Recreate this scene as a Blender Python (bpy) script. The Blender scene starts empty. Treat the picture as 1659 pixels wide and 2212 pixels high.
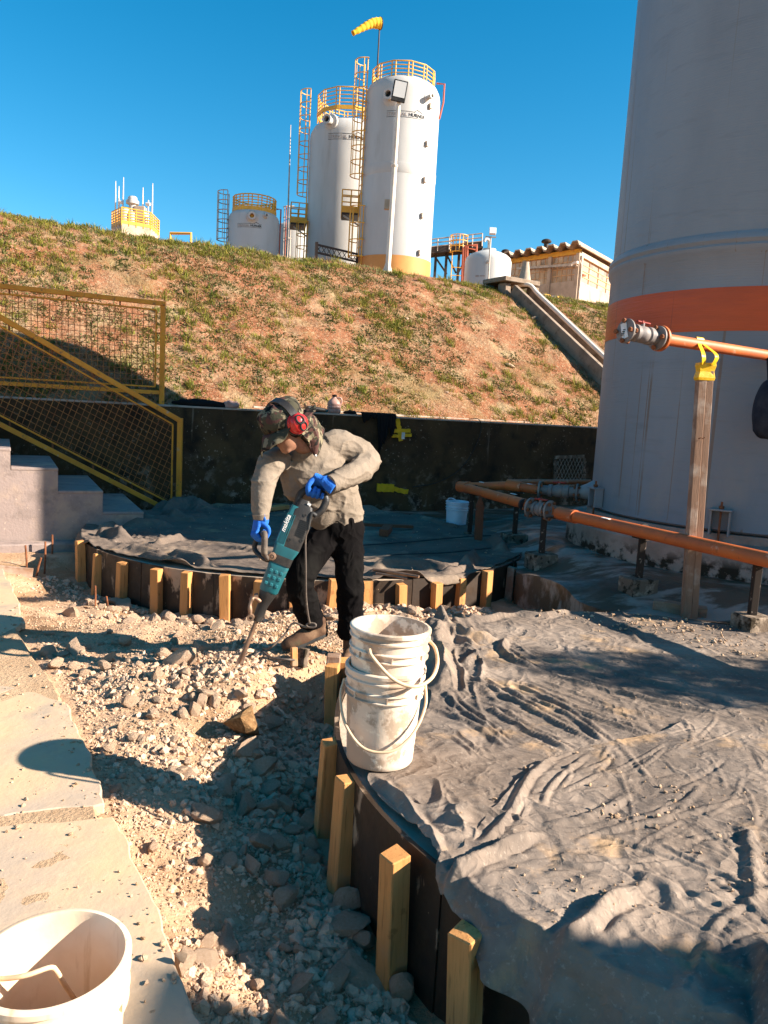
import bpy, bmesh, math, random
import numpy as np
from mathutils import Vector, Matrix

random.seed(7)
rng = np.random.default_rng(7)
scene = bpy.context.scene
COL = scene.collection
rad = math.radians

# ------------------------------------------------------------------ camera
FPX, CX, CY, EYE = 1661.0, 829.5, 1106.0, 1.52
PITCH, ROLL = rad(7.55), rad(3.2)
camF = Vector((0, math.cos(PITCH), -math.sin(PITCH)))
_u0 = Vector((0, math.sin(PITCH), math.cos(PITCH)))
_r0 = Vector((1, 0, 0))
camR = _r0 * math.cos(ROLL) + _u0 * math.sin(ROLL)
camU = _u0 * math.cos(ROLL) - _r0 * math.sin(ROLL)
cam_data = bpy.data.cameras.new('camera')
cam_data.sensor_fit = 'VERTICAL'
cam_data.sensor_height = 36.0
cam_data.lens = 36.0 * FPX / 2212.0
cam_data.clip_start = 0.05
cam_data.clip_end = 2000
cam = bpy.data.objects.new('camera', cam_data)
COL.objects.link(cam)
mw = Matrix((camR, camU, -camF)).transposed().to_4x4()
mw.translation = Vector((0, 0, EYE))
cam.matrix_world = mw
scene.camera = cam

# ------------------------------------------------------------------ sun and sky
SUN_EL, SUN_AZ = rad(27.0), rad(10.0)          # sun to the right, 10 degrees behind the picture plane
to_sun = Vector((math.cos(SUN_EL) * math.cos(SUN_AZ), -math.cos(SUN_EL) * math.sin(SUN_AZ), math.sin(SUN_EL)))
sd = bpy.data.lights.new('sun', 'SUN')
sd.energy = 5.0
sd.angle = rad(0.53)
sd.color = (1.0, 0.915, 0.80)
sun = bpy.data.objects.new('sun', sd)
COL.objects.link(sun)
sun.rotation_euler = to_sun.to_track_quat('Z', 'Y').to_euler()
sun.location = (20, -5, 15)

world = bpy.data.worlds.new('World')
scene.world = world
world.use_nodes = True
wn, wl = world.node_tree.nodes, world.node_tree.links
bg = wn['Background']
sky = wn.new('ShaderNodeTexSky')
sky.sky_type = 'NISHITA'
sky.sun_disc = False
sky.sun_elevation = SUN_EL
sky.sun_rotation = rad(90) + SUN_AZ
sky.altitude = 900
sky.air_density = 1.0
sky.dust_density = 0.6
sky.ozone_density = 2.5
hs = wn.new('ShaderNodeHueSaturation')
hs.inputs['Hue'].default_value = 0.484
hs.inputs['Saturation'].default_value = 1.42
hs.inputs['Value'].default_value = 1.0
wl.new(sky.outputs[0], hs.inputs['Color'])
wl.new(hs.outputs[0], bg.inputs['Color'])
bg.inputs['Strength'].default_value = 0.07

vs = scene.view_settings
vs.view_transform = 'Standard'
vs.look = 'None'
vs.gamma = 1.0
vs.use_curve_mapping = False
vs.exposure = 1.56

# ------------------------------------------------------------------ survey helpers
def ray(x, y):
    return camF + camR * ((x - CX) / FPX) - camU * ((y - CY) / FPX)

def P(x, y, Y):
    """point of the place at distance Y along a sight line taken on the photograph"""
    d = ray(x, y)
    return Vector((0, 0, EYE)) + d * (Y / d.y)

def PZ(x, y, z):
    d = ray(x, y)
    return Vector((0, 0, EYE)) + d * ((z - EYE) / d.z)

WE = Vector((0.8944, 0.4472, 0)); WN = Vector((-0.4472, 0.8944, 0)); WO = Vector((-2.85, 10.0, 0))
def WL(u, v, z):
    """u along the retaining wall, v behind its face"""
    p = WO + WE * u + WN * v
    return Vector((p.x, p.y, z))

def PW(x, y, off=0.0):
    d = ray(x, y); p0 = WO + WN * off - Vector((0, 0, EYE))
    t = (p0.x * WN.x + p0.y * WN.y) / (d.x * WN.x + d.y * WN.y)
    return Vector((0, 0, EYE)) + d * t

# value noise
_perm = rng.random((64, 64, 64))
def noise3(p, scale=1.0):
    q = np.asarray(p, float) * scale
    i = np.floor(q).astype(int); f = q - i
    f = f * f * (3 - 2 * f)
    i0 = i % 64; i1 = (i + 1) % 64
    def g(a, b, c): return _perm[a[..., 0], b[..., 1], c[..., 2]]
    fx, fy, fz = f[..., 0], f[..., 1], f[..., 2]
    x00 = g(i0, i0, i0) * (1 - fx) + g(i1, i0, i0) * fx
    x10 = g(i0, i1, i0) * (1 - fx) + g(i1, i1, i0) * fx
    x01 = g(i0, i0, i1) * (1 - fx) + g(i1, i0, i1) * fx
    x11 = g(i0, i1, i1) * (1 - fx) + g(i1, i1, i1) * fx
    y0 = x00 * (1 - fy) + x10 * fy
    y1 = x01 * (1 - fy) + x11 * fy
    return y0 * (1 - fz) + y1 * fz
def fbm(p, scale=1.0, oct=4, gain=0.5):
    s = 0; a = 1; t = 0
    for k in range(oct):
        s = s + a * (noise3(np.asarray(p) + 7.3 * k, scale * 2 ** k) - 0.5); t += a; a *= gain
    return s / t * 2
def n2(x, y, scale, oct=4, off=0.0):
    return fbm(np.stack([x, y, np.full_like(x, off)], -1), scale, oct)

# ------------------------------------------------------------------ materials
def _n(nt, t, **kw):
    n = nt.nodes.new(t)
    for k, v in kw.items(): setattr(n, k, v)
    return n
def rgba(c): return (c[0], c[1], c[2], 1)

NEUTRAL = ('white_tank', 'big_tank', 'blue_', 'teal', 'navy', 'white_bucket', 'floodlight', 'pale_label', 'black', 'camo', 'grass', 'weed', 'tree', 'skin', 'taupe', 'embankment', 'dry_straw')
WARM = (1.10, .93, .80)
class Mat:
    """small builder round a Principled BSDF"""
    def __init__(s, name, base, rough=0.8, metal=0.0, spec=0.3, stretch=(1, 1, 1)):
        s.k = (1, 1, 1) if name.startswith(NEUTRAL) else WARM
        base = s.w(base)
        s.m = bpy.data.materials.new(name); s.m.use_nodes = True
        s.nt = s.m.node_tree; s.b = s.nt.nodes['Principled BSDF']
        s.b.inputs['Roughness'].default_value = rough
        s.b.inputs['Metallic'].default_value = metal
        s.b.inputs['Specular IOR Level'].default_value = spec
        tc = _n(s.nt, 'ShaderNodeTexCoord'); oi = _n(s.nt, 'ShaderNodeObjectInfo')
        mu = _n(s.nt, 'ShaderNodeMath', operation='MULTIPLY'); mu.inputs[1].default_value = 31.0
        s.nt.links.new(oi.outputs['Random'], mu.inputs[0])
        ad = _n(s.nt, 'ShaderNodeVectorMath', operation='ADD')
        s.nt.links.new(tc.outputs['Object'], ad.inputs[0]); s.nt.links.new(mu.outputs[0], ad.inputs[1])
        s.raw = tc.outputs['Object']; s.rand = oi.outputs['Random']
        s.vec = ad.outputs[0]
        if stretch != (1, 1, 1): s.vec = s.scaled(stretch)
        s.col = None; s.base = base
        r = _n(s.nt, 'ShaderNodeRGB'); r.outputs[0].default_value = rgba(base); s.col = r.outputs[0]
        s.hgt = None
    def w(s, c): return tuple(min(.85, a * b) for a, b in zip(c, s.k))
    def scaled(s, st, src=None):
        mp = _n(s.nt, 'ShaderNodeMapping'); mp.inputs['Scale'].default_value = st
        s.nt.links.new(src or s.vec, mp.inputs[0]); return mp.outputs[0]
    def noise(s, scale, detail=5, vec=None, rough=0.6, dist=0.0):
        n = _n(s.nt, 'ShaderNodeTexNoise'); n.inputs['Scale'].default_value = scale
        n.inputs['Detail'].default_value = detail; n.inputs['Roughness'].default_value = rough
        n.inputs['Distortion'].default_value = dist
        s.nt.links.new(vec or s.vec, n.inputs['Vector']); return n.outputs['Fac']
    def ramp(s, src, lo, hi):
        m = _n(s.nt, 'ShaderNodeMapRange', clamp=True); m.inputs[1].default_value = lo; m.inputs[2].default_value = hi
        s.nt.links.new(src, m.inputs[0]); return m.outputs[0]
    def mul(s, a, b):
        m = _n(s.nt, 'ShaderNodeMath', operation='MULTIPLY'); s.nt.links.new(a, m.inputs[0])
        if isinstance(b, float): m.inputs[1].default_value = b
        else: s.nt.links.new(b, m.inputs[1])
        return m.outputs[0]
    def mix(s, fac, col):
        mx = _n(s.nt, 'ShaderNodeMix', data_type='RGBA')
        if isinstance(fac, float): mx.inputs[0].default_value = fac
        else: s.nt.links.new(fac, mx.inputs[0])
        s.nt.links.new(s.col, mx.inputs[6]); mx.inputs[7].default_value = rgba(s.w(col)); s.col = mx.outputs[2]; return s
    def var(s, col, scale=6, lo=.4, hi=.6, detail=5, vec=None, amt=1.0, dist=0.0):
        f = s.ramp(s.noise(scale, detail, vec, dist=dist), lo, hi)
        if amt < 1: f = s.mul(f, amt)
        return s.mix(f, col)
    def axis(s, k, lo, hi, src=None):
        sp = _n(s.nt, 'ShaderNodeSeparateXYZ'); s.nt.links.new(src or s.raw, sp.inputs[0])
        return s.ramp(sp.outputs[k], lo, hi)
    def rnd(s, col, amt=1.0):
        return s.mix(s.mul(s.rand, amt), col)
    def bump(s, scale=60, dist=0.01, strength=0.5, detail=6, vec=None, src=None):
        h = src or s.noise(scale, detail, vec)
        b = _n(s.nt, 'ShaderNodeBump'); b.inputs['Strength'].default_value = strength; b.inputs['Distance'].default_value = dist
        s.nt.links.new(h, b.inputs['Height'])
        if s.hgt: s.nt.links.new(s.hgt, b.inputs['Normal'])
        s.hgt = b.outputs[0]; return s
    def crease(s, scale, dist, strength, st=(1, 1, 1)):
        n = s.noise(scale, 2, s.scaled(st), dist=.6)
        a = _n(s.nt, 'ShaderNodeMath', operation='SUBTRACT'); a.inputs[1].default_value = .5; s.nt.links.new(n, a.inputs[0])
        b = _n(s.nt, 'ShaderNodeMath', operation='ABSOLUTE'); s.nt.links.new(a.outputs[0], b.inputs[0])
        return s.bump(src=s.ramp(b.outputs[0], .16, 0.0), dist=dist, strength=strength)
    def rvar(s, r2, scale=8, lo=.4, hi=.6):
        f = s.ramp(s.noise(scale), lo, hi)
        m = _n(s.nt, 'ShaderNodeMapRange'); m.inputs[3].default_value = s.b.inputs['Roughness'].default_value; m.inputs[4].default_value = r2
        s.nt.links.new(f, m.inputs[0]); s.nt.links.new(m.outputs[0], s.b.inputs['Roughness']); return s
    def done(s):
        s.nt.links.new(s.col, s.b.inputs['Base Color'])
        if s.hgt: s.nt.links.new(s.hgt, s.b.inputs['Normal'])
        return s.m

MT = {}
MT['soil'] = Mat('rubble_soil', (.48, .355, .25), .95, spec=.1).var((.3, .21, .13), 1.3, .42, .62).var((.5, .4, .3), 5, .5, .75).var((.16, .1, .06), 2.1, .6, .72).bump(45, .02, .8).bump(160, .006, .7).done()
MT['rock'] = Mat('broken_rock', (.52, .405, .31), .95, spec=.1).rnd((.46, .37, .28), .5).var((.56, .48, .39), 9, .45, .7).var((.32, .23, .15), 4, .58, .75, amt=.6).bump(24, .03, .7).bump(110, .008, .7).done()
MT['rock_brown'] = Mat('brown_rock', (.28, .18, .09), .92, spec=.15).var((.16, .1, .05), 5, .45, .65).var((.4, .29, .16), 7, .5, .7).bump(22, .03, .8).done()
MT['gravel'] = Mat('gravel', (.5, .395, .3), .95, spec=.1).var((.27, .2, .13), 12, .4, .65).var((.55, .47, .38), 30, .55, .7).bump(90, .01, .8).done()
MT['flag'] = Mat('flagstone', (.40, .35, .29), .85, spec=.25).rnd((.35, .33, .29), .6).var((.52, .41, .28), 1.3, .38, .56, detail=8).var((.29, .28, .25), 4, .55, .75).var((.55, .46, .35), 14, .55, .75, amt=.6).bump(7, .02, .3).bump(60, .004, .3).done()
MT['dust'] = Mat('sandy_dust', (.47, .37, .26), .98, spec=.05).var((.38, .29, .2), 4, .4, .65).var((.3, .21, .13), 25, .6, .75).bump(60, .015, .8).bump(190, .005, .7).done()
MT['concrete'] = Mat('weathered_concrete', (.42, .38, .33), .9, spec=.2).var((.28, .25, .21), 3, .42, .65).var((.2, .17, .14), 9, .58, .74).var((.5, .46, .4), 30, .6, .75).bump(60, .008, .5).done()
w = Mat('stained_plinth_concrete', (.33, .3, .28), .85, spec=.25)
w.var((.22, .2, .18), 3, .42, .65)
w.mix(w.mul(w.ramp(w.noise(7, 7), .47, .56), w.axis(2, .47, .37)), (.03, .026, .018)); w.bump(40, .012, .5)
MT['plinth'] = w.done()
MT['oldconcrete'] = Mat('old_channel_concrete', (.27, .235, .2), .92, spec=.15).var((.17, .145, .12), 3, .42, .65).var((.11, .09, .07), 9, .56, .72).bump(50, .01, .5).done()
MT['slab'] = Mat('fresh_slab_concrete', (.5, .46, .4), .9, spec=.2).var((.38, .34, .28), 5, .4, .65).bump(50, .01, .5).done()
MT['stair'] = Mat('stair_concrete', (.26, .23, .23), .9, spec=.2).var((.36, .3, .25), 2.5, .5, .68).var((.18, .16, .16), 6, .5, .7).var((.48, .42, .36), 26, .66, .72, amt=.7).bump(40, .01, .5).done()
w = Mat('wet_floor_concrete', (.10, .07, .045), .75, spec=.4)
w.var((.27, .245, .22), 1.5, .49, .54, vec=w.scaled((.7, 1.6, 1)), detail=8).var((.075, .055, .035), 1.7, .48, .56, vec=w.scaled((.7, 1.9, 1)), detail=8).var((.25, .24, .23), 2.2, .6, .64, vec=w.scaled((.6, 2.2, 1)), detail=8)
w.rvar(.32, 1.6, .45, .6).bump(30, .01, .35)
MT['floor'] = w.done()
# retaining wall: nearly black paint, brown algae, pale spatter low down, drips
w = Mat('dark_coated_wall', (.052, .034, .018), .85, spec=.2)
w.var((.09, .06, .028), 1.2, .4, .65).var((.018, .013, .009), 3.5, .5, .7)
low = w.axis(2, .95, .1)
spk = w.ramp(w.noise(28, 3), .63, .67)
pat = w.ramp(w.noise(2.3, 6), .46, .6)
w.mix(w.mul(w.mul(spk, pat), .8), (.34, .29, .24))
w.mix(w.mul(w.mul(w.ramp(w.noise(9, 6), .5, .62), low), w.mul(pat, .9)), (.3, .26, .22))
drip = w.ramp(w.noise(22, 2, vec=w.scaled((1, 1, .035))), .66, .7)
up = w.axis(2, .7, 1.35)
w.mix(w.mul(w.mul(drip, up), w.mul(w.ramp(w.noise(.8, 2), .5, .62), .7)), (.35, .3, .25))
w.bump(40, .008, .5)
MT['wall'] = w.done()
MT['coping'] = Mat('coping_concrete', (.42, .39, .36), .85, spec=.2).var((.28, .25, .22), 5, .4, .65).bump(50, .006, .4).done()
def wood(name, a, b, c, dust=None):
    w = Mat(name, a, .8, spec=.2)
    w.rnd(b, .7)
    w.var(b, 9, .38, .62, vec=w.scaled((5, 5, .35)), detail=6)
    w.var(c, 22, .56, .68, vec=w.scaled((4, 4, .25)), detail=4, amt=.75)
    w.var(c, 7, .66, .7, amt=.6)
    if name == 'sawn_pine': w.mix(w.mul(w.ramp(w.noise(9, 6), .42, .62), w.axis(2, .42, .05)), (.34, .26, .18)).var((.2, .13, .07), 3, .6, .72, amt=.6)
    if dust: w.var(dust, 6, .5, .68, amt=.8)
    w.bump(40, .004, .5, vec=w.scaled((5, 5, .4)))
    return w.done()
MT['pine'] = wood('sawn_pine', (.58, .315, .125), (.47, .245, .09), (.25, .125, .045))
MT['oldwood'] = wood('weathered_timber', (.3, .2, .14), (.22, .15, .11), (.13, .085, .06), (.4, .36, .32))
MT['redwood'] = wood('reddish_timber', (.22, .09, .05), (.15, .06, .035), (.08, .035, .02))
w = Mat('film_faced_plywood', (.028, .019, .012), .5, spec=.35)
w.var((.05, .033, .02), 5, .45, .65, vec=w.scaled((1, 1, .4)))
w.mix(w.mul(w.ramp(w.noise(7, 7, vec=w.scaled((1, 1, .45))), .57, .63), w.axis(2, .0, .17)), (.34, .27, .2))
w.var((.28, .22, .15), 26, .7, .73, amt=.7)
w.rvar(.75, 6).bump(30, .004, .4)
MT['ply'] = w.done()
w = Mat('grey_geotextile', (.175, .155, .138), .95, spec=.08)
w.var((.12, .113, .11), 2.2, .42, .66).var((.31, .28, .25), 1.7, .48, .68, detail=9, amt=.85).var((.44, .32, .19), 2.9, .56, .7, detail=9, amt=.8).var((.1, .095, .095), 5, .6, .72, detail=8, amt=.5).var((.42, .4, .36), 60, .58, .75, amt=.5)
w.bump(170, .004, .6).crease(4.5, .016, .5, (1, .7, 1)).crease(11, .008, .5, (.7, 1.1, 1)).bump(26, .008, .4)
MT['tarp'] = w.done()
w = Mat('dark_geotextile', (.15, .13, .115), .95, spec=.08)
w.var((.10, .09, .085), 2.2, .42, .66).var((.3, .26, .21), 1.5, .52, .7, detail=8, amt=.85).var((.38, .28, .17), 3.1, .6, .74, detail=8, amt=.7).var((.3, .28, .26), 60, .58, .75, amt=.5)
w.bump(150, .004, .6).crease(4, .02, .5, (.6, 1.6, 1)).bump(9, .012, .4, vec=w.scaled((.7, 2.2, 1)))
MT['tarp_dark'] = w.done()
# small plateau tanks: white filament-wound laminate
w = Mat('white_tank_laminate', (.52, .49, .45), .5, spec=.3)
w.var((.46, .43, .39), 1.2, .4, .65, vec=w.scaled((1, 1, .3))).var((.38, .34, .29), 3, .58, .75, vec=w.scaled((1, 1, .15)), amt=.7)
w.bump(10, .01, .25, vec=w.scaled((.4, .4, 9)))
MT['white'] = w.done()
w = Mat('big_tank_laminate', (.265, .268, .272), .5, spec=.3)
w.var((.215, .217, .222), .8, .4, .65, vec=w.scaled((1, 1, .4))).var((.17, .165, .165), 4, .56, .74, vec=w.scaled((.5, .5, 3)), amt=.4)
st = w.ramp(w.noise(19, 2, vec=w.scaled((1, 1, .006))), .655, .68)
w.mix(w.mul(w.mul(st, w.ramp(w.noise(1.2, 5, vec=w.scaled((1, 1, 1))), .4, .55)), .75), (.2, .12, .07))
w.var((.3, .25, .2), 1.8, .5, .7, vec=w.scaled((1, 1, .5)), amt=.5) if False else None
w.mix(w.mul(w.mul(w.ramp(w.noise(3, 6, vec=w.scaled((1, 1, .4))), .45, .65), w.axis(2, .9, .05)), .6), (.34, .28, .22))
w.bump(9, .01, .3, vec=w.scaled((.4, .4, 10))).bump(60, .003, .3)
MT['bigtank'] = w.done()
w = Mat('orange_band_paint', (.56, .095, .014), .42, spec=.4)
w.var((.46, .08, .016), 2, .4, .65, vec=w.scaled((.5, .5, 3)))
w.mix(w.mul(w.ramp(w.noise(19, 2, vec=w.scaled((1, 1, .006))), .655, .68), .6), (.12, .04, .02))
w.bump(9, .012, .4, vec=w.scaled((.4, .4, 8)))
MT['orange_band'] = w.done()
MT['ochre_band'] = Mat('ochre_band_paint', (.6, .31, .1), .6, spec=.3).var((.52, .26, .08), 1.5, .4, .65).bump(10, .008, .25, vec=None).done()
MT['pipe'] = Mat('orange_pipe', (.5, .14, .035), .55, spec=.35).var((.4, .11, .035), 4, .4, .65).var((.55, .4, .3), 9, .62, .74, amt=.8).var((.24, .08, .03), 16, .63, .72).bump(40, .003, .3).done()
MT['pvcgrey'] = Mat('grey_valve_plastic', (.17, .17, .18), .6, spec=.35).var((.25, .24, .23), 7, .45, .65).var((.18, .16, .15), 15, .55, .7).bump(50, .004, .3).done()
MT['rust'] = Mat('rusty_bolt', (.24, .1, .05), .85, spec=.2).var((.14, .06, .03), 20, .4, .6).bump(80, .003, .5).done()
MT['redh'] = Mat('red_handle', (.35, .04, .03), .6, spec=.3).var((.25, .04, .03), 12).done()
MT['label'] = Mat('pale_label', (.75, .72, .68), .7).var((.6, .57, .52), 20).done()
MT['black'] = Mat('black_print', (.02, .02, .02), .7, spec=.2).done()
MT['greyprint'] = Mat('grey_print', (.32, .31, .31), .7, spec=.2).done()
w = Mat('yellow_paint', (.74, .32, .025), .55, spec=.35)
w.var((.64, .25, .02), 4, .4, .65).var((.3, .14, .05), 18, .6, .68).var((.42, .37, .31), 11, .64, .72, amt=.8)
w.bump(60, .003, .4)
MT['railpaint'] = w.done()
MT['wire'] = Mat('rusty_yellow_wire', (.42, .19, .06), .7, spec=.25).var((.26, .1, .04), 14, .4, .62).done()
MT['yellow'] = Mat('bright_yellow_paint', (.72, .43, .05), .5, spec=.35).var((.62, .34, .05), 5, .4, .65).done()
MT['galv'] = Mat('galvanised_steel', (.45, .43, .40), .5, metal=.35, spec=.4).var((.35, .33, .3), 8).done()
MT['polewhite'] = Mat('white_pole_paint', (.78, .74, .68), .55, spec=.3).var((.62, .56, .5), 4, .5, .7).done()
MT['steelblack'] = Mat('dark_steel', (.035, .028, .025), .6, spec=.3).var((.07, .045, .03), 6, .5, .7).done()
MT['standsteel'] = Mat('flaking_steel', (.03, .024, .02), .8, spec=.25).var((.3, .27, .24), 24, .62, .68).done()
MT['mossblock'] = Mat('mossy_block', (.14, .12, .1), .95, spec=.1).var((.3, .27, .23), 9, .5, .62).var((.035, .03, .022), 14, .52, .62).bump(40, .012, .7).done()
MT['rubber'] = Mat('black_rubber', (.02, .019, .018), .6, spec=.35).var((.05, .045, .04), 12, .5, .7).bump(60, .003, .3).done()
MT['cord'] = Mat('dusty_cord', (.09, .08, .075), .65, spec=.3).var((.2, .18, .15), 25, .5, .7).done()
MT['teal'] = Mat('teal_tool_plastic', (.012, .135, .155), .42, spec=.45).var((.018, .10, .115), 9, .4, .65).var((.12, .15, .14), 22, .6, .75, amt=.6).done()
MT['toolblack'] = Mat('black_tool_plastic', (.022, .019, .017), .5, spec=.4).var((.075, .06, .048), 7, .48, .7).bump(90, .003, .4).done()
MT['toolsteel'] = Mat('worn_tool_steel', (.27, .19, .14), .5, metal=.55, spec=.4).var((.15, .1, .075), 12, .4, .65).bump(70, .003, .4).done()
MT['brightsteel'] = Mat('bright_worn_steel', (.42, .36, .32), .4, metal=.6, spec=.4).var((.25, .2, .17), 20, .4, .65).done()
w = Mat('taupe_sweatshirt', (.235, .185, .14), .95, spec=.06)
w.var((.19, .148, .11), 5, .4, .66).var((.26, .2, .15), 90, .5, .7, amt=.7).var((.2, .12, .09), 11, .68, .75, amt=.7)
w.bump(230, .002, .6).crease(5.5, .012, .3, (1, 1, 1.5)).crease(13, .004, .22, (1.3, 1, 1.3))
MT['sweat'] = w.done()
w = Mat('black_trousers', (.006, .005, .005), .95, spec=.04)
w.var((.011, .010, .009), 4, .45, .68).var((.025, .02, .018), 12, .66, .78, amt=.6)
w.bump(200, .002, .5).crease(7, .014, .5, (1.2, 1.2, .8))
MT['trouser'] = w.done()
w = Mat('blue_knit_glove', (.02, .14, .52), .75, spec=.2)
w.var((.015, .1, .4), 12, .4, .65).var((.07, .08, .12), 18, .66, .74, amt=.6).bump(170, .003, .6)
MT['glove'] = w.done()
MT['boot'] = Mat('dusty_tan_leather', (.085, .052, .035), .85, spec=.2).var((.22, .155, .105), 6, .48, .68).var((.06, .055, .035), 13, .55, .7).bump(50, .006, .5).done()
MT['skin'] = Mat('skin', (.30, .145, .085), .55, spec=.35).var((.25, .11, .065), 14, .4, .65).bump(180, .001, .3).done()
MT['hair'] = Mat('dark_hair', (.015, .011, .01), .8, spec=.2).bump(90, .006, .7).done()
w = Mat('camouflage_cotton', (.055, .05, .033), .95, spec=.08)
w.var((.2, .165, .105), 13, .52, .54, detail=2, dist=.8).var((.085, .042, .035), 11, .54, .56, detail=2, vec=w.scaled((1.1, .9, 1.2)), dist=.9).var((.018, .016, .014), 14, .56, .58, detail=2, vec=w.scaled((.8, 1.2, 1)), dist=1.)
w.bump(200, .002, .5).bump(18, .012, .5)
MT['camo'] = w.done()
MT['redcup'] = Mat('red_plastic', (.52, .025, .025), .3, spec=.5).var((.42, .02, .02), 9).done()
w = Mat('splattered_bucket', (.66, .61, .53), .55, spec=.35)
w.var((.36, .30, .24), 7, .48, .53, detail=9, amt=.85).var((.62, .44, .24), 5, .63, .75, detail=7, amt=.6).var((.8, .76, .67), 9, .56, .6, detail=8)
w.bump(40, .004, .4)
MT['bucket'] = w.done()
w = Mat('used_bucket_plastic', (.74, .69, .6), .42, spec=.4)
w.var((.62, .48, .32), 3, .42, .62, amt=.75).var((.5, .38, .25), 30, .58, .7, vec=w.scaled((1, 1, .15)), amt=.6)
w.bump(60, .002, .3)
MT['bucket2'] = w.done()
MT['bucketwhite'] = Mat('white_bucket_plastic', (.62, .68, .74), .4, spec=.4).var((.55, .6, .65), 6).done()
MT['wirehandle'] = Mat('bucket_handle', (.66, .54, .38), .55, spec=.35).var((.5, .4, .28), 20, .45, .65).done()
MT['tapeyellow'] = Mat('yellow_plastic_tape', (.72, .48, .015), .4, spec=.4).var((.58, .37, .01), 9, .45, .65).bump(24, .008, .5).done()
MT['darkcloth'] = Mat('black_cloth', (.014, .013, .013), .95, spec=.08).bump(160, .003, .5).bump(18, .01, .5).done()
MT['bagcloth'] = Mat('navy_bag_fabric', (.012, .016, .026), .8, spec=.2).var((.03, .035, .045), 8).bump(140, .003, .5).done()
MT['pinkplastic'] = Mat('milky_pink_plastic', (.42, .29, .26), .45, spec=.35).var((.34, .22, .2), 8).done()
MT['windsock'] = Mat('yellow_windsock_cloth', (.78, .5, .05), .8, spec=.15).var((.65, .38, .04), 7, .45, .65).done()
MT['lens'] = Mat('floodlight_lens', (.74, .72, .69), .25, spec=.5).done()
w = Mat('old_glass_pane', (.42, .33, .22), .18, spec=.6)
w.rnd((.12, .1, .08), .75).var((.55, .46, .33), 1.1, .42, .6, amt=.6)
MT['pane'] = w.done()
MT['board'] = Mat('tan_window_board', (.6, .4, .22), .7).rnd((.5, .36, .24), .8).done()
MT['roofsheet'] = Mat('fibre_cement_roof', (.40, .35, .29), .9, spec=.15).var((.28, .24, .19), 3, .45, .65).var((.25, .2, .16), 6, .62, .74).bump(20, .02, .4).done()
MT['plaster'] = Mat('pale_plaster', (.48, .42, .35), .85, spec=.2).var((.34, .29, .23), 2, .45, .68).done()
MT['redpipe'] = Mat('red_oxide_pipe', (.42, .12, .07), .6).var((.34, .1, .06), 5).done()
MT['hill'] = None
w = Mat('embankment_soil', (.29, .155, .085), .98, spec=.05)
w.var((.33, .225, .12), 1.5, .48, .64, detail=8).var((.27, .11, .055), 2.0, .42, .56, detail=7).var((.42, .31, .19), 22, .52, .66, amt=.7).var((.19, .15, .06), 1.1, .54, .66, detail=8, amt=.5)
w.bump(14, .05, .8).bump(70, .015, .8)
MT['hill'] = w.done()
def leafmat(name, a, b, tr=.25):
    w = Mat(name, a, .7, spec=.2)
    w.var(b, .9, .4, .6).var((b[0] * 1.5, b[1] * 1.25, b[2]), 7, .5, .68)
    m = w.done()
    nt = m.node_tree; out = nt.nodes['Material Output']
    t = nt.nodes.new('ShaderNodeBsdfTranslucent'); nt.links.new(w.col, t.inputs['Color'])
    mx = nt.nodes.new('ShaderNodeMixShader'); mx.inputs[0].default_value = tr
    nt.links.new(w.b.outputs[0], mx.inputs[1]); nt.links.new(t.outputs[0], mx.inputs[2]); nt.links.new(mx.outputs[0], out.inputs['Surface'])
    return m
MT['grass'] = leafmat('grass_blades', (.16, .18, .022), (.24, .22, .04))
MT['weed'] = leafmat('weed_leaves', (.10, .12, .035), (.15, .145, .05))
MT['straw'] = leafmat('dry_straw', (.42, .27, .13), (.34, .18, .085), .15)
MT['treeleaf'] = leafmat('tree_leaves', (.05, .09, .025), (.08, .12, .03))

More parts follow.
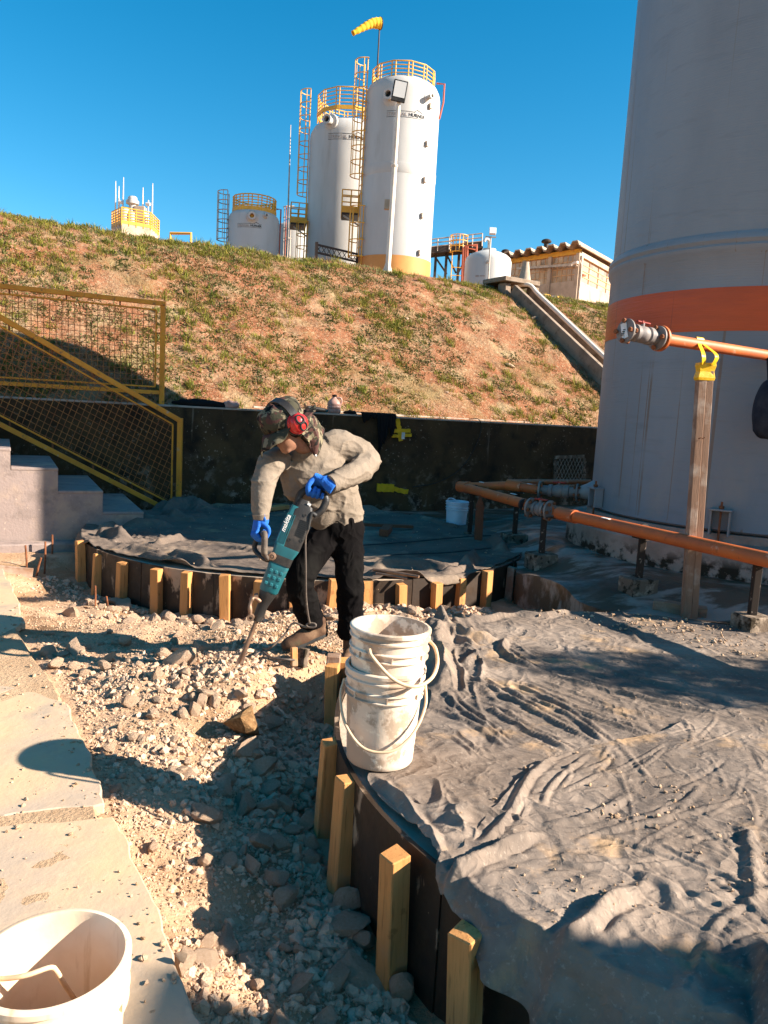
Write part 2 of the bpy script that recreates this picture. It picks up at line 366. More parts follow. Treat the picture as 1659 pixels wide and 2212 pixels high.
# ------------------------------------------------------------------ mesh helpers
class MB:
    def __init__(s): s.v = []; s.f = []
    def add(s, vs, fs):
        o = len(s.v); s.v += [Vector(v) for v in vs]; s.f += [tuple(i + o for i in f) for f in fs]; return s
    def hexa(s, c8):
        return s.add(c8, [(0, 3, 2, 1), (4, 5, 6, 7), (0, 1, 5, 4), (1, 2, 6, 5), (2, 3, 7, 6), (3, 0, 4, 7)])
    def box(s, c, size, rot=None):
        c = Vector(c); hx, hy, hz = [k / 2 for k in size]
        pts = [Vector((x * hx, y * hy, z * hz)) for z in (-1, 1) for x, y in ((-1, -1), (1, -1), (1, 1), (-1, 1))]
        if rot is not None: pts = [rot @ q for q in pts]
        return s.hexa([q + c for q in pts])
    def bar(s, p, q, w, h, up=(0, 0, 1)):
        p, q = Vector(p), Vector(q); d = (q - p); L = d.length; d.normalize()
        a = d.cross(Vector(up))
        if a.length < 1e-4: a = d.cross(Vector((0, 1, 0)))
        a.normalize(); b = a.cross(d)
        a *= w / 2; b *= h / 2
        return s.hexa([p - a - b, p + a - b, p + a + b, p - a + b, q - a - b, q + a - b, q + a + b, q - a + b])
    def tube(s, pts, r, n=8, closed=False, cap=True, sq=None):
        pts = [Vector(p) for p in pts]; m = len(pts)
        rr = r if isinstance(r, (list, tuple)) else [r] * m
        T = []
        for i in range(m):
            a = pts[i - 1] if (i > 0 or closed) else pts[i]; b = pts[(i + 1) % m] if (i < m - 1 or closed) else pts[i]
            t = b - a; T.append(t.normalized() if t.length > 1e-9 else Vector((0, 0, 1)))
        x = T[0].orthogonal().normalized(); vs = []
        for i in range(m):
            x = x - T[i] * x.dot(T[i])
            x = x.normalized() if x.length > 1e-6 else T[i].orthogonal().normalized()
            y = T[i].cross(x)
            for k in range(n):
                a = 2 * math.pi * k / n
                q = rr[i]
                vs.append(pts[i] + x * (math.cos(a) * q) + y * (math.sin(a) * q))
        fs = []
        for i in range(m if closed else m - 1):
            j = (i + 1) % m
            for k in range(n): fs.append((i * n + k, i * n + (k + 1) % n, j * n + (k + 1) % n, j * n + k))
        if cap and not closed: fs.append(tuple(range(n - 1, -1, -1))); fs.append(tuple((m - 1) * n + k for k in range(n)))
        return s.add(vs, fs)
    def lathe(s, prof, c=(0, 0, 0), n=32, a0=0, a1=2 * math.pi, axis=None):
        """prof [(r, h)] turned about axis (default z) through c"""
        c = Vector(c); M = Matrix.Identity(3) if axis is None else Vector(axis).normalized().to_track_quat('Z', 'Y').to_matrix()
        full = abs(a1 - a0 - 2 * math.pi) < 1e-6; k = n if full else n + 1; vs = []
        for r, h in prof:
            for i in range(k):
                a = a0 + (a1 - a0) * i / n
                vs.append(c + M @ Vector((r * math.cos(a), r * math.sin(a), h)))
        fs = []
        for j in range(len(prof) - 1):
            for i in range(n):
                i2 = (i + 1) % k
                fs.append((j * k + i, j * k + i2, (j + 1) * k + i2, (j + 1) * k + i))
        return s.add(vs, fs)
    def prism(s, poly, vec):
        poly = [Vector(p) for p in poly]; vec = Vector(vec); n = len(poly)
        vs = poly + [p + vec for p in poly]
        return s.add(vs, [tuple(range(n - 1, -1, -1)), tuple(range(n, 2 * n))] + [(i, (i + 1) % n, n + (i + 1) % n, n + i) for i in range(n)])
    def build(s, name, mat, parent=None, smooth=None, bevel=0, base=None, fix=True):
        return mesh_obj(name, s.v, s.f, mat, parent, smooth, bevel, base, fix)

def mesh_obj(name, v, f, mat, parent=None, smooth=None, bevel=0, base=None, fix=True):
    off = Vector(base) if base is not None else Vector((0, 0, 0))
    w0 = off.copy()
    if parent is not None: w0 = wloc(parent) + (off if base is not None else Vector((0, 0, 0)))
    me = bpy.data.meshes.new(name)
    me.from_pydata([tuple(Vector(p) - w0) for p in v], [], f)
    if fix:
        bm = bmesh.new(); bm.from_mesh(me); bmesh.ops.recalc_face_normals(bm, faces=bm.faces); bm.to_mesh(me); bm.free()
    if smooth:
        me.shade_smooth(); me.set_sharp_from_angle(angle=rad(smooth))
    me.materials.append(MT[mat] if isinstance(mat, str) else mat)
    o = bpy.data.objects.new(name, me); COL.objects.link(o)
    o.location = off
    if parent is not None: o.parent = parent
    if bevel:
        b = o.modifiers.new('bevel', 'BEVEL'); b.width = bevel; b.segments = 1; b.limit_method = 'ANGLE'
    return o

def wloc(o):
    l = o.location.copy(); p = o.parent
    while p is not None: l += p.location; p = p.parent
    return l

def thing(name, label, cat, loc=(0, 0, 0), group=None, rz=0):
    o = bpy.data.objects.new(name, None); COL.objects.link(o); o.location = loc; o.rotation_euler = (0, 0, rz)
    o.empty_display_size = .1
    return tag(o, label, cat, group)
def tag(o, label=None, cat=None, group=None, kind=None):
    if label: o['label'] = label
    if cat: o['category'] = cat
    if group: o['group'] = group
    if kind: o['kind'] = kind
    return o
def struct(o): o['kind'] = 'structure'; return o
def stuff(o): o['kind'] = 'stuff'; return o

def np_mesh(name, V, F, mat, parent=None, smooth=None):
    """V (n,3), F (m,k) arrays, fast"""
    me = bpy.data.meshes.new(name); k = F.shape[1]
    me.vertices.add(len(V)); me.vertices.foreach_set('co', np.asarray(V, np.float32).ravel())
    me.loops.add(F.size); me.loops.foreach_set('vertex_index', F.astype(np.int32).ravel())
    me.polygons.add(len(F)); me.polygons.foreach_set('loop_start', np.arange(0, F.size, k, dtype=np.int32))
    me.update(calc_edges=True)
    if smooth: me.shade_smooth()
    else: me.shade_flat()
    me.materials.append(MT[mat] if isinstance(mat, str) else mat)
    o = bpy.data.objects.new(name, me); COL.objects.link(o)
    if parent is not None: o.parent = parent
    return o
def grid_faces(nu, nv):
    i = np.arange(nu * nv).reshape(nu, nv)
    return np.stack([i[:-1, :-1], i[1:, :-1], i[1:, 1:], i[:-1, 1:]], -1).reshape(-1, 4)

def catmull(pts, n):
    pts = [Vector(p) for p in pts]; q = [pts[0] * 2 - pts[1]] + pts + [pts[-1] * 2 - pts[-2]]; out = []
    for i in range(1, len(q) - 2):
        p0, p1, p2, p3 = q[i - 1:i + 3]
        for k in range(n):
            t = k / n
            out.append(0.5 * ((2 * p1) + (p2 - p0) * t + (2 * p0 - 5 * p1 + 4 * p2 - p3) * t * t + (3 * p1 - p0 - 3 * p2 + p3) * t ** 3))
    out.append(pts[-1]); return out

def board(name, p, q, w, h, mat, label=None, cat=None, group=None, parent=None, up=(0, 0, 1), bevel=.003):
    """a timber whose grain runs along its own z"""
    p, q = Vector(p), Vector(q); d = q - p; L = d.length; d.normalize()
    a = d.cross(Vector(up)); a = a.normalized() if a.length > 1e-4 else Vector((1, 0, 0)); b = d.cross(a)
    m = MB(); m.box((0, 0, L / 2), (w, h, L)); o = m.build(name, mat, None, bevel=bevel)
    o.rotation_mode = 'QUATERNION'
    o.rotation_quaternion = Matrix((a, b, d)).transposed().to_quaternion()
    o.location = p
    if parent is not None: o.parent = parent; o.location = p - wloc(parent)
    return tag(o, label, cat, group)

# ================================================================== SETTING
ctrl = np.array([
 (-.18, 3.1, -.25), (-.1, 2.7, -.28), (.09, 2.2, -.30), (.29, 1.9, -.3), (0, 1.5, -.3), (.1, 1.0, -.3), (-.2, 1.7, -.24),
 (-.3, 4.05, -.22), (-.38, 3.75, -.24), (-.25, 4.25, -.12), (-.5, 4.35, .08), (-.4, 4.45, .09), (-.25, 4.5, .04), (-.1, 4.55, .0), (-.75, 4.05, .09), (-1.2, 4.1, .05), (-1.0, 3.5, -.02), (-.7, 3.5, -.08),
 (-1.62, 3.74, -.04), (-2.25, 4.7, -.05), (-2.6, 5.3, -.06), (-3.4, 6.6, -.06), (-1.15, 2.9, -.05), (-1.0, 2.68, -.05), (-.78, 2.3, -.06), (-.55, 1.94, -.07), (-.42, 1.71, -.08), (-.3, 1.3, -.1),
 (-.8, 2.9, -.09), (-.6, 2.45, -.14), (-.45, 3.0, -.2), (-.35, 2.4, -.24),
 (-2.58, 6.65, -.24), (-2.11, 6.1, -.2), (-1.8, 5.85, -.22), (-1.18, 5.6, -.2), (-.5, 5.55, -.06), (-.1, 5.6, 0.0), (.2, 5.75, -.04), (.64, 6.1, -.09), (1.1, 6.7, -.16), (1.5, 6.2, -.14), (1.8, 6.6, -.12),
 (-3.0, 6.9, -.16), (-2.7, 6.2, -.2), (-2.2, 5.6, -.12), (-1.5, 5.0, -.02), (-.8, 4.9, .02), (0, 5.0, .05), (-3.2, 7.5, -.06), (-4, 7.3, -.05), (-3.3, 8.5, -.1), (3, 6, -.12), (4.5, 1, -.3), (4, 3.3, -.3), (-5, 9, -.1), (2, 9, -.1), (-4.5, 6.8, -.1)])
def ground0(x, y):
    x = np.asarray(x, float); y = np.asarray(y, float)
    d2 = (x[..., None] - ctrl[:, 0]) ** 2 + (y[..., None] - ctrl[:, 1]) ** 2 + .01
    w = d2 ** -1.7
    return (w * ctrl[:, 2]).sum(-1) / w.sum(-1)
def ground_np(x, y):
    z = ground0(x, y)
    return z + .03 * n2(x, y, 2.2, 4, 3.1) + .018 * n2(x, y, 9, 4, 5.2)
def gz(x, y): return float(ground_np(np.array([x]), np.array([y]))[0])

gx = np.concatenate([np.linspace(-6, -3.4, 40)[:-1], np.linspace(-3.4, 2.2, 260), np.linspace(2.2, 6, 40)[1:]])
gy = np.concatenate([np.linspace(-.5, .9, 20)[:-1], np.linspace(.9, 6.5, 290), np.linspace(6.5, 9.5, 60)[1:]])
GX, GY = np.meshgrid(gx, gy, indexing='ij')
V = np.stack([GX, GY, ground_np(GX, GY)], -1).reshape(-1, 3)
o = struct(np_mesh('excavated_ground', V, grid_faces(len(gx), len(gy)), 'soil', smooth=True))
o = MB().add([(-400, -400, -.42), (400, -400, -.42), (400, 400, -.42), (-400, 400, -.42)], [(0, 1, 2, 3)]).build('ground', 'soil'); struct(o)

# path of flagstones on the left, its right edge broken off along the trench
EDGE = [(-3.36, 6.64), (-2.53, 5.29), (-2.19, 4.68), (-1.55, 3.74), (-1.09, 2.9), (-.96, 2.68), (-.73, 2.31), (-.51, 1.94), (-.38, 1.71), (-.2, 1.2), (0.05, .5), (.15, -.6)]
def edge_x(y):
    ys = [e[1] for e in EDGE][::-1]; xs = [e[0] for e in EDGE][::-1]
    return np.interp(y, ys, xs)
gx = np.linspace(0, 1, 70); gy = np.linspace(-1.2, 6.64, 330)
A, B = np.meshgrid(gx, gy, indexing='ij')
ex = edge_x(B) + .035 * n2(B * 0, B, 3, 4, 9.0) + .01 * n2(B * 0, B, 25, 3, 2.0)
X = ex - .06 - (1 - A ** .5) * 5.0
Z = .0015 + .008 * n2(X, B, 1.8, 4, 1.0) + .003 * n2(X, B, 20, 3, 2.0)
V = np.stack([X, B, Z], -1).reshape(-1, 3)
path = struct(np_mesh('path', V, grid_faces(70, 330), 'dust', smooth=True))
# rim of the path bed down into the trench
V2 = np.stack([np.stack([ex[-1] - .06 + k * .14 * (k > 0), gy, Z[-1] - .19 * k], -1) for k in np.linspace(0, 1, 6)], 0)
struct(np_mesh('path_bed_edge', V2.reshape(-1, 3), grid_faces(6, 330), 'dust', smooth=True))

def flag(poly, z, seed, thick=.045):
    r = random.Random(seed); pts = []
    n = len(poly)
    for i in range(n):
        a = Vector((*poly[i], 0)); b = Vector((*poly[(i + 1) % n], 0)); L = (b - a).length; m = max(2, int(L / .035))
        nrm = Vector((-(b - a).y, (b - a).x, 0)).normalized(); ph = r.random() * 9
        for k in range(m):
            t = k / m
            wob = (math.sin(t * L * 9 + ph) * .008 + math.sin(t * L * 31 + 2 * ph) * .004 + r.uniform(-.003, .003)) * min(1, 8 * t, 8 * (1 - t) + .15)
            q = a.lerp(b, t) + nrm * wob; pts.append((q.x, q.y, z - thick))
    mb = MB().prism(pts, (0, 0, thick))
    return mb.build('flagstone', 'flag', path, bevel=.006)
E_ = lambda y: float(edge_x(y))
flag([(E_(2.62), 2.62), (-1.32, 2.5), (-1.28, 2.2), (-1.05, 1.75), (-1.0, 1.2), (-.8, .2), (-.05, .2), (E_(.9), .9), (E_(1.3), 1.3), (E_(1.71), 1.71), (E_(1.94), 1.94), (E_(2.31), 2.31)], .004, 1)
flag([(E_(3.62) - .02, 3.62), (-1.75, 3.74), (-1.9, 3.45), (-1.7, 2.95), (-1.55, 2.62), (-1.3, 2.58), (E_(2.7) - .01, 2.7), (E_(2.9), 2.9), (E_(3.2), 3.2)], .006, 2)
flag([(-1.83, 3.78), (-2.6, 4.0), (-3.2, 3.7), (-3.0, 3.2), (-2.0, 3.42)], .005, 3)
flag([(E_(6.4), 6.4), (E_(5.6), 5.6), (E_(4.9), 4.9), (-2.35, 4.5), (-3.4, 4.6), (-4.6, 5.6), (-4.6, 6.4)], .005, 4)
flag([(-1.98, 3.36), (-2.95, 3.1), (-3.2, 2.4), (-2.2, 2.1), (-1.62, 2.55), (-1.76, 2.9)], .002, 5)
flag([(-1.4, 2.45), (-2.1, 2.02), (-2.3, 1.3), (-1.2, 1.1), (-1.12, 1.7), (-1.36, 2.2)], .001, 6)

# wet concrete floor of the tank yard, a little higher than the trench and rising to the tank
fctl = np.array([(1.9, 6.95, .30), (2.2, 6.4, .30), (2.55, 6.1, .30), (3, 5.8, .30), (1.8, 7.4, .31), (1.9, 8.5, .28), (2.1, 9.5, .27), (3.2, 10.5, .3), (3.9, 7.6, .37), (6, 7.6, .37), (5, 5.4, .36), (1.75, 7.9, .3),
 (-3, 9.8, -.02), (-1, 10.8, 0), (.5, 11.6, .02), (1.5, 12.1, .04), (3, 13, .1), (5, 14, .12), (1.25, 6.9, .12), (1.55, 5.85, .11), (1.8, 5.65, .11), (2.3, 5.55, .12), (2.9, 5.25, .15), (3.5, 5.0, .18), (1.45, 7.4, .13), (1.5, 6.6, .17), (1.9, 6.0, .19), (1.3, 8.2, .12), (1.0, 9.5, .08), (.97, 10.1, .04), (0, 10.3, .0), (-2, 9.8, 0), (6, 4, .25), (9, 6, .35)])
def floor_np(x, y):
    d2 = (x[..., None] - fctl[:, 0]) ** 2 + (y[..., None] - fctl[:, 1]) ** 2 + .02
    w = d2 ** -1.6
    return (w * fctl[:, 2]).sum(-1) / w.sum(-1) + .003 * n2(x, y, 2.5, 3, 41.)
def fz(x, y): return float(floor_np(np.array([x]), np.array([y]))[0])
def on_floor(px, py):
    z = .2
    for _ in range(8):
        q = PZ(px, py, z); z = .5 * z + .5 * fz(q.x, q.y)
    return PZ(px, py, z)
LC = [(5.0, 4.2), (4.1, 4.65), (3.4, 5.05), (2.8, 5.3), (2.3, 5.52), (1.85, 5.6), (1.6, 5.8), (1.5, 6.25), (1.24, 6.8), (1.28, 7.3), (1.0, 8.15), (.2, 9.2), (-1, 9.6), (-3.3, 9.0)]
RC = [(9, 3), (9, 4), (9, 5), (9, 6), (9, 7.5), (9, 9), (9, 11), (8, 13), (6, 14.3), (4, 13.4), (2.5, 12.66), (1, 11.9), (-1, 10.92), (-3.5, 9.66)]
def cm(p, n): return np.array([(q.x, q.y) for q in catmull([(a, b, 0) for a, b in p], n)])
Lp, Rp = cm(LC, 24), cm(RC, 24); nL = len(Lp)
Lp[:150] += np.stack([.05 * n2(np.arange(150) * .1, np.zeros(150), 1.2, 4, 6.), .05 * n2(np.arange(150) * .1, np.zeros(150), 1.2, 4, 16.)], -1)
v = np.linspace(0, 1, 110) ** 1.4
X = Lp[:, None, 0] * (1 - v) + Rp[:, None, 0] * v; Y = Lp[:, None, 1] * (1 - v) + Rp[:, None, 1] * v
top = np.stack([X, Y, floor_np(X, Y)], -1)
skirt = top[:, :1].copy(); skirt[..., 2] = -.35
struct(np_mesh('yard_floor', np.concatenate([skirt, top[:, :1], top], 1).reshape(-1, 3), grid_faces(nL, 112), 'floor', smooth=False))

# ------------------------------------------------------------------ retaining wall
wall = thing('retaining_wall', 'long dark stained retaining wall at the foot of the grassy embankment', 'wall', WL(0, 0, 0))
m = MB(); m.hexa([WL(-14, 0, -.3), WL(16, 0, -.3), WL(16, .22, -.3), WL(-14, .22, -.3), WL(-14, 0, 1.405), WL(16, 0, 1.405), WL(16, .22, 1.405), WL(-14, .22, 1.405)])
m.build('wall_face', 'wall', wall)
m = MB(); m.hexa([WL(-14, -.006, 1.407), WL(16, -.006, 1.407), WL(16, .24, 1.407), WL(-14, .24, 1.407), WL(-14, -.006, 1.432), WL(16, -.006, 1.432), WL(16, .24, 1.432), WL(-14, .24, 1.432)])
m.build('coping', 'coping', wall, bevel=.004)
m = MB(); m.hexa([WL(1.2, .26, 1.2), WL(6.2, .26, 1.2), WL(6.2, .62, 1.2), WL(1.2, .62, 1.2), WL(1.2, .26, 1.47), WL(6.2, .26, 1.455), WL(6.2, .62, 1.455), WL(1.2, .62, 1.52)])
m.build('gutter_kerb', 'coping', wall, bevel=.008)

# ------------------------------------------------------------------ embankment
TAN = math.tan(rad(36)); CREST = 4.38
def hill_h(u, v):
    s = 1.40 + np.maximum(v - .2, 0) * TAN; pl = CREST + .12 * (v - 4.3)
    k = .22; d = s - pl
    return np.where(d < -1.5, s, np.where(d > 1.5, pl, -k * np.log(np.exp(-s / k) + np.exp(-pl / k))))
def hill_np(u, v):
    x = WO.x + WE.x * u + WN.x * v; y = WO.y + WE.y * u + WN.y * v
    b = np.clip((v - .2) / .5, 0, 1)
    return hill_h(u, v) + b * (.09 * n2(x, y, .9, 4, .5) + .05 * n2(x, y, 4, 3, 1.5))
def hz(x, y):
    dx, dy = x - WO.x, y - WO.y
    u = dx * WE.x + dy * WE.y; v = dx * WN.x + dy * WN.y
    return float(hill_np(np.array([u]), np.array([v]))[0])
U_ = np.concatenate([np.linspace(-60, -5, 90)[:-1], np.linspace(-5, 13, 330), np.linspace(13, 90, 120)[1:]])
V_ = np.concatenate([np.linspace(.2, 5.2, 130), np.linspace(5.2, 120, 90)[1:]])
UU, VV = np.meshgrid(U_, V_, indexing='ij')
X = WO.x + WE.x * UU + WN.x * VV; Y = WO.y + WE.y * UU + WN.y * VV
Vt = np.stack([X, Y, hill_np(UU, VV)], -1).reshape(-1, 3)
o = struct(np_mesh('embankment', Vt, grid_faces(len(U_), len(V_)), 'hill', smooth=True))

# ---- vegetation of the embankment, one object each
def uv_world(u, v):
    return np.stack([WO.x + WE.x * u + WN.x * v, WO.y + WE.y * u + WN.y * v, hill_np(u, v)], -1)
def visible(u, v):                     # keep clear of the drainage channel
    x = WO.x + WE.x * u + WN.x * v; y = WO.y + WE.y * u + WN.y * v
    t = (y - 14.84) / (17.2 - 14.84); cxx = 3.98 + t * (2.44 - 3.98)
    return (np.abs(x - cxx - .3) > .42)
def blades(n, spread, length, width, seeds_u, seeds_v, upright, droop, segs=2):
    """n blades per tuft as tapering two segment strips"""
    T = len(seeds_u); base = uv_world(seeds_u, seeds_v)
    size = rng.uniform(.5, 1.35, T)
    base = np.repeat(base, n, 0); sz = np.repeat(size, n)
    a = rng.uniform(0, 2 * np.pi, T * n); rr = spread * np.sqrt(rng.random(T * n)) * sz
    base[:, 0] += np.cos(a) * rr; base[:, 1] += np.sin(a) * rr; base[:, 2] -= .01
    base[:, 2] += (np.sin(a) * .8944 - np.cos(a) * .4472) * rr * TAN * .9
    a2 = a + rng.normal(0, .6, T * n); L = length * sz * rng.uniform(.5, 1.2, T * n)
    lean = rng.uniform(.1, 1.0, T * n) * upright
    d = np.stack([np.cos(a2), np.sin(a2), np.zeros_like(a2)], -1)
    p = np.stack([-d[:, 1], d[:, 0], d[:, 2]], -1) * (width * sz)[:, None] * rng.uniform(.6, 1.2, T * n)[:, None]
    m1 = base + d * (L * .45 * np.sin(lean))[:, None]; m1[:, 2] += L * .55 * np.cos(lean)
    t1 = m1 + d * (L * .55 * np.sin(lean + droop))[:, None]; t1[:, 2] += L * .45 * np.cos(lean + droop)
    V = np.stack([base - p, base + p, m1 + p * .8, m1 - p * .8, t1 + p * .12, t1 - p * .12], 1).reshape(-1, 3)
    k = np.arange(T * n)[:, None] * 6
    F = np.concatenate([k + [0, 1, 2, 3], k + [3, 2, 4, 5]], 0)
    return V, F
def sample_uv(n, thresh, scale, off, vmax=4.9):
    u = rng.uniform(-3.5, 12.5, n * 6); v = .25 + (vmax - .25) * rng.random(n * 6)
    x = WO.x + WE.x * u + WN.x * v; y = WO.y + WE.y * u + WN.y * v
    f = n2(x, y, scale, 3, off) + .35 * n2(x, y, scale * 3.5, 2, off + 2)
    # richer toward the crest, and sparse in the middle right where bare soil shows
    f = f + .10 * np.clip((v - 2.5) / 2, 0, 1) - .22 * np.exp(-((u - 6.3) / 1.5) ** 2 - ((v - 2.7) / 1.2) ** 2)
    k = (f > thresh) & visible(u, v)
    return u[k][:n], v[k][:n]
u, v = sample_uv(2500, .02, 1.6, 4.0)
Va, Fa = blades(26, .06, .085, .0042, u, v, 1.0, .6)
u, v = sample_uv(330, .08, 1.2, 4.0)
Vb, Fb = blades(34, .06, .14, .0055, u, v, .95, .55)
stuff(np_mesh('grass', np.concatenate([Va, Vb]), np.concatenate([Fa, Fb + len(Va)]), 'grass'))
tag(bpy.data.objects['grass'], 'bright green grass tufts growing over the red earth embankment', 'grass')
u, v = sample_uv(9000, -.1, 1.3, 8.0)
Va, Fa = blades(12, .075, .05, .010, u, v, 1.35, .5)
o = stuff(np_mesh('creeping_weeds', Va, Fa, 'weed')); tag(o, 'dull green creeping weeds covering the slope between the grass tufts', 'weeds')
u, v = sample_uv(9000, -.35, 1.0, 12.0)
Va, Fa = blades(7, .09, .085, .0028, u, v, 1.5, .25)
o = stuff(np_mesh('dry_grass', Va, Fa, 'straw')); tag(o, 'dry straw coloured cut grass lying over the red slope', 'grass')

# ------------------------------------------------------------------ stairs
SO = -1.9
stairs = thing('concrete_stairs', 'grey concrete stairs climbing left along the dark wall', 'stairs', WL(-.4, SO, 0))
corner = [(310, 1105), (222, 1060), (125, 1010), (25, 985 - 26)]
us = [-.6, -1.007, -1.433, -1.86, -2.28, -2.7, -3.12, -3.54]
zs = [.317, .537, .765, .95, 1.17, 1.39, 1.61]
prof = [(us[0], -.3)]
for i in range(7): prof += [(us[i], zs[i] - .03), (us[i + 1], zs[i] - .03)]
prof += [(us[7], -.3)]
m = MB(); m.prism([WL(u, SO, z) for u, z in prof], WN * (-.32 - SO)); m.build('stair_body', 'stair', stairs)
for i in range(7):
    a, b = us[i + 1] - (.0 if i == 6 else -.002), us[i] + .004
    m = MB(); m.hexa([WL(a, SO - .004, zs[i] - .0305), WL(b, SO - .004, zs[i] - .0305), WL(b, -.318, zs[i] - .0305), WL(a, -.318, zs[i] - .0305), WL(a, SO - .004, zs[i]), WL(b, SO - .004, zs[i]), WL(b, -.318, zs[i]), WL(a, -.318, zs[i])])
    m.build('step', 'stair', stairs, bevel=.006)
m = MB(); m.hexa([WL(-4, SO - .13, -.3), WL(-.3, SO - .13, -.3), WL(-.3, SO - .004, -.3), WL(-4, SO - .004, -.3), WL(-4, SO - .13, .02), WL(-.3, SO - .13, .02), WL(-.3, SO - .004, .035), WL(-4, SO - .004, .035)])
m.build('footing', 'stair', stairs, bevel=.012)

# ------------------------------------------------------------------ big tank
TC = Vector((3.66, 7.84, 0)); TR = 1.5; TB = .64
tank = thing('storage_tank', 'huge white storage tank with an orange band towering at the right edge', 'tank', (TC.x, TC.y, TB))
pl = MB().lathe([(TR + .23, .1), (TR + .23, .5), (TR + .2, .545), (TR + .03, .56), (TR + .03, TB - .01), (0.01, TB - .005)], (TC.x, TC.y, 0), 96).build('tank_plinth', 'plinth', smooth=30)
tag(pl, 'round concrete plinth under the huge white tank', 'plinth')
def on_tank(px, py):
    d = ray(px, py); ox, oy = -TC.x, -TC.y
    a = d.x ** 2 + d.y ** 2; b = 2 * (ox * d.x + oy * d.y); c = ox * ox + oy * oy - TR * TR
    D = b * b - 4 * a * c
    t = (-b - math.sqrt(max(D, 0))) / (2 * a); return Vector((0, 0, EYE)) + d * t
zb0, zb1 = on_tank(1480, 717).z, on_tank(1480, 626).z
zj = on_tank(1480, 536).z
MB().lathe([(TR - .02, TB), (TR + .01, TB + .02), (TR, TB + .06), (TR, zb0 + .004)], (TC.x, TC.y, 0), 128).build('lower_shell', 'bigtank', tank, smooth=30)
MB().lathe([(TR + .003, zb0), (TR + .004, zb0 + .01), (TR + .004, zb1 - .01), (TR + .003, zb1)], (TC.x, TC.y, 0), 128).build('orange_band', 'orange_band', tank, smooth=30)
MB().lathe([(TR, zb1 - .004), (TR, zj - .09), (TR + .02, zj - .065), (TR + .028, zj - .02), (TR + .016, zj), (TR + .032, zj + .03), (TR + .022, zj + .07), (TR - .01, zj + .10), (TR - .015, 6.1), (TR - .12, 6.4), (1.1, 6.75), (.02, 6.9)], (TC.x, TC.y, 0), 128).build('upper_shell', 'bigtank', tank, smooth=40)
# hold-down brackets at the foot
for (px, py, w_, h_) in [(1297, 1075, .16, .19), (1557, 1128, .15, .22)]:
    q = on_tank(px, py); n_ = Vector((q.x - TC.x, q.y - TC.y, 0)).normalized(); R3 = n_.to_track_quat('X', 'Z').to_matrix()
    m = MB()
    for s in (-1, 1):
        m.box(q + R3 @ Vector((.05, s * w_ / 2, 0)), (.09, .016, h_), R3)
    m.box(q + R3 @ Vector((.06, 0, h_ / 2)), (.11, w_ + .03, .016), R3)
    b_ = m.build('hold_down_bracket', 'bigtank', tank, bevel=.004)
    m = MB(); m.tube([q + R3 @ Vector((.06, 0, -.2)), q + R3 @ Vector((.06, 0, h_ / 2 + .07))], .01, 8)
    m.tube([q + R3 @ Vector((.06, 0, h_ / 2 + .012)), q + R3 @ Vector((.06, 0, h_ / 2 + .035))], .022, 6)
    m.build('anchor_bolt', 'rust', b_)
# boxes and block wall added out of view to cast shade, and a tree
wh = thing('wall_shade_box', 'unseen plain box added right of the huge tank to shade the wall', 'building', (9.5, 9.2, 0))  # unseen, added so its top edge shades the retaining wall
a_ = Vector((5.85, 8.6, 0)); b_ = a_ + WE * 10; n_ = Vector((.4472, -.8944, 0)) * 3 + WE * 2.5
m = MB(); m.hexa([p + Vector((0, 0, z)) for z in (0, 5.95) for p in (a_, a_ + n_, b_ + n_, b_)]); m.build('wall', 'plaster', wh)
bw_ = thing('floor_shade_wall', 'unseen low block wall added right of the raised pipe for its shade', 'wall', (5.0, 5.9, 0))  # unseen, put in to keep direct sun off the yard floor
for i in range(6):
    for j in range(11):
        y0 = 4.85 + i * .4 - (.2 if j % 2 else 0); m = MB(); m.box((5.35, y0 + .2, .1 + .2 * j), (.19, .388, .188)); m.build('block', 'concrete', bw_, bevel=.006)
shade_box = thing('front_shade_box', 'unseen low box added beyond the right end of the work area for its shade', 'building', (7.5, -.6, 0))  # unseen, added to shade the front of the near sheet
m = MB(); m.box((7.5, -1.3, 1.45), (3, 3.9, 3.6)); m.build('wall', 'plaster', shade_box)
m = MB(); m.box((7.5, -1.3, 3.3), (3.2, 4.1, .09)); m.build('roof', 'roofsheet', shade_box)
tr = thing('garden_tree', 'small leafy tree standing right of the covered round slab', 'tree', (7.0, 3.1, -.1))
m = MB(); m.tube([(7, 3.1, -.2), (7.03, 3.12, .8), (6.97, 3.1, 1.7), (7.02, 3.1, 2.6)], [.07, .06, .045, .02], 8)
for k in range(7):
    a = k * 2.4; z = 1.2 + k * .2
    m.tube([(7, 3.1, z), (7 + .3 * math.cos(a), 3.1 + .3 * math.sin(a), z + .3), (7 + .5 * math.cos(a), 3.1 + .5 * math.sin(a), z + .55)], [.025, .016, .006], 6)
m.build('trunk', 'oldwood', tr, smooth=50)
nl = 5200
c = rng.normal(0, 1, (nl, 3)); c /= np.linalg.norm(c, axis=1)[:, None]; c *= (rng.random(nl) ** .45)[:, None]
c = np.stack([7 + c[:, 0] * .62, 3.1 + c[:, 1] * .52, 2.4 + c[:, 2] * .95 + .2 * n2(c[:, 0], c[:, 1], 3, 2)], -1)
c = c[(n2(c[:, 0], c[:, 1], 3.5, 3, 1.0) + .4 * n2(c[:, 2], c[:, 0], 4, 2, 2.0)) > -.16]
a = rng.normal(0, 1, (len(c), 3)); a /= np.linalg.norm(a, axis=1)[:, None]; b = np.cross(a, rng.normal(0, 1, (len(c), 3))); b /= np.linalg.norm(b, axis=1)[:, None]
V = np.stack([c - a * .05, c + b * .022, c + a * .05, c - b * .022], 1).reshape(-1, 3); F = np.arange(len(c))[:, None] * 4 + np.arange(4)
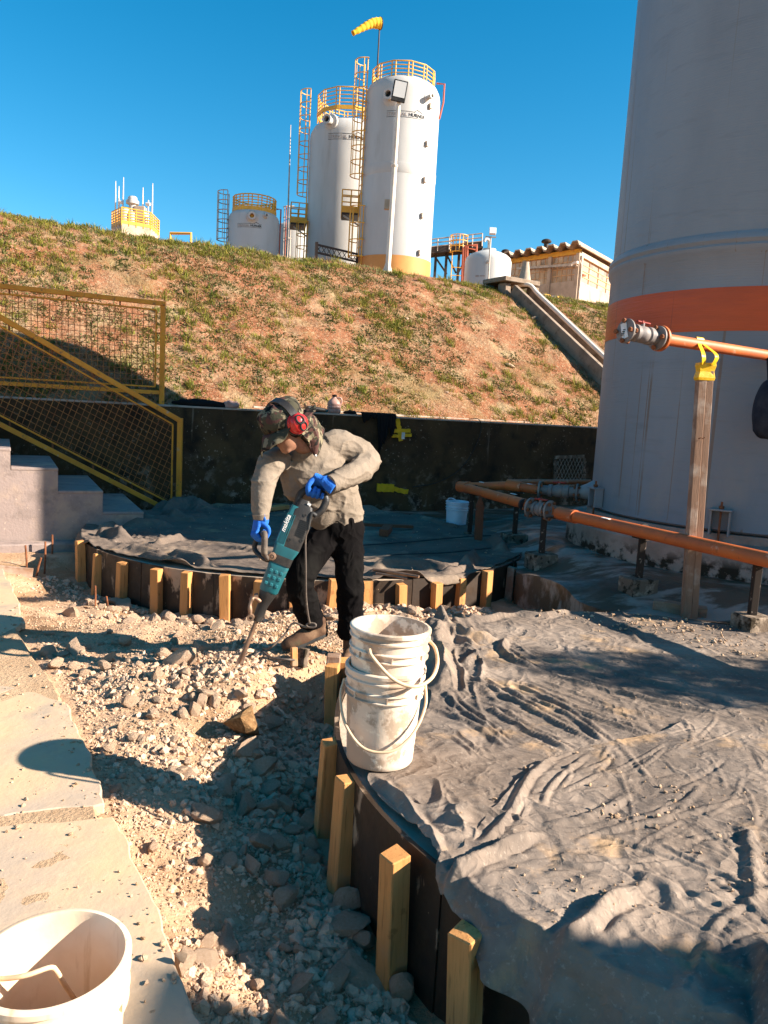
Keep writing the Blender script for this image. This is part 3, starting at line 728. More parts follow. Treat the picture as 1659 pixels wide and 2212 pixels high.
stuff(np_mesh('crown', V - np.array([7.0, 3.1, -.1]), F, 'treeleaf', tr))

# ================================================================== FORMWORKS
def cyl_panel(name, c, r0, r1, a0, a1, z0, z1, mat, parent, n=10):
    vs = []; fs = []
    for i in range(n + 1):
        a = a0 + (a1 - a0) * i / n
        for r, z in ((r0, z0), (r1, z0), (r1, z1), (r0, z1)): vs.append((c[0] + r * math.cos(a), c[1] + r * math.sin(a), z))
    for i in range(n):
        for k in range(4): fs.append((i * 4 + k, i * 4 + (k + 1) % 4, i * 4 + 4 + (k + 1) % 4, i * 4 + 4 + k))
    fs += [(0, 1, 2, 3), tuple(n * 4 + k for k in (3, 2, 1, 0))]
    mb = MB().add(vs, fs); mid = (a0 + a1) / 2
    return mb.build(name, mat, parent, smooth=30)

def stake_mesh(w, L, seed):
    r = random.Random(seed); m = MB(); h = w / 2
    j = lambda: r.uniform(-.004, .004)
    m.hexa([(-h + j(), -h + j(), 0), (h + j(), -h + j(), 0), (h + j(), h + j(), 0), (-h + j(), h + j(), 0), (-h + j(), -h + j(), L + j()), (h + j(), -h + j(), L + j() * 2), (h + j(), h + j(), L + j()), (-h + j(), h + j(), L + j() * 2)])
    return m
_stakes = []
for k in range(4):
    o = stake_mesh(.074, .62, k + 3).build('stake', 'pine', None, bevel=.004); COL.objects.unlink(o); _stakes.append(o)
_si = 0
def add_stake(parent, x, y, ztop, ang, tilt=(0, 0), mat=None, L=None):
    global _si
    tilt = (tilt[0] * 1.6, tilt[1] * 1.6)
    o = _stakes[_si % 4].copy(); _si += 1
    COL.objects.link(o); o.parent = parent
    o.rotation_euler = (tilt[0], tilt[1], ang)
    o.location = Vector((x, y, ztop - .62)) - wloc(parent)
    if mat: o.data = o.data.copy(); o.data.materials[0] = MT[mat]
    return o

FC, FR = (-.8, 8.15), 2.27
far_form = thing('round_formwork', 'round timber formwork behind the worker, ringed by many short pine stakes', 'formwork', (FC[0], FC[1], -.2))
NC, NR = (1.85, 3.35), 2.02
near_form = thing('round_formwork', 'round timber formwork nearest the viewer under the wrinkled grey sheet', 'formwork', (NC[0], NC[1], -.25))
edges = sorted([-176, -150, -121, -103, -86, -62, -47, -25, 0, 30, 60, 90, 120, 150])
for i, a in enumerate(edges):
    b = edges[i + 1] if i + 1 < len(edges) else edges[0] + 360
    j = .004 * (i % 2)
    cyl_panel('plywood_panel', FC, FR - .016 + j, FR + j, rad(a) + .001, rad(b) - .001, -.42, .165 + .004 * math.sin(i * 3), 'ply', far_form)
edges = [-200, -172, -143, -112, -80, -45, -10, 25, 60, 95, 128]
for i, a in enumerate(edges):
    b = edges[i + 1] if i + 1 < len(edges) else edges[0] + 360
    j = .004 * (i % 2)
    cyl_panel('plywood_panel', NC, NR - .018 + j, NR + j, rad(a) + .001, rad(b) - .001, -.45, .172 + .004 * math.sin(i * 3), 'ply', near_form, 14)
far_list = [(205, 1138), (230, 1125), (258, 1118), (300, 1108), (205, 1172), (232, 1188), (268, 1207), (333, 1227), (386, 1240), (484, 1250), (550, 1256), (640, 1262), (717, 1262), (800, 1257), (872, 1255), (942, 1248), (990, 1243), (1041, 1232), (1077, 1217), (1101, 1208), (1097, 1190)]
rs = random.Random(11)
for i, (px, py) in enumerate(far_list):
    q = PZ(px, py, .165); a = math.atan2(q.y - FC[1], q.x - FC[0]); r = FR + .042
    add_stake(far_form, FC[0] + r * math.cos(a), FC[1] + r * math.sin(a), .165 + rs.uniform(-.03, .02), a + rs.uniform(-.16, .16), (rs.uniform(-.03, .03), rs.uniform(-.03, .03)), 'oldwood' if i in (18, 19) else None)
for a in (8, 24, 52, 78, 103, 128, 146): add_stake(far_form, FC[0] + (FR + .042) * math.cos(rad(a)), FC[1] + (FR + .042) * math.sin(rad(a)), .16, rad(a))
near_list = [(697, 1412, .175, 'pine'), (725, 1438, .15, None), (702, 1602, .165, None), (729, 1687, .17, None), (849, 1835, .17, None), (998, 2012, .13, None)]
for i, (px, py, zt, mt) in enumerate(near_list):
    q = PZ(px, py, zt); a = math.atan2(q.y - NC[1], q.x - NC[0]); r = max(NR + .042, min(math.hypot(q.x - NC[0], q.y - NC[1]), 2.22)) if i < 2 else NR + .044
    o = add_stake(near_form, NC[0] + r * math.cos(a), NC[1] + r * math.sin(a), zt, a + [(.35), .2, .15, .18, .12, .1][i], [(0, -.02), (.02, .02), (0, -.02), (.015, -.03), (-.02, .035), (0, .05)][i], None)
    if i == 0: o['label'] = 'speckled weathered stake standing first in the row'; o.data = o.data.copy(); o.data.materials[0] = MT['oldwood']
for a in (-118, -98, -75, 135, 115, 98, 80, 62, 45): add_stake(near_form, NC[0] + (NR + .042) * math.cos(rad(a)), NC[1] + (NR + .042) * math.sin(rad(a)), .15, rad(a))

tag(MB().lathe([(FR - .02, -.3), (FR - .02, .145), (.01, .15)], (FC[0], FC[1], 0), 96).build('concrete_slab', 'slab', smooth=30, base=(FC[0], FC[1], -.2)), 'round concrete slab inside the far stake-ringed formwork', 'slab')
tag(MB().lathe([(NR - .022, -.3), (NR - .022, .15), (.01, .155)], (NC[0], NC[1], 0), 96).build('concrete_slab', 'slab', smooth=30, base=(NC[0], NC[1], -.2)), 'pale round concrete slab under the near wrinkled sheet', 'slab')

# ================================================================== SHEETS
def cr(u, v, z=.17): q = PZ((1600 + u * .8584) / 1.823, (2300 + v * .8584) / 1.823, z); return (q.x, q.y)
def c5(u, v, z=.17): q = PZ((1200 + u * 1.0995) / 1.823, (3000 + v * 1.0995) / 1.823, z); return (q.x, q.y)
def ridge(X, Y, pts, h, w, skew=0.0):
    """soft fold of height h and half width w along a polyline, fading out at its ends"""
    pts = np.array([(p[0], p[1]) for p in catmull([(p[0], p[1], 0) for p in pts], 5)]); n = len(pts) - 1
    best = np.full(X.shape, 9.0); tt = np.zeros(X.shape); side = np.zeros(X.shape)
    lo, hi = pts.min(0) - 4 * w, pts.max(0) + 4 * w
    msk = (X > lo[0]) & (X < hi[0]) & (Y > lo[1]) & (Y < hi[1])
    if not msk.any(): return np.zeros(X.shape)
    x, y = X[msk], Y[msk]; b = np.full(x.shape, 9.0); t_ = np.zeros(x.shape); s_ = np.zeros(x.shape)
    for i in range(n):
        a, c = pts[i], pts[i + 1]; d = c - a; L2 = d @ d + 1e-12
        t = np.clip(((x - a[0]) * d[0] + (y - a[1]) * d[1]) / L2, 0, 1)
        ex, ey = x - a[0] - t * d[0], y - a[1] - t * d[1]; dist = np.hypot(ex, ey); k = dist < b
        b[k] = dist[k]; t_[k] = ((i + t) / n)[k]; s_[k] = np.sign(d[0] * ey - d[1] * ex)[k]
    env = np.clip(np.minimum(t_, 1 - t_) * 5, 0, 1); env = env * env * (3 - 2 * env)
    ww = w * (1 + skew * s_)
    q = b / ww; out = np.zeros(X.shape); out[msk] = h * env * ((.62 * np.exp(-q * 1.25) + .38 * np.exp(-q * q)) if w < .03 else np.exp(-q * q)) - .3 * h * env * np.exp(-((b - 1.7 * w) / (.7 * w)) ** 2)
    return out
def drape(X, Y, h, c, R, ztop, flare=.30, ripple=.0):
    dx, dy = X - c[0], Y - c[1]; r = np.hypot(dx, dy) + 1e-9; a = np.arctan2(dy, dx)
    ov = np.maximum(r - R, 0); rip = ripple * ov * (np.sin(a * 34 + 3 * n2(a * 3, a, 2, 2)) + .6 * np.sin(a * 71))
    r2 = np.where(ov > 0, R + .012 * np.minimum(ov / .03, 1) + flare * ov + rip, r)
    z = ztop + h * np.where(ov > 0, np.exp(-ov * 6), 1) - np.where(ov > 0, ov * math.sqrt(max(0, 1 - flare ** 2)) - .012 * np.exp(-ov / .02) + .012 - .0, 0)
    out_h = np.where(ov > 0, h * (1 - np.exp(-ov * 6)), 0)
    r2 = r2 + out_h * .8
    return np.stack([c[0] + dx / r * r2, c[1] + dy / r * r2, z], -1)
def wrk(X, Y, sc, off):
    """creased cloth: sharp ridges where folded noise changes sign"""
    wx = X + .35 / sc * n2(X, Y, sc * .8, 2, off + 5); wy = Y + .35 / sc * n2(X, Y, sc * .8, 2, off + 9)
    return (1 - np.minimum(np.abs(n2(wx, wy, sc, 2, off)) * 2.6, 1)) ** 1.6
def resample(pts, n):
    p = np.array([(q[0], q[1]) for q in catmull([(a[0], a[1], 0) for a in pts], 12)])
    L = np.r_[0, np.cumsum(np.hypot(*np.diff(p, axis=0).T))]; s = np.linspace(0, L[-1], n)
    return np.stack([np.interp(s, L, p[:, 0]), np.interp(s, L, p[:, 1])], -1)
def resample_matched(pts, n):
    return np.array([(q[0], q[1]) for q in catmull([(a[0], a[1], 0) for a in pts], max(2, n // (len(pts) - 1)))])

# near lower sheet, pulled into a fan of folds by the bundle behind the buckets
LA = [(.24, 2.16), (.15, 2.36), (.0, 2.66), (.06, 2.92), (.2, 3.22), (.27, 3.6), (.16, 4.0), (.06, 4.5), (.05, 5.0), (.5, 5.34), (1.4, 5.345), (2.2, 5.28), (3.0, 4.95)]
RA = [(1.0, 2.1), (1.3, 2.3), (1.6, 2.5), (1.9, 2.7), (2.3, 2.9), (2.7, 3.1), (3.0, 3.2), (3.4, 3.3), (3.6, 3.4), (3.7, 3.6), (3.72, 3.8), (3.7, 4.1), (3.55, 4.35)]
Lp = resample_matched(LA, 430); Rp = resample_matched(RA, 430); nL = len(Lp)
jag = .012 * n2(np.arange(nL) * .02, np.zeros(nL), 9, 4, 1.0)
Lp = Lp + np.stack([jag, jag * .6], -1)
v = np.linspace(0, 1, 400) ** 1.15
X = Lp[:, None, 0] * (1 - v) + Rp[:, None, 0] * v; Y = Lp[:, None, 1] * (1 - v) + Rp[:, None, 1] * v
h = .006 * n2(X, Y, 3, 3, 2.0) + .004 * n2(X * 1.2 + Y * .5, Y * 3, 6, 3, 4.0) + .004 * wrk(X * .7 + Y * .3, Y * 2.2, 4, 4.0)
fan = [[(380, 480), (700, 590), (960, 770)], [(450, 450), (800, 600), (1150, 720)], [(600, 400), (900, 490), (1250, 570), (1450, 610)],
       [(160, 500), (260, 590), (380, 680), (450, 730)], [(330, 560), (560, 680), (800, 800)], [(240, 410), (480, 540), (700, 650), (900, 750)],
       [(700, 350), (1000, 430), (1300, 500), (1520, 570)], [(100, 570), (300, 650), (480, 780)], [(200, 700), (330, 810)], [(450, 280), (620, 390), (1000, 470)],
       [(300, 470), (620, 600), (860, 720)], [(520, 440), (850, 560), (1150, 650)], [(650, 380), (950, 470), (1180, 530)], [(800, 380), (1150, 450), (1400, 520)]]
for i, pl_ in enumerate(fan):
    big = i < 8
    h += ridge(X, Y, [cr(*p) for p in pl_], (.017 if big else .009), (.016 if big else .010), .25)
    sh = [cr(p[0] + 28, p[1] - 16) for p in pl_]
    h += ridge(X, Y, sh, .008, .012)
bundle = [[(20, 95), (80, 110), (130, 170), (150, 260), (165, 350), (168, 460), (120, 520)], [(90, 130), (180, 210), (300, 260), (440, 265)], [(120, 190), (240, 260), (330, 300)],
          [(0, 140), (60, 180), (100, 260), (110, 380)], [(210, 130), (330, 170), (480, 140), (640, 150), (800, 110)], [(300, 120), (420, 115), (620, 120)], [(170, 330), (260, 300), (330, 330)],
          [(230, 390), (330, 340), (430, 330)], [(460, 250), (440, 310), (500, 360), (620, 400)], [(840, 110), (960, 130), (1010, 200)], [(960, 220), (1000, 200), (1080, 290)]]
for i, pl_ in enumerate(bundle):
    h += ridge(X, Y, [cr(p[0], p[1]) for p in pl_], [.06, .045, .03, .05, .025, .015, .025, .025, .03, .015, .015][i], [.05, .035, .025, .045, .03, .025, .025, .025, .022, .03, .02][i])
cl = np.exp(-((X - .22) / .3) ** 2 - ((Y - 4.95) / .38) ** 2); cl2 = np.exp(-((X - .42) / .26) ** 2 - ((Y - 4.2) / .7) ** 2)
h += cl * (.03 + .05 * wrk(X + .4 * Y, Y, 4.5, 6.0) + .02 * wrk(X, Y, 11, 1.0)) + cl2 * (.008 + .035 * wrk(X * 1.9, Y * .6, 5, 3.0))
# crumpled tail near the bucket and the front corner
ct = np.exp(-((X - .33) / .26) ** 2 - ((Y - 2.42) / .24) ** 2)
h += ct * (.01 + .03 * wrk(X, Y, 5, 9.0) + .01 * wrk(X, Y, 13, 2.0))
h += ridge(X, Y, [(.0, 2.72), (.12, 2.5), (.2, 2.3), (.25, 2.15)], .02, .02)
# countless fine creases fanning out of the bundle
rc = random.Random(3)
for k in range(150):
    t = rc.random(); ox, oy = .32 + .25 * rc.random(), 3.25 + 1.75 * rc.random(); a_ = rad(-8 - 42 * rc.random() - (4.2 - oy) * 6); s0 = rc.uniform(0, 1.1); L = rc.uniform(.25, .9); w_ = rc.uniform(.004, .010)
    pts_ = [(ox + math.cos(a_) * (s0 + L * q) + rc.uniform(-.012, .012), oy + math.sin(a_) * (s0 + L * q) + rc.uniform(-.012, .012)) for q in (0, .33, .66, 1)]
    h += ridge(X, Y, pts_, rc.choice([-.6, 1, 1]) * w_ * rc.uniform(.5, .95), w_, .2)
h = np.maximum(h, -.006)
hA = (X, Y)
V = drape(X, Y, h, NC, NR + .005, .178, .35, .08).reshape(-1, 3)
o = np_mesh('tarp', V, grid_faces(nL, 400), 'tarp', smooth=True)
o.modifiers.new('thickness', 'SOLIDIFY').thickness = -.004
tag(o, 'wrinkled grey sheet with a fan of long folds beside the bucket stack', 'tarp')

# near upper sheet lying over it and hanging over the front rim
def hang(a, ov): return (NC[0] + (NR + ov) * math.cos(rad(a)), NC[1] + (NR + ov) * math.sin(rad(a)))
LB = [(3.3, 4.6), (2.6, 4.05), (1.93, 3.63), (1.587, 3.457), (1.24, 3.2), (.795, 2.95), (.6, 2.78), (.44, 2.5), (.33, 2.28), (.205, 2.13), hang(-139, .09), hang(-134, .17), hang(-128, .25), hang(-120, .3), hang(-108, .31), hang(-92, .3)]
RB = [(3.7, 4.2), (3.75, 4.0), (3.8, 3.7), (3.8, 3.5), (3.8, 3.3), (3.8, 3.1), (3.8, 2.9), (3.75, 2.7), (3.7, 2.5), (3.65, 2.35), (3.6, 2.2), (3.5, 2.05), (3.4, 1.9), (3.3, 1.8), (3.1, 1.65), (2.9, 1.5)]
Lp = resample_matched(LB, 450); Rp = resample_matched(RB, 450); nL = len(Lp)
jag = .02 * n2(np.arange(nL) * .02, np.zeros(nL), 6, 5, 5.0); Lp = Lp + np.stack([jag, -jag * .6], -1)
v = np.linspace(0, 1, 420) ** 1.3
X = Lp[:, None, 0] * (1 - v) + Rp[:, None, 0] * v; Y = Lp[:, None, 1] * (1 - v) + Rp[:, None, 1] * v
h = .009 + .010 * n2(X, Y, 1.6, 3, 7.0) + .004 * n2(X, Y, 11, 3, 3.0)
fb = [(cr, [(1390, 920), (1250, 1040), (1050, 1110), (960, 1150)], .03, .022), (cr, [(1030, 970), (850, 1100), (620, 1140)], .045, .04), (cr, [(740, 850), (745, 910), (690, 980)], .022, .02),
      (cr, [(1110, 790), (1180, 840), (1250, 920)], .015, .016), (cr, [(1500, 750), (1505, 810)], .015, .014), (cr, [(1580, 790), (1640, 900)], .015, .016), (cr, [(1270, 800), (1400, 745), (1540, 690)], .012, .012),
      (cr, [(1280, 800), (1450, 890), (1659, 980)], .014, .014), (cr, [(880, 860), (930, 920), (1000, 960)], .018, .018), (cr, [(560, 860), (620, 850), (740, 800), (940, 770)], .02, .022), (cr, [(1330, 880), (1395, 910), (1380, 960)], .014, .014),
      (c5, [(1170, 130), (1100, 190), (930, 240), (840, 250)], .035, .03), (c5, [(1440, 100), (1300, 220), (1080, 270), (930, 330)], .03, .026), (c5, [(1560, 250), (1590, 330), (1600, 450), (1610, 640)], .07, .05), (c5, [(1650, 290), (1600, 290), (1560, 340)], .05, .035),
      (c5, [(1170, 430), (1240, 450), (1310, 500), (1300, 580)], .055, .05), (c5, [(1230, 440), (1180, 500), (1060, 580), (1000, 740)], .05, .04), (c5, [(1300, 560), (1400, 540), (1560, 500)], .035, .04), (c5, [(700, 400), (830, 430), (1000, 430), (1150, 480)], .02, .02),
      (c5, [(560, 440), (640, 420), (740, 370), (800, 380)], .035, .03), (c5, [(560, 430), (620, 520), (690, 600)], .03, .03), (c5, [(1380, 640), (1330, 720), (1340, 900)], .04, .05), (c5, [(1100, 690), (1200, 700), (1280, 800)], .04, .05), (c5, [(1460, 660), (1420, 780), (1520, 850)], .045, .05)]
for f_, pl_, hh, ww in fb: h += ridge(X, Y, [f_(*p) for p in pl_], hh * .24, ww * .42, .2)
h += .005 * wrk(X * .8 + Y * .3, Y * 1.3, 3.2, 21.)
bnd = [[(.75, 2.93), (.6, 2.72), (.47, 2.42), (.33, 2.2)], [(.9, 2.98), (.68, 2.68), (.6, 2.5)], [(.62, 2.8), (.46, 2.6)]]
for i, pl_ in enumerate(bnd): h += ridge(X, Y, pl_, [.016, .010, .010][i], [.015, .010, .010][i])
h += .03 * np.exp(-(((X - NC[0]) ** 2 + (Y - NC[1]) ** 2) ** .5 - 1.95) ** 2 / .04) * np.abs(n2(X, Y, 3.2, 2, 8.0)) * (Y < 2.3) * .4
fl = np.clip((2.15 - Y) / .6, 0, 1); h += fl * (.05 * wrk(X * 1.5, Y * .7, 1.8, 15.0) + .016 * wrk(X, Y, 6, 11.0) + .02 * n2(X, Y, 2.0, 2, 13.))
rc = random.Random(8)
for k in range(170):
    if k % 2: ox, oy, a_ = .3 + .2 * rc.random(), 2.1 + .6 * rc.random(), rad(rc.uniform(-38, 28)); s0 = rc.uniform(.05, 1.2)
    else: ox, oy, a_ = rc.uniform(.5, 2.6), rc.uniform(1.3, 3.2), rad(rc.choice([20, 35, 40, -35, -70, 80]) + rc.uniform(-18, 18)); s0 = 0
    L = rc.uniform(.12, .55); w_ = rc.uniform(.004, .011); bend = rc.uniform(-.06, .06)
    pts_ = [(ox + math.cos(a_ + bend * q * 6) * (s0 + L * q) + rc.uniform(-.008, .008), oy + math.sin(a_ + bend * q * 6) * (s0 + L * q) + rc.uniform(-.008, .008)) for q in (0, .33, .66, 1)]
    h += ridge(X, Y, pts_, rc.choice([-.6, 1, 1]) * w_ * rc.uniform(.5, 1.0), w_, .2)
for k in range(16):
    a_ = rc.uniform(-142, -88); r0 = rc.uniform(1.55, 1.85); da = rc.uniform(-3, 3)
    pts_ = [(NC[0] + (r0 + (NR + .42 - r0) * q) * math.cos(rad(a_ + da * q)), NC[1] + (r0 + (NR + .42 - r0) * q) * math.sin(rad(a_ + da * q))) for q in (0, .35, .7, 1)]
    h += ridge(X, Y, pts_, rc.uniform(.015, .045), rc.uniform(.016, .029), .3)
h = np.maximum(h, .002)
V = drape(X, Y, h, NC, NR + .012, .184, .34, .18).reshape(-1, 3)
o = np_mesh('tarp', V, grid_faces(nL, 420), 'tarp', smooth=True)
o.modifiers.new('thickness', 'SOLIDIFY').thickness = -.004
tag(o, 'dusty grey sheet lapping over the fanned one and hanging off the front rim', 'tarp')

# far sheet
na, ns = 620, 150
A = np.linspace(-math.pi, math.pi, na); 
ov = -.05 + .03 * n2(A * 2, A * 0, 3, 4, 1.0)
deg = np.degrees(A)
ov += .16 * np.exp(-((deg + 160) / 16) ** 2) + .1 * np.exp(-((deg - 140) / 35) ** 2) + .13 * np.exp(-((deg + 52) / 9) ** 2) - .07 * np.exp(-((deg + 98) / 34) ** 2) + .05 * np.exp(-((deg + 12) / 14) ** 2)
ov = np.where(np.abs(deg) > 179.9, ov.mean() * 0 + .07, ov); ov[0] = ov[-1]
S = np.linspace(.02, 1, ns) ** .8
RR = S[None, :] * (FR + ov)[:, None]; X = FC[0] + RR * np.cos(A)[:, None]; Y = FC[1] + RR * np.sin(A)[:, None]
h = .012 * wrk(X * .6, Y * 1.5, 2.0, 2.0) + .006 * wrk(X, Y * 1.4, 7, 4.0) + .008 * n2(X, Y, 2.5, 3, 4.0)
D_ = lambda px, py: (lambda q: (q.x, q.y))(PZ(px, py, .17))
for pts_, hh, ww in [([(330, 1090), (360, 1100), (420, 1095), (450, 1110)], .09, .13), ([(300, 1110), (330, 1125), (400, 1120), (470, 1118)], .05, .09), ([(240, 1130), (300, 1135), (380, 1140)], .06, .08), ([(350, 1112), (380, 1122), (430, 1128)], .07, .05),
                     ([(205, 1160), (240, 1160), (275, 1172)], .09, .07), ([(215, 1150), (235, 1140), (250, 1130)], .06, .05), ([(270, 1185), (320, 1195), (360, 1205)], .05, .05), ([(400, 1165), (360, 1175), (330, 1182)], .05, .035), ([(360, 1198), (420, 1212), (455, 1228)], .06, .05), ([(300, 1200), (360, 1215), (420, 1228)], .05, .04),
                     ([(460, 1180), (600, 1200), (700, 1205)], .03, .03), ([(470, 1195), (560, 1190), (640, 1180)], .02, .02), ([(800, 1228), (860, 1222), (950, 1235)], .07, .05), ([(780, 1240), (850, 1248), (930, 1250)], .06, .05), ([(900, 1215), (960, 1228), (1010, 1222)], .05, .04), ([(1000, 1225), (1015, 1215), (1025, 1205)], .1, .06), ([(950, 1240), (1000, 1232), (1020, 1222)], .05, .04),
                     ([(790, 1180), (880, 1172), (1000, 1160), (1050, 1150)], .02, .022), ([(790, 1205), (900, 1195), (1080, 1185)], .02, .022), ([(560, 1095), (700, 1100), (860, 1105), (930, 1120)], .05, .07), ([(1060, 1165), (1080, 1180), (1085, 1195)], .08, .06), ([(900, 1085 + 30), (960, 1135), (1000, 1142)], .04, .03), ([(500, 1110), (640, 1115), (760, 1112)], .025, .05)]:
    h += ridge(X, Y, [D_(*p) for p in pts_], hh, ww)
hp = np.exp(-((X + 2.4) / .55) ** 2 - ((Y - 9.3) / .6) ** 2); h += hp * (.05 * wrk(X, Y, 3.5, 6.0) + .02 * wrk(X, Y, 9, 1.))
lf = np.exp(-((X + 2.4) / .6) ** 2 - ((Y - 7.2) / .7) ** 2); h += lf * (.03 * wrk(X, Y, 4, 16.0) + .02 * wrk(X, Y, 10, 7.))
h += np.clip((RR - FR + .18) / .2, 0, 1) * .03 * np.abs(n2(X, Y, 6, 3, 8.0))
h = np.maximum(h, .0)
V = drape(X, Y, h, FC, FR + .004, .170, .4, .1).reshape(-1, 3)
o = np_mesh('tarp', V, grid_faces(na, ns), 'tarp_dark', smooth=True)
o.modifiers.new('thickness', 'SOLIDIFY').thickness = -.004
tag(o, 'dark dusty sheet covering the far round slab behind the worker', 'tarp')

# timbers and a bar lying on the far sheet
board('timber_batten', PZ(785, 1133, .215), PZ(893, 1138, .215), .05, .035, 'redwood', 'long reddish batten lying on the far dark sheet', 'timber')
board('timber_block', PZ(829, 1151, .225), PZ(838, 1140, .225), .10, .07, 'redwood', 'short reddish wood block beside the batten on the far sheet', 'timber')
board('timber_plank', PZ(560, 1101, .21), PZ(618, 1094, .21), .12, .05, 'pine', 'pale plank end lying on the far sheet behind the worker', 'timber')
m = MB(); m.tube([PZ(806, 1230, .23), PZ(850, 1236, .225), PZ(905, 1246, .225)], .012, 8); m.tube([PZ(812, 1238, .215), PZ(880, 1250, .215)], .009, 8)
tag(m.build('steel_rod', 'toolsteel', smooth=50, base=PZ(850, 1236, .22)), 'pair of rusty steel rods on the front edge of the far sheet', 'rod')
m = MB(); m.tube(catmull([PZ(780, 1178, .2), PZ(880, 1171, .2), PZ(1000, 1160, .2), PZ(1060, 1157, .2)], 6), .006, 6); 
tag(m.build('cable', 'rubber', smooth=50, base=PZ(880, 1171, .19)), 'upper dark cable trailing across the far sheet', 'cable')
m = MB(); m.tube(catmull([PZ(780, 1207, .2), PZ(860, 1198, .2), PZ(960, 1194, .2), PZ(1060, 1184, .2)], 6), .006, 6)
tag(m.build('cable', 'rubber', smooth=50, base=PZ(860, 1198, .19)), 'lower dark cable trailing across the far sheet', 'cable')

# ================================================================== RUBBLE
def rock_shape(seed, sub=2, flat=.75):
    r = np.random.default_rng(seed); bm = bmesh.new(); bmesh.ops.create_icosphere(bm, subdivisions=sub, radius=1)
    V = np.array([v.co for v in bm.verts]); F = np.array([[v.index for v in f.verts] for f in bm.faces]); bm.free()
    V = V * (1 + .2 * fbm(V + seed, 1.3, 3))[:, None]
    for k in range(16 if sub > 1 else 11):
        n = r.normal(0, 1, 3); n /= np.linalg.norm(n); d = r.uniform(.36, .8); e = V @ n - d
        V = V - np.where(e > 0, e * .98, 0)[:, None] * n
    V /= np.linalg.norm(V, axis=1).mean() / .84
    if sub > 1: V = V * (1 + .06 * fbm(V * 3 + seed, 2.0, 3))[:, None]
    V *= np.array([r.uniform(.85, 1.2), r.uniform(.7, 1.0), flat * r.uniform(.7, 1.1)])
    return V, F
rock_me = []
for k in range(10):
    V, F = rock_shape(k + 20, 2)
    o = np_mesh('rock', V, F, 'rock'); COL.objects.unlink(o); rock_me.append(o)
def put_rock(x, y, s, k, z=None, mat=None, label=None, group=None, sq=(1, 1, 1), rot=None, sink=.3):
    o = rock_me[k % 10].copy(); COL.objects.link(o)
    if mat: o.data = o.data.copy(); o.data.materials[0] = MT[mat]
    zz = gz(x, y) if z is None else z
    o.location = (x, y, zz + s * sq[2] * (.62 - sink))
    o.rotation_euler = rot or (random.uniform(-.5, .5), random.uniform(-.5, .5), random.uniform(0, 6.3)); o.scale = (s * sq[0], s * sq[1], s * sq[2])
    return tag(o, label, 'rock', group)
def on_ground(px, py):
    z = -.1
    for _ in range(6):
        q = PZ(px, py, z); z = gz(q.x, q.y)
    return PZ(px, py, z)
def px_rock(px, py, wpx, k, label, mat=None, sq=(1, 1, 1), rot=None, sink=.25):
    q = on_ground(px, py); s = wpx / 2 / FPX * (q - Vector((0, 0, EYE))).length
    return put_rock(q.x, q.y, s, k, None, mat, label, None, sq, rot, sink)
px_rock(525, 1585, 128, 1, 'large brown boulder left of the speckled stake', 'rock_brown', (1, .8, .8))
px_rock(752, 1965, 68, 2, 'grey rock wedged between the second and third near stakes', None, (.95, .9, 1.2), (0, .1, .5))
px_rock(776, 2010, 36, 3, 'small ochre rock beside the grey wedge rock', 'rock_brown', (1, .9, .9))
px_rock(765, 2115, 100, 4, 'big pitted rock at the foot of the third near stake', None, (1.1, .7, .7), (.2, .3, -.5))
px_rock(872, 2150, 78, 5, 'upright rock slab leaning at the front formwork', None, (.8, .7, 1.5), (.2, -.3, .4))
px_rock(790, 2010 + 30, 62, 6, 'rounded rock resting against the third near stake', None, (1, .9, 1))
px_rock(393, 1432, 92, 7, 'sunlit pale boulder half sunk in the rubble mound', None, (1.1, .9, .7), None, .4)
px_rock(450, 1525, 60, 8, 'flat pale stone in the sun above the brown boulder', None, (1.2, .8, .5))
px_rock(392, 2143, 26, 3, 'single grey pebble on the flagstone edge near the front bucket', None).location.z = .02
px_rock(600, 1830, 60, 9, 'broad rock lying in the shade mid trench', None, (1, .9, .8))
px_rock(330, 1840, 38, 0, 'rock tumbled against the broken path edge', None)
px_rock(490, 2030, 46, 2, 'rock alone in the shaded gravel by the path', None, (1.1, .9, .8))
def rubble_density(x, y):
    ex = edge_x(y)
    rn = np.hypot(x - NC[0], y - NC[1]) - NR - .07; rf = np.hypot(x - FC[0], y - FC[1]) - FR - .07
    ok = (x > ex + .03) & (rn > .0) & (rf > .0) & (y > 1.2) & (y < 7.4) & (x < 1.0) & ((x < .35) | (y > 5.2))
    near = 1.25 * np.exp(-np.abs(rn) / .45) * (y < 4) + .9 * np.exp(-np.abs(rf) / .3) + .55 * np.exp(-(((x + .9) / .8) ** 2 + ((y - 4.2) / .6) ** 2))
    return ok, np.clip(.16 + near + .5 * n2(x, y, 2.5, 3, 20.0), .04, 1.3)
cnt = 0; groups = {}
cand = []
while len(cand) < 288:
    y = random.uniform(1.25, 6.4); x = random.uniform(-2.8, .6)
    ok, d = rubble_density(np.array([x]), np.array([y]))
    if not ok[0] or random.random() > d[0] * .75: continue
    if y > 4.7 and -0.9 < x < .1 and random.random() < .5: continue
    if math.hypot(x + .75, y - 4.05) < .14 or (abs(x + .4) < .28 and abs(y - 4.4) < .22): continue
    s = .024 + .045 * random.random() ** 2.2
    if y > 5.2: s *= 1.25
    if y < 3.4 and math.hypot(x - NC[0], y - NC[1]) - NR < .55: s *= 1.15
    cand.append((x, y, s))
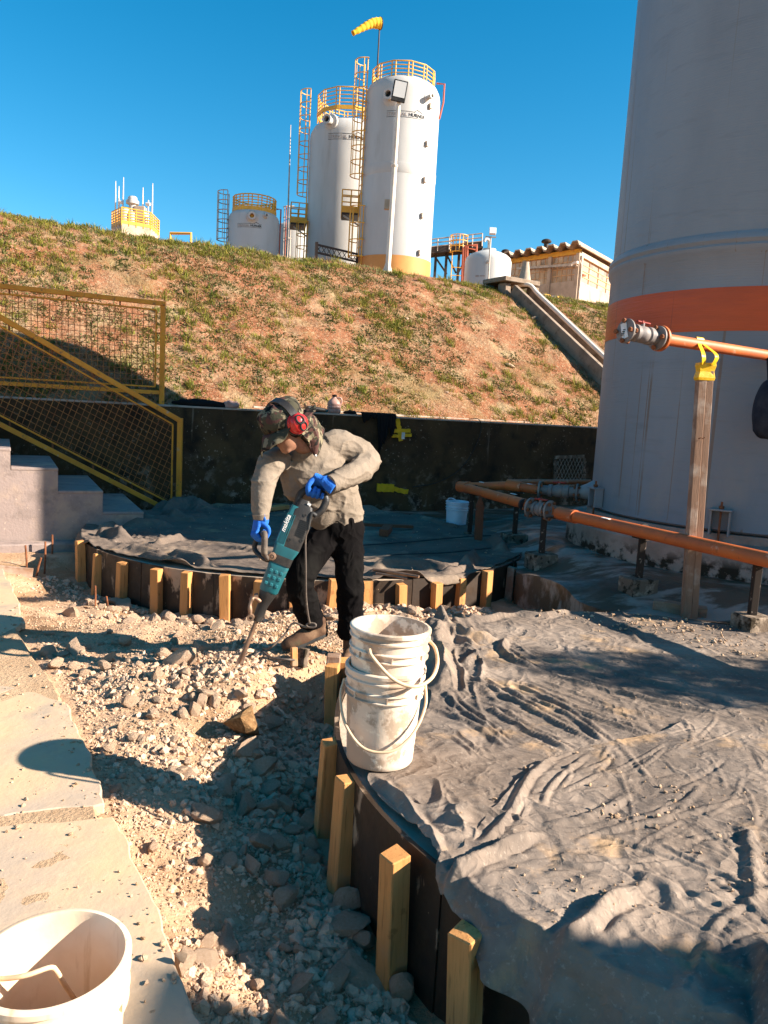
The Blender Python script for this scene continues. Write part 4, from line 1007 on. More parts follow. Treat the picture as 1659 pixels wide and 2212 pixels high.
for i, (x, y, s) in enumerate(cand):
    rf = math.hypot(x - FC[0], y - FC[1]) - FR; rn = math.hypot(x - NC[0], y - NC[1]) - NR
    if rf < .45: g, l = 'rocks along the far formwork', 'pale broken rock among those heaped along the far formwork stakes'
    elif rn < .5: g, l = 'rocks along the near formwork', 'broken rock among those piled in the shade along the near formwork'
    elif y > 3.6: g, l = 'rocks on the mound', 'broken rock among those strewn over the mound left of the worker'
    else: g, l = 'rocks in the trench', 'broken rock among those strewn between path edge and near trench'
    put_rock(x, y, s, i, None, None, l, g, (1, 1, random.uniform(.75, 1.1)))
# countless smaller stones, one object
ico = [rock_shape(60 + k, 1, .8) for k in range(6)]
def scatter(name, pts, sizes, mat, shapes=ico, parent=None):
    Vs = []; Fs = []; o_ = 0
    n = len(pts); kind = rng.integers(0, len(shapes), n); 
    for k, (V, F) in enumerate(shapes):
        idx = np.where(kind == k)[0]
        if len(idx) == 0: continue
        a = rng.uniform(0, 6.283, len(idx)); b = rng.uniform(-.7, .7, len(idx))
        ca, sa, cb, sb = np.cos(a), np.sin(a), np.cos(b), np.sin(b)
        R = np.zeros((len(idx), 3, 3)); R[:, 0, 0] = ca; R[:, 0, 1] = -sa * cb; R[:, 0, 2] = sa * sb; R[:, 1, 0] = sa; R[:, 1, 1] = ca * cb; R[:, 1, 2] = -ca * sb; R[:, 2, 1] = sb; R[:, 2, 2] = cb
        W = np.einsum('nij,vj->nvi', R, V) * sizes[idx][:, None, None] + pts[idx][:, None, :]
        Vs.append(W.reshape(-1, 3)); Fs.append((F[None] + (np.arange(len(idx)) * len(V))[:, None, None]).reshape(-1, 3) + o_); o_ += len(idx) * len(V)
    return stuff(np_mesh(name, np.concatenate(Vs), np.concatenate(Fs), mat, parent))
def sample_ground(n, y0, y1, power=1.0, fine=0):
    out = []; tot = 0
    while tot < n:
        y = y0 + (y1 - y0) * rng.random(n * 2) ** 1.5; x = rng.uniform(-3.2, 1.0, n * 2)
        ok, d = rubble_density(x, y); k = ok & (rng.random(n * 2) < (d + fine) * .8)
        out.append(np.stack([x[k], y[k]], -1)); tot += k.sum()
    p = np.concatenate(out)[:n]; return np.c_[p, ground_np(p[:, 0], p[:, 1])]
p = sample_ground(8500, 1.2, 6.8); s = .006 + .025 * rng.random(len(p)) ** 2.6; s *= np.clip(.5 + .75 * rubble_density(p[:, 0], p[:, 1])[1], .5, 1.4); p[:, 2] += s * .2
o = scatter('small_stones', p, s, 'rock'); tag(o, 'small broken stones strewn over the whole trench floor', 'stones')
p = sample_ground(26000, 1.2, 5.5, fine=.5); s = .003 + .008 * rng.random(len(p)) ** 2; p[:, 2] += s * .3
o = scatter('gravel', p, s, 'gravel'); tag(o, 'fine gravel and chips covering the trench floor', 'gravel')
# crumbs on the path and on the near sheets
n = 1500; y = .9 + 4.5 * rng.random(n) ** 1.3; x = edge_x(y) - .02 - 1.5 * rng.random(n) ** 1.6; k = n2(x, y, 3, 3, 30.) > -.25
x, y = x[k], y[k]; s = .0025 + .012 * rng.random(len(x)) ** 3.5; p = np.stack([x, y, .006 + s * .3], -1)
o = scatter('path_pebbles', p, s, 'gravel'); tag(o, 'scattered pebbles and grit lying on the flagstone path', 'pebbles')
from mathutils.kdtree import KDTree
def cloth_z(objs):
    pts = []
    for o in objs:
        n = len(o.data.vertices); co = np.empty(n * 3, np.float32); o.data.vertices.foreach_get('co', co); pts.append(co.reshape(-1, 3)[::5])
    pts = np.concatenate(pts); kd = KDTree(len(pts))
    for i, p in enumerate(pts): kd.insert((p[0], p[1], 0), i)
    kd.balance(); return lambda x, y: pts[kd.find((x, y, 0))[1]][2]
tarps = [o for o in bpy.data.objects if o.name.startswith('tarp')]
zf_ = cloth_z([o for o in tarps if 'front rim' in o['label'] or 'fan' in o['label']])
pp, ss = [], []
def crumbs(cx, cy, sx, sy, n, smax, rot=0):
    for _ in range(n):
        a, b = random.gauss(0, sx), random.gauss(0, sy); x, y = cx + a * math.cos(rot) - b * math.sin(rot), cy + a * math.sin(rot) + b * math.cos(rot)
        if math.hypot(x - NC[0], y - NC[1]) > NR - .03: continue
        s = .0025 + smax * random.random() ** 3; pp.append((x, y, max(zf_(x, y), .18) + .006 + s * .3)); ss.append(s)
c_ = c5(1300, 170); crumbs(c_[0], c_[1], .16, .10, 120, .014, .4)
c_ = c5(1130, 230); crumbs(c_[0], c_[1], .05, .03, 70, .012)
c_ = c5(980, 520); crumbs(c_[0], c_[1], .14, .06, 60, .007)
c_ = c5(1500, 330); crumbs(c_[0], c_[1], .25, .2, 120, .008)
crumbs(1.2, 2.6, .5, .4, 220, .006); crumbs(1.6, 3.6, .7, .5, 130, .006)
for u_, v_, n_ in [(1000, 190, 60), (1250, 200, 110), (1350, 250, 90), (1550, 300, 90), (850, 130, 60), (700, 120, 60), (620, 115, 60), (400, 110, 40)]: c_ = cr(u_, v_); crumbs(c_[0], c_[1], .2, .14, n_, .016)
o = scatter('sheet_crumbs', np.array(pp), np.array(ss), 'gravel'); tag(o, 'crumbs of mortar and grit lying on the near grey sheets', 'crumbs')
n = 260; a = rng.uniform(0, 6.28, n); r_ = FR * np.sqrt(rng.random(n)) * .95; p = np.stack([FC[0] + r_ * np.cos(a), FC[1] + r_ * np.sin(a), np.full(n, .186)], -1); s = .004 + .012 * rng.random(n) ** 3
o = scatter('sheet_grit', p, s, 'gravel'); tag(o, 'grit scattered over the far dark sheet', 'grit')

# ================================================================== MESH RAILINGS
def clip_line(poly, p, d):
    """part of the line p+t d inside convex poly (2d)"""
    t0, t1 = -1e9, 1e9; n = len(poly)
    area = sum(poly[i][0] * poly[(i + 1) % n][1] - poly[(i + 1) % n][0] * poly[i][1] for i in range(n))
    for i in range(n):
        a, b = poly[i], poly[(i + 1) % n]; nx, ny = -(b[1] - a[1]), b[0] - a[0]
        if area < 0: nx, ny = -nx, -ny
        den = nx * d[0] + ny * d[1]; num = nx * (a[0] - p[0]) + ny * (a[1] - p[1])
        if abs(den) < 1e-9:
            if num > 0: return None
            continue
        t = num / den
        if den > 0: t0 = max(t0, t)
        else: t1 = min(t1, t)
    return (t0, t1) if t1 - t0 > .01 else None
def wire_panel(poly, off, angles, pitch, parent, r=.0042):
    m = MB(); c = (sum(p[0] for p in poly) / len(poly), sum(p[1] for p in poly) / len(poly)); rr = random.Random(5)
    for k, ang in enumerate(angles):
        d = (math.cos(rad(ang)), math.sin(rad(ang))); nrm = (-d[1], d[0])
        for i in range(-120, 121):
            p = (c[0] + nrm[0] * pitch * i, c[1] + nrm[1] * pitch * i); s = clip_line(poly, p, d)
            if not s: continue
            a = (p[0] + d[0] * s[0], p[1] + d[1] * s[0]); b = (p[0] + d[0] * s[1], p[1] + d[1] * s[1])
            o = off + .003 * k
            mid = ((a[0] + b[0]) / 2 + rr.uniform(-.004, .004), (a[1] + b[1]) / 2 + rr.uniform(-.004, .004))
            m.tube([WL(a[0], o, a[1]), WL(mid[0], o + rr.uniform(-.003, .003), mid[1]), WL(b[0], o, b[1])], r, 4, cap=False)
    return stuff(m.build('wire_mesh', 'wire', parent, fix=False))
def inset(poly, d):
    n = len(poly); area = sum(poly[i][0] * poly[(i + 1) % n][1] - poly[(i + 1) % n][0] * poly[i][1] for i in range(n)); sg = 1 if area > 0 else -1; L = []
    for i in range(n):
        a, b = Vector(poly[i]), Vector(poly[(i + 1) % n]); t = (b - a).normalized(); nn = Vector((-t.y, t.x)) * sg; L.append((a + nn * d, t))
    out = []
    for i in range(n):
        (p, t), (q, s) = L[i - 1], L[i]; k = ((q - p).x * s.y - (q - p).y * s.x) / (t.x * s.y - t.y * s.x); out.append(tuple(p + t * k))
    return out
def uz(px, py, off):
    p = PW(px, py, off); return ((p - WO).dot(WE), p.z)

g = thing('mesh_guardrail', 'yellow wire mesh guardrail standing on top of the dark wall at left', 'railing', WL(-1.5, .1, 1.43))
u1 = uz(352, 700, .1)[0]; zt = uz(352, 656, .1)[1]; zl = uz(345, 848, .1)[1]
def sqbar(p, q, w, name, par, mat='railpaint'):
    m = MB(); m.bar(p, q, w, w); return m.build(name, mat, par, bevel=.004)
sqbar(WL(-7, .1, zt), WL(u1 + .028, .1, zt), .056, 'top_rail', g)
sqbar(WL(-7, .1, zl), WL(u1 - .029, .1, zl), .05, 'bottom_rail', g)
sqbar(WL(u1, .1, 1.432), WL(u1, .1, zt - .029), .056, 'post', g)
sqbar(WL(-3.4, .1, 1.432), WL(-3.4, .1, zl - .026), .056, 'post', g)
poly = [(-7, zl + .07), (u1 - .085, zl + .07), (u1 - .085, zt - .085), (-7, zt - .085)]
for i in range(4):
    a, b = poly[i], poly[(i + 1) % 4]
    if i != 3: sqbar(WL(a[0], .1, a[1]), WL(b[0], .1, b[1]), .02, 'panel_frame', g)
wire_panel(poly, .1, (0, 90), .068, g)
m = MB()
for k in range(8): u = -.6 - k * .62; m.bar(WL(u, .1, zt - .028), WL(u, .1, zt - .078), .016, .016)
for z in (zl + .3, zl + .75): m.bar(WL(u1 - .028, .1, z), WL(u1 - .078, .1, z), .016, .016)
stuff(m.build('spacers', 'rust', g))

OF = -.35
g = thing('mesh_handrail', 'sloping yellow wire mesh handrail running down beside the concrete stairs', 'railing', WL(.1, OF, .2))
A0 = uz(393, 908, OF); B0 = uz(382, 1085, OF); T0 = uz(0, 682, OF); L0 = uz(0, 907, OF); L1 = uz(330, 1085, OF)
sl = (T0[1] - A0[1]) / (T0[0] - A0[0]); uL = -3.6
ue = (A0[0] + B0[0]) / 2
zT = lambda u: A0[1] + sl * (u - ue); zB = lambda u: L1[1] + sl * (u - L1[0])
sqbar(WL(uL, OF, zT(uL)), WL(ue - .01, OF, zT(ue)), .06, 'top_rail', g)
sqbar(WL(uL, OF, zB(uL)), WL(ue - .03, OF, zB(ue - .03)), .056, 'bottom_rail', g)
sqbar(WL(ue, OF, -.05), WL(ue, OF, zT(ue) + .028), .06, 'post', g)
sqbar(WL(-2.4, OF - .001, 1.2), WL(-2.4, OF - .001, zT(-2.4) - .03), .05, 'post', g)
poly = inset([(uL, zB(uL)), (ue, zB(ue)), (ue, zT(ue)), (uL, zT(uL))], .09)
for i in range(3):
    a, b = poly[i], poly[(i + 1) % 4]; sqbar(WL(a[0], OF, a[1]), WL(b[0], OF, b[1]), .02, 'panel_frame', g)
an = math.degrees(math.atan(sl)); wire_panel(poly, OF, (an, 90 + an * .75), .07, g)
m = MB()
for k in range(7):
    u = -.5 - k * .45; m.bar(WL(u, OF, zT(u) - .03), WL(u, OF, zT(u) - .095), .016, .016); m.bar(WL(u, OF, zB(u) + .03), WL(u, OF, zB(u) + .095), .016, .016)
stuff(m.build('spacers', 'rust', g))

# ================================================================== THINGS ON AND AGAINST THE WALL
def tape_strip(p, q, w, label, off=-.012, bend=.004):
    """flat plastic tape stuck to the wall face between two points of it"""
    (u0, z0), (u1, z1) = p, q; d = Vector((u1 - u0, z1 - z0)); n_ = Vector((-d.y, d.x)).normalized() * (w / 2); vs = []; fs = []; N = 10
    for i in range(N + 1):
        t = i / N; c = Vector((u0, z0)) + d * t; j = random.uniform(-.006, .006); o = off - abs(random.gauss(0, bend))
        for s in (-1, 1): vs.append(WL(c.x + s * n_.x + j, o, c.y + s * n_.y + j))
        for s in (-1, 1): vs.append(WL(c.x + s * n_.x + j, -.0015, c.y + s * n_.y + j))
    for i in range(N):
        a = i * 4; fs += [(a, a + 1, a + 5, a + 4), (a + 2, a + 6, a + 7, a + 3), (a, a + 4, a + 6, a + 2), (a + 1, a + 3, a + 7, a + 5)]
    fs += [(0, 2, 3, 1), (N * 4, N * 4 + 1, N * 4 + 3, N * 4 + 2)]
    m = MB().add(vs, fs); o = m.build('warning_tape', 'tapeyellow', base=WL(u0, 0, z0)); return tag(o, label, 'tape')
tape_strip(uz(858, 904, 0), uz(866, 952, 0), .07, 'upright yellow tape strip hanging from the wall top')
tape_strip(uz(846, 931, 0), uz(886, 930, 0), .055, 'upper crossing yellow tape strip beside the black cloth', -.02)
tape_strip(uz(846, 942, 0), uz(887, 940, 0), .045, 'lower crossing yellow tape strip beside the black cloth', -.028)
tape_strip(uz(813, 1053, 0), uz(851, 1054, 0), .12, 'broad yellow tape piece stuck low on the dark wall')
tape_strip(uz(850, 1056, 0), uz(880, 1063, 0), .07, 'narrow yellow tape tail beside the broad low piece')
u_, z_ = uz(868, 941, 0); m = MB(); m.hexa([WL(u_ - .02, -.04, z_ - .05), WL(u_ + .03, -.04, z_ - .05), WL(u_ + .03, -.034, z_ - .05), WL(u_ - .02, -.034, z_ - .05), WL(u_ - .02, -.04, z_ + .05), WL(u_ + .03, -.04, z_ + .05), WL(u_ + .03, -.034, z_ + .05), WL(u_ - .02, -.034, z_ + .05)])
tag(m.build('paper_tag', 'label', base=WL(u_, -.03, z_)), 'small pale paper tag hanging on the yellow tape cross', 'tag')

def wall_cloth(u0, u1, drop, label, name='jacket', back=.2):
    N, Mv = 40, 50; s = np.linspace(-back, drop, Mv); u = np.linspace(0, 1, N)
    Uu, Ss = np.meshgrid(u, s, indexing='ij'); low = drop * (.72 + .28 * np.sin(Uu * 5 + 1) + .12 * np.sin(Uu * 17)); Ss = np.where(Ss > 0, Ss / drop * low, Ss)
    uu = u0 + (u1 - u0) * (.5 + (Uu - .5) * (1 - .25 * np.maximum(Ss, 0) / drop)); fold = .022 * (np.sin(Uu * 19 + 3 * Ss) + .6 * np.sin(Uu * 41 + 2)) * np.clip(.35 + Ss * 2, .2, 1)
    vv = np.where(Ss < 0, -Ss, -.028 - np.abs(fold)); zz = np.where(Ss < 0, 1.44 + .02 + np.abs(fold) * .6, 1.455 - Ss)
    pts = np.stack([WO.x + WE.x * uu + WN.x * vv, WO.y + WE.y * uu + WN.y * vv, zz], -1).reshape(-1, 3)
    b = WL((u0 + u1) / 2, 0, 1.43); o = np_mesh(name, pts - np.array(b), grid_faces(N, Mv), 'darkcloth', smooth=True); o.location = b
    o.modifiers.new('thickness', 'SOLIDIFY').thickness = .012
    return tag(o, label, 'clothing')
wall_cloth(uz(812, 900, 0)[0], uz(853, 900, 0)[0], .52, 'black jacket hanging over the dark wall behind the worker')
wall_cloth(uz(778, 900, 0)[0], uz(812, 900, 0)[0], .12, 'short black cloth end hanging beside the black jacket', 'cloth')
def lump(name, c, size, mat, label, cat, seed=1, rz=0, amp=.25):
    bm = bmesh.new(); bmesh.ops.create_icosphere(bm, subdivisions=3, radius=1); V = np.array([v.co for v in bm.verts]); F = np.array([[v.index for v in f.verts] for f in bm.faces]); bm.free()
    V = V * (1 + 1.6 * amp * fbm(V * np.array([2.2, 1, 1]) + seed * 3, 1.4, 4) + .5 * amp * (1 - np.minimum(np.abs(fbm(V * np.array([2.5, 1, 1]) + seed, 2.6, 2)) * 3, 1)))[:, None]; V[:, 2] = np.maximum(V[:, 2], -.55); V *= np.array(size); o = np_mesh(name, V, F, mat, smooth=True)
    o.location = Vector(c) + Vector((0, 0, .55 * size[2])); o.rotation_euler = (0, 0, rz); return tag(o, label, cat)
q = WL(uz(432, 880, .1)[0], .1, 1.432); lump('cloth_bundle', q, (.34, .1, .06), 'darkcloth', 'crumpled black cloth lying on the wall top right of the guardrail', 'clothing', 3, rad(26))
q = WL(uz(498, 885, .08)[0], .06, 1.432); lump('plastic_bag', q, (.09, .06, .06), 'pinkplastic', 'small crumpled pinkish plastic bag on the wall top', 'bag', 5, rad(20), .5)
q = WL(uz(758, 893, .1)[0], .1, 1.432); lump('work_glove', q, (.09, .06, .035), 'darkcloth', 'small black glove lying on the wall top beside the jug', 'glove', 8, rad(26), .4)
# jug
jb = WL(uz(721, 893, .1)[0], .1, 1.432)
jug = thing('plastic_jug', 'pinkish plastic jug standing on the wall behind the worker', 'jug', jb)
MB().lathe([(.005, 0), (.085, .0), (.098, .015), (.1, .05), (.094, .06), (.1, .07), (.1, .1), (.094, .11), (.1, .12), (.098, .14), (.085, .17), (.05, .205), (.03, .225), (.028, .235), (.028, .25), (.003, .251)], jb, 28).build('jug_body', 'pinkplastic', jug, smooth=50)
MB().lathe([(.034, .235), (.036, .262), (.003, .266)], jb, 20).build('cap', 'darkcloth', jug, smooth=40)
m = MB(); m.tube(catmull([jb + Vector((.04, -.01, .225)), jb + Vector((.095, -.02, .215)), jb + Vector((.105, -.02, .16)), jb + Vector((.09, -.02, .12))], 5), .013, 8); m.build('handle', 'pinkplastic', jug, smooth=60)
# dark power tool lying on the wall
tb = WL(uz(688, 892, .1)[0], .1, 1.432)
tool = thing('hand_tool', 'dark hand grinder lying on the wall top left of the jug', 'tool', tb)
m = MB(); m.tube([tb + WE * -.17 + Vector((0, 0, .05)), tb + WE * -.05 + Vector((0, 0, .045)), tb + WE * .1 + Vector((0, 0, .035))], [.042, .038, .028], 12); m.build('body', 'toolblack', tool, smooth=40)
m = MB(); m.tube([tb + WE * .09 + Vector((0, 0, .035)), tb + WE * .2 + Vector((0, 0, .02))], [.024, .02], 10); m.build('handle', 'teal', tool, smooth=40)
m = MB(); m.lathe([(.004, 0), (.06, .004), (.06, .012), (.004, .02)], tb + WE * -.2 + Vector((0, -.02, .06)), 20, axis=(WE + Vector((0, 0, .5)))); m.build('disc_guard', 'toolsteel', tool, smooth=40)
# thin cable running down the wall
pts = [WL(*((lambda a: (a[0], -.012, a[1]))(uz(x, y, 0)))) for x, y in [(1012, 905), (1035, 907), (1037, 935), (1015, 985), (985, 1020), (940, 1043), (890, 1052)]]
tag(MB().tube(catmull(pts, 6), .006, 6).build('cable', 'rubber', smooth=50, base=pts[3]), 'thin black cable looping down the right part of the dark wall', 'cable')
# diamond grille
gb = PW(1230, 1045, -.12)
gr = thing('mesh_grille', 'framed diamond mesh grille leaning on the dark wall beside the tank', 'grille', gb)
a_, b_, c_, d_ = [PW(x, y, -.1) for x, y in [(1199, 1048), (1262, 1047), (1262, 986), (1199, 988)]]
m = MB(); tw = .055
for p, q in ((a_, b_), (d_, c_)): MB().bar(p, q, .02, tw).build('rail', 'mossblock', gr)
for p, q in ((a_, d_), (b_, c_)): m = MB(); m.bar(p + Vector((0, 0, .03)), q - Vector((0, 0, .03)), tw, .02, up=WN); m.build('side', 'mossblock', gr)
uu = [(p - WO).dot(WE) for p in (a_, b_)]; zz = [a_.z, d_.z]
poly = [(uu[0], zz[0]), (uu[1], zz[0]), (uu[1], zz[1]), (uu[0], zz[1])]; m = MB()
for ang in (62, 118):
    d = (math.cos(rad(ang)), math.sin(rad(ang)))
    for i in range(-20, 21):
        s = clip_line(poly, ((uu[0] + uu[1]) / 2 + i * .072, (zz[0] + zz[1]) / 2), d)
        if s: m.tube([WL((uu[0] + uu[1]) / 2 + i * .072 + d[0] * t, -.1, (zz[0] + zz[1]) / 2 + d[1] * t) for t in s], .004, 4)
m.build('diamond_mesh', 'galv', gr)

# ================================================================== ORANGE PIPES, VALVES, PROPS
ZP = .69
lp = [PZ(x, y, ZP) for x, y in [(1000, 1052), (1190, 1104), (1407, 1148), (1640, 1199)]]
lp[2] = lp[1].lerp(lp[3], .52)
rp = .052
run = thing('pipe_run', 'long orange pipe crossing low in front of the huge tank', 'pipe', (lp[1].x, lp[1].y, ZP))
d_ = (lp[3] - lp[0]).normalized()
E0 = lp[0]
v0, v1 = E0 + (lp[1] - E0) * .93, E0 + (lp[1] - E0) * 1.0
m = MB(); m.tube([E0, lp[1] - d_ * .02], rp, 16); m.build('pipe', 'pipe', run, smooth=50)
m = MB(); m.tube([lp[1] + d_ * .12, lp[3] + d_ * 2.6], rp, 16); m.build('pipe', 'pipe', run, smooth=50)
for t, w_ in ((.015, .09), (.25, .11)):
    pass
m = MB(); m.tube([lp[1] + d_ * .12, lp[1] + d_ * .36], rp + .008, 16); m.build('socket', 'pipe', run, smooth=50)
back = P(1104, 1049, 8.35); tk = P(1268, 1062, 8.02); fl0 = P(1166, 1058, 8.2); fl1 = P(1247, 1064, 8.06)
db = (back - E0).normalized()
m = MB(); m.tube(catmull([E0 + d_ * .10, E0 + d_ * .03, E0 - (d_ + db) * .035, E0 + db * .03, E0 + db * .10], 5), rp + .010, 16); m.build('elbow', 'pipe', run, smooth=50)
m = MB(); m.tube([E0 + db * .05, back], rp * .96, 16); m.build('pipe', 'pipe', run, smooth=50)
m = MB(); m.tube([back - (fl0 - back).normalized() * .05, back + (fl0 - back) * .35], rp + .012, 16); m.build('socket', 'pipe', run, smooth=50)
m = MB(); m.tube([back, fl0], rp, 16); m.build('pipe', 'pipe', run, smooth=50)
b2 = P(1098, 1041, 8.6); b3 = P(1275, 1041, 9.3)
m = MB(); m.tube([back + Vector((-.03, .02, .02)), b2, b3], .03, 12); m.build('branch_pipe', 'pipe', run, smooth=50)
for t in (.22, .55):
    q = E0.lerp(lp[1], t); 
for q in (E0 + d_ * .25, lp[1] - d_ * .45, lp[2] - d_ * .012): MB().tube([q, q + d_ * .024], rp + .006, 14).build('pipe_clamp', 'rubber', run, smooth=40)
for q in (E0 + d_ * 1.05, lp[1] + d_ * .75, E0 + db * .28, back.lerp(fl0, .6)): m = MB(); m.box(q + Vector((0, -.012, rp * .93)), (.09, .03, .006), d_.to_track_quat('X', 'Z').to_matrix()); m.build('pipe_label', 'label', run)

def flange(c, ax, R=.095, t=.022, parent=None, bolts=6, mat='pvcgrey'):
    ax = Vector(ax).normalized()
    f = MB().lathe([(.01, -t / 2), (R - .004, -t / 2), (R, -t / 2 + .004), (R, t / 2 - .004), (R - .004, t / 2), (.01, t / 2)], c, 28, axis=ax).build('flange', mat, parent, smooth=40)
    x = ax.orthogonal().normalized(); y = ax.cross(x); m = MB()
    for k in range(bolts):
        a = 2 * math.pi * (k + .5) / bolts; q = Vector(c) + (x * math.cos(a) + y * math.sin(a)) * R * .8
        m.tube([q - ax * .035, q + ax * .035], .008, 6); m.tube([q - ax * .034, q - ax * .018], .016, 6); m.tube([q + ax * .018, q + ax * .034], .016, 6)
    stuff(m.build('bolts', 'rust', f)); return f
def ball_valve(c0, c1, label, R=.052, end_cap=True, handle=(0, 0, 1), name='ball_valve', bolts=6):
    c0, c1 = Vector(c0), Vector(c1); ax = (c1 - c0).normalized(); L = (c1 - c0).length
    t = thing(name, label, 'valve', (c0 + c1) / 2)
    flange(c0, ax, R * 1.9, R * .42, t, bolts); flange(c1, ax, R * 1.9, R * .42, t, bolts)
    MB().lathe([(R * 1.02, .0), (R * 1.02, L * .22), (R * 1.35, L * .24), (R * 1.35, L * .33), (R * 1.1, L * .35), (R * 1.15, L * .4), (R * 1.3, L * .45), (R * 1.3, L * .58), (R * 1.15, L * .62), (R * 1.38, L * .66), (R * 1.38, L * .77), (R * 1.02, L * .79), (R * 1.02, L)], c0, 24, axis=ax).build('valve_body', 'pvcgrey', t, smooth=35)
    mid = c0 + ax * L * .5; h = Vector(handle).normalized(); sd_ = ax.cross(h).normalized()
    MB().tube([mid + h * R * .9, mid + h * R * 1.75], R * .32, 10).build('stem', 'pvcgrey', t, smooth=40)
    m = MB(); m.bar(mid + h * R * 1.85 - ax * R * 1.3, mid + h * R * 1.85 + ax * R * 1.5, R * .55, R * .28, up=h); m.bar(mid + h * R * 1.72 - ax * R * .4, mid + h * R * 2.0 + ax * R * .0, R * .7, R * .5, up=h); m.build('handle', 'redh', t, bevel=.004)
    return t
v = ball_valve(lp[1] - d_ * .30 + Vector((-.03, -.10, .0)), lp[1] - d_ * .02 + Vector((-.0, -.0, 0)), 'grey flanged valve with a blank end on the low orange pipe', .05)
ball_valve(fl0, fl1, 'grey ribbed valve joining the orange pipe to the tank foot', .05)
nz = MB().lathe([(.06, 0), (.065, .03), (.085, .1), (.14, .24)], fl1 + (tk - fl1).normalized() * .01, 24, axis=(tk - fl1)).build('outlet_nozzle', 'bigtank', tank, smooth=40)

def stand(px, py, top, label, blk=(.24, .2, .12)):
    q = on_floor(px, py); t = thing('pipe_stand', label, 'pipe support', (top.x, top.y, q.z))
    zf = fz(top.x, top.y)
    mm = MB(); mm.box((top.x, top.y, zf + blk[2] / 2 - .03), (blk[0], blk[1], blk[2] + .06), Matrix.Rotation(.35, 3, 'Z')); mm.build('block', 'mossblock', t, bevel=.008)
    mm = MB(); mm.bar((top.x, top.y, zf + blk[2] - .001), (top.x, top.y, top.z - rp - .014), .05, .05); mm.build('post', 'standsteel', t, bevel=.004)
    mm = MB(); mm.box((top.x, top.y, top.z - rp - .008), (.16, .08, .014), Matrix.Rotation(math.atan2(d_.y, d_.x), 3, 'Z')); mm.build('saddle', 'standsteel', t)
stand(1185, 1190, lp[1] - d_ * .08 + Vector((-.01, -.02, 0)), 'short steel pipe stand on a mossy block under the blank valve')
stand(1407, 1250, lp[2], 'short steel pipe stand on a block in front of the tank')
stand(1640, 1300, lp[3], 'mossy pipe stand on a block at the right edge', (.2, .18, .12))
stand(1116, 1115, back.lerp(fl0, .25), 'dark pipe stand at the back by the wall')
stand(1010, 1120, E0 + d_ * .22, 'dark pipe stand under the pipe elbow', (.1, .1, .05))

# raised small pipe with a valve on a timber prop
pa, pb = P(1424, 731, 5.5), P(1659, 768, 6.25); dp = (pb - pa).normalized()
run2 = thing('pipe_run', 'raised orange pipe coming in from the right on a timber prop', 'pipe', pa)
MB().tube([pa, pb + dp * 3.5], .041, 16).build('pipe', 'pipe', run2, smooth=50)
MB().lathe([(.042, 0), (.09, .001), (.09, .02), (.042, .021)], pa - dp * .005, 24, axis=dp).build('orange_flange', 'pipe', run2, smooth=40)
vv0 = P(1352, 715, 5.35)
v = ball_valve(vv0, pa - dp * .02, 'grey flanged valve closing the raised orange pipe, white label on its end', .044, bolts=4)
axv = (vv0 - pa).normalized()
m = MB(); m.box(vv0 + axv * .014, (.005, .05, .11), axv.to_track_quat('X', 'Z').to_matrix() @ Matrix.Rotation(.35, 3, 'X')); lb = m.build('end_label', 'label', v)
m = MB()
for k in range(5): m.box(vv0 + axv * .018 + Vector((.004 * k - .01, 0, .012 * k - .03)), (.002, .022, .006), axv.to_track_quat('X', 'Z').to_matrix())
stuff(m.build('print', 'black', lb))
pbse = on_floor(1489, 1334); ptop = P(1524, 792, pbse.y + .02)
prop = thing('timber_prop', 'weathered double timber post propping up the raised orange pipe', 'post', pbse)
sx = Vector((1, .15, 0)).normalized()
board('plank', pbse - sx * .028 - Vector((0, 0, .05)), ptop - sx * .028, .056, .07, 'oldwood', parent=prop, up=(0, 1, 0))
board('plank', pbse + sx * .027 - Vector((0, .004, .05)), ptop + sx * .027 - Vector((0, .004, .03)), .048, .07, 'oldwood', parent=prop, up=(0, 1, 0))
m = MB()
for k, (dx, dz) in enumerate([(-.05, 0), (.0, .005)]): q = P(1508 + 8 * k, 948, pbse.y - .03); m.tube([q, q + Vector((.012, -.03, .012))], .003, 5)
stuff(m.build('nails', 'rust', prop))
tp = thing('yellow_tape_wrap', 'yellow plastic tape wrapped over the timber prop and raised pipe', 'tape', ptop)
pc = pa + dp * ((ptop.x - pa.x) / dp.x)
m = MB(); w_ = .058
ring = []
N = 6
for i in range(N + 1):
    t = i / N; zc = ptop.z - .10 + .125 * t; s = 1 + .08 * math.sin(t * 9)
    c = ptop.lerp(pbse, .0) + Vector((0, 0, zc - ptop.z))
    for x, y in ((-1, -1), (1, -1), (1, 1), (-1, 1)): ring.append(c + sx * (x * .060 * s) + Vector((0, y * .042 * s, 0)))
fs = [(i * 4 + k, i * 4 + (k + 1) % 4, i * 4 + 4 + (k + 1) % 4, i * 4 + 4 + k) for i in range(N) for k in range(4)] + [(0, 3, 2, 1), tuple(N * 4 + k for k in range(4))]
m.add(ring, fs); m.build('post_wrap', 'tapeyellow', tp, bevel=.003)
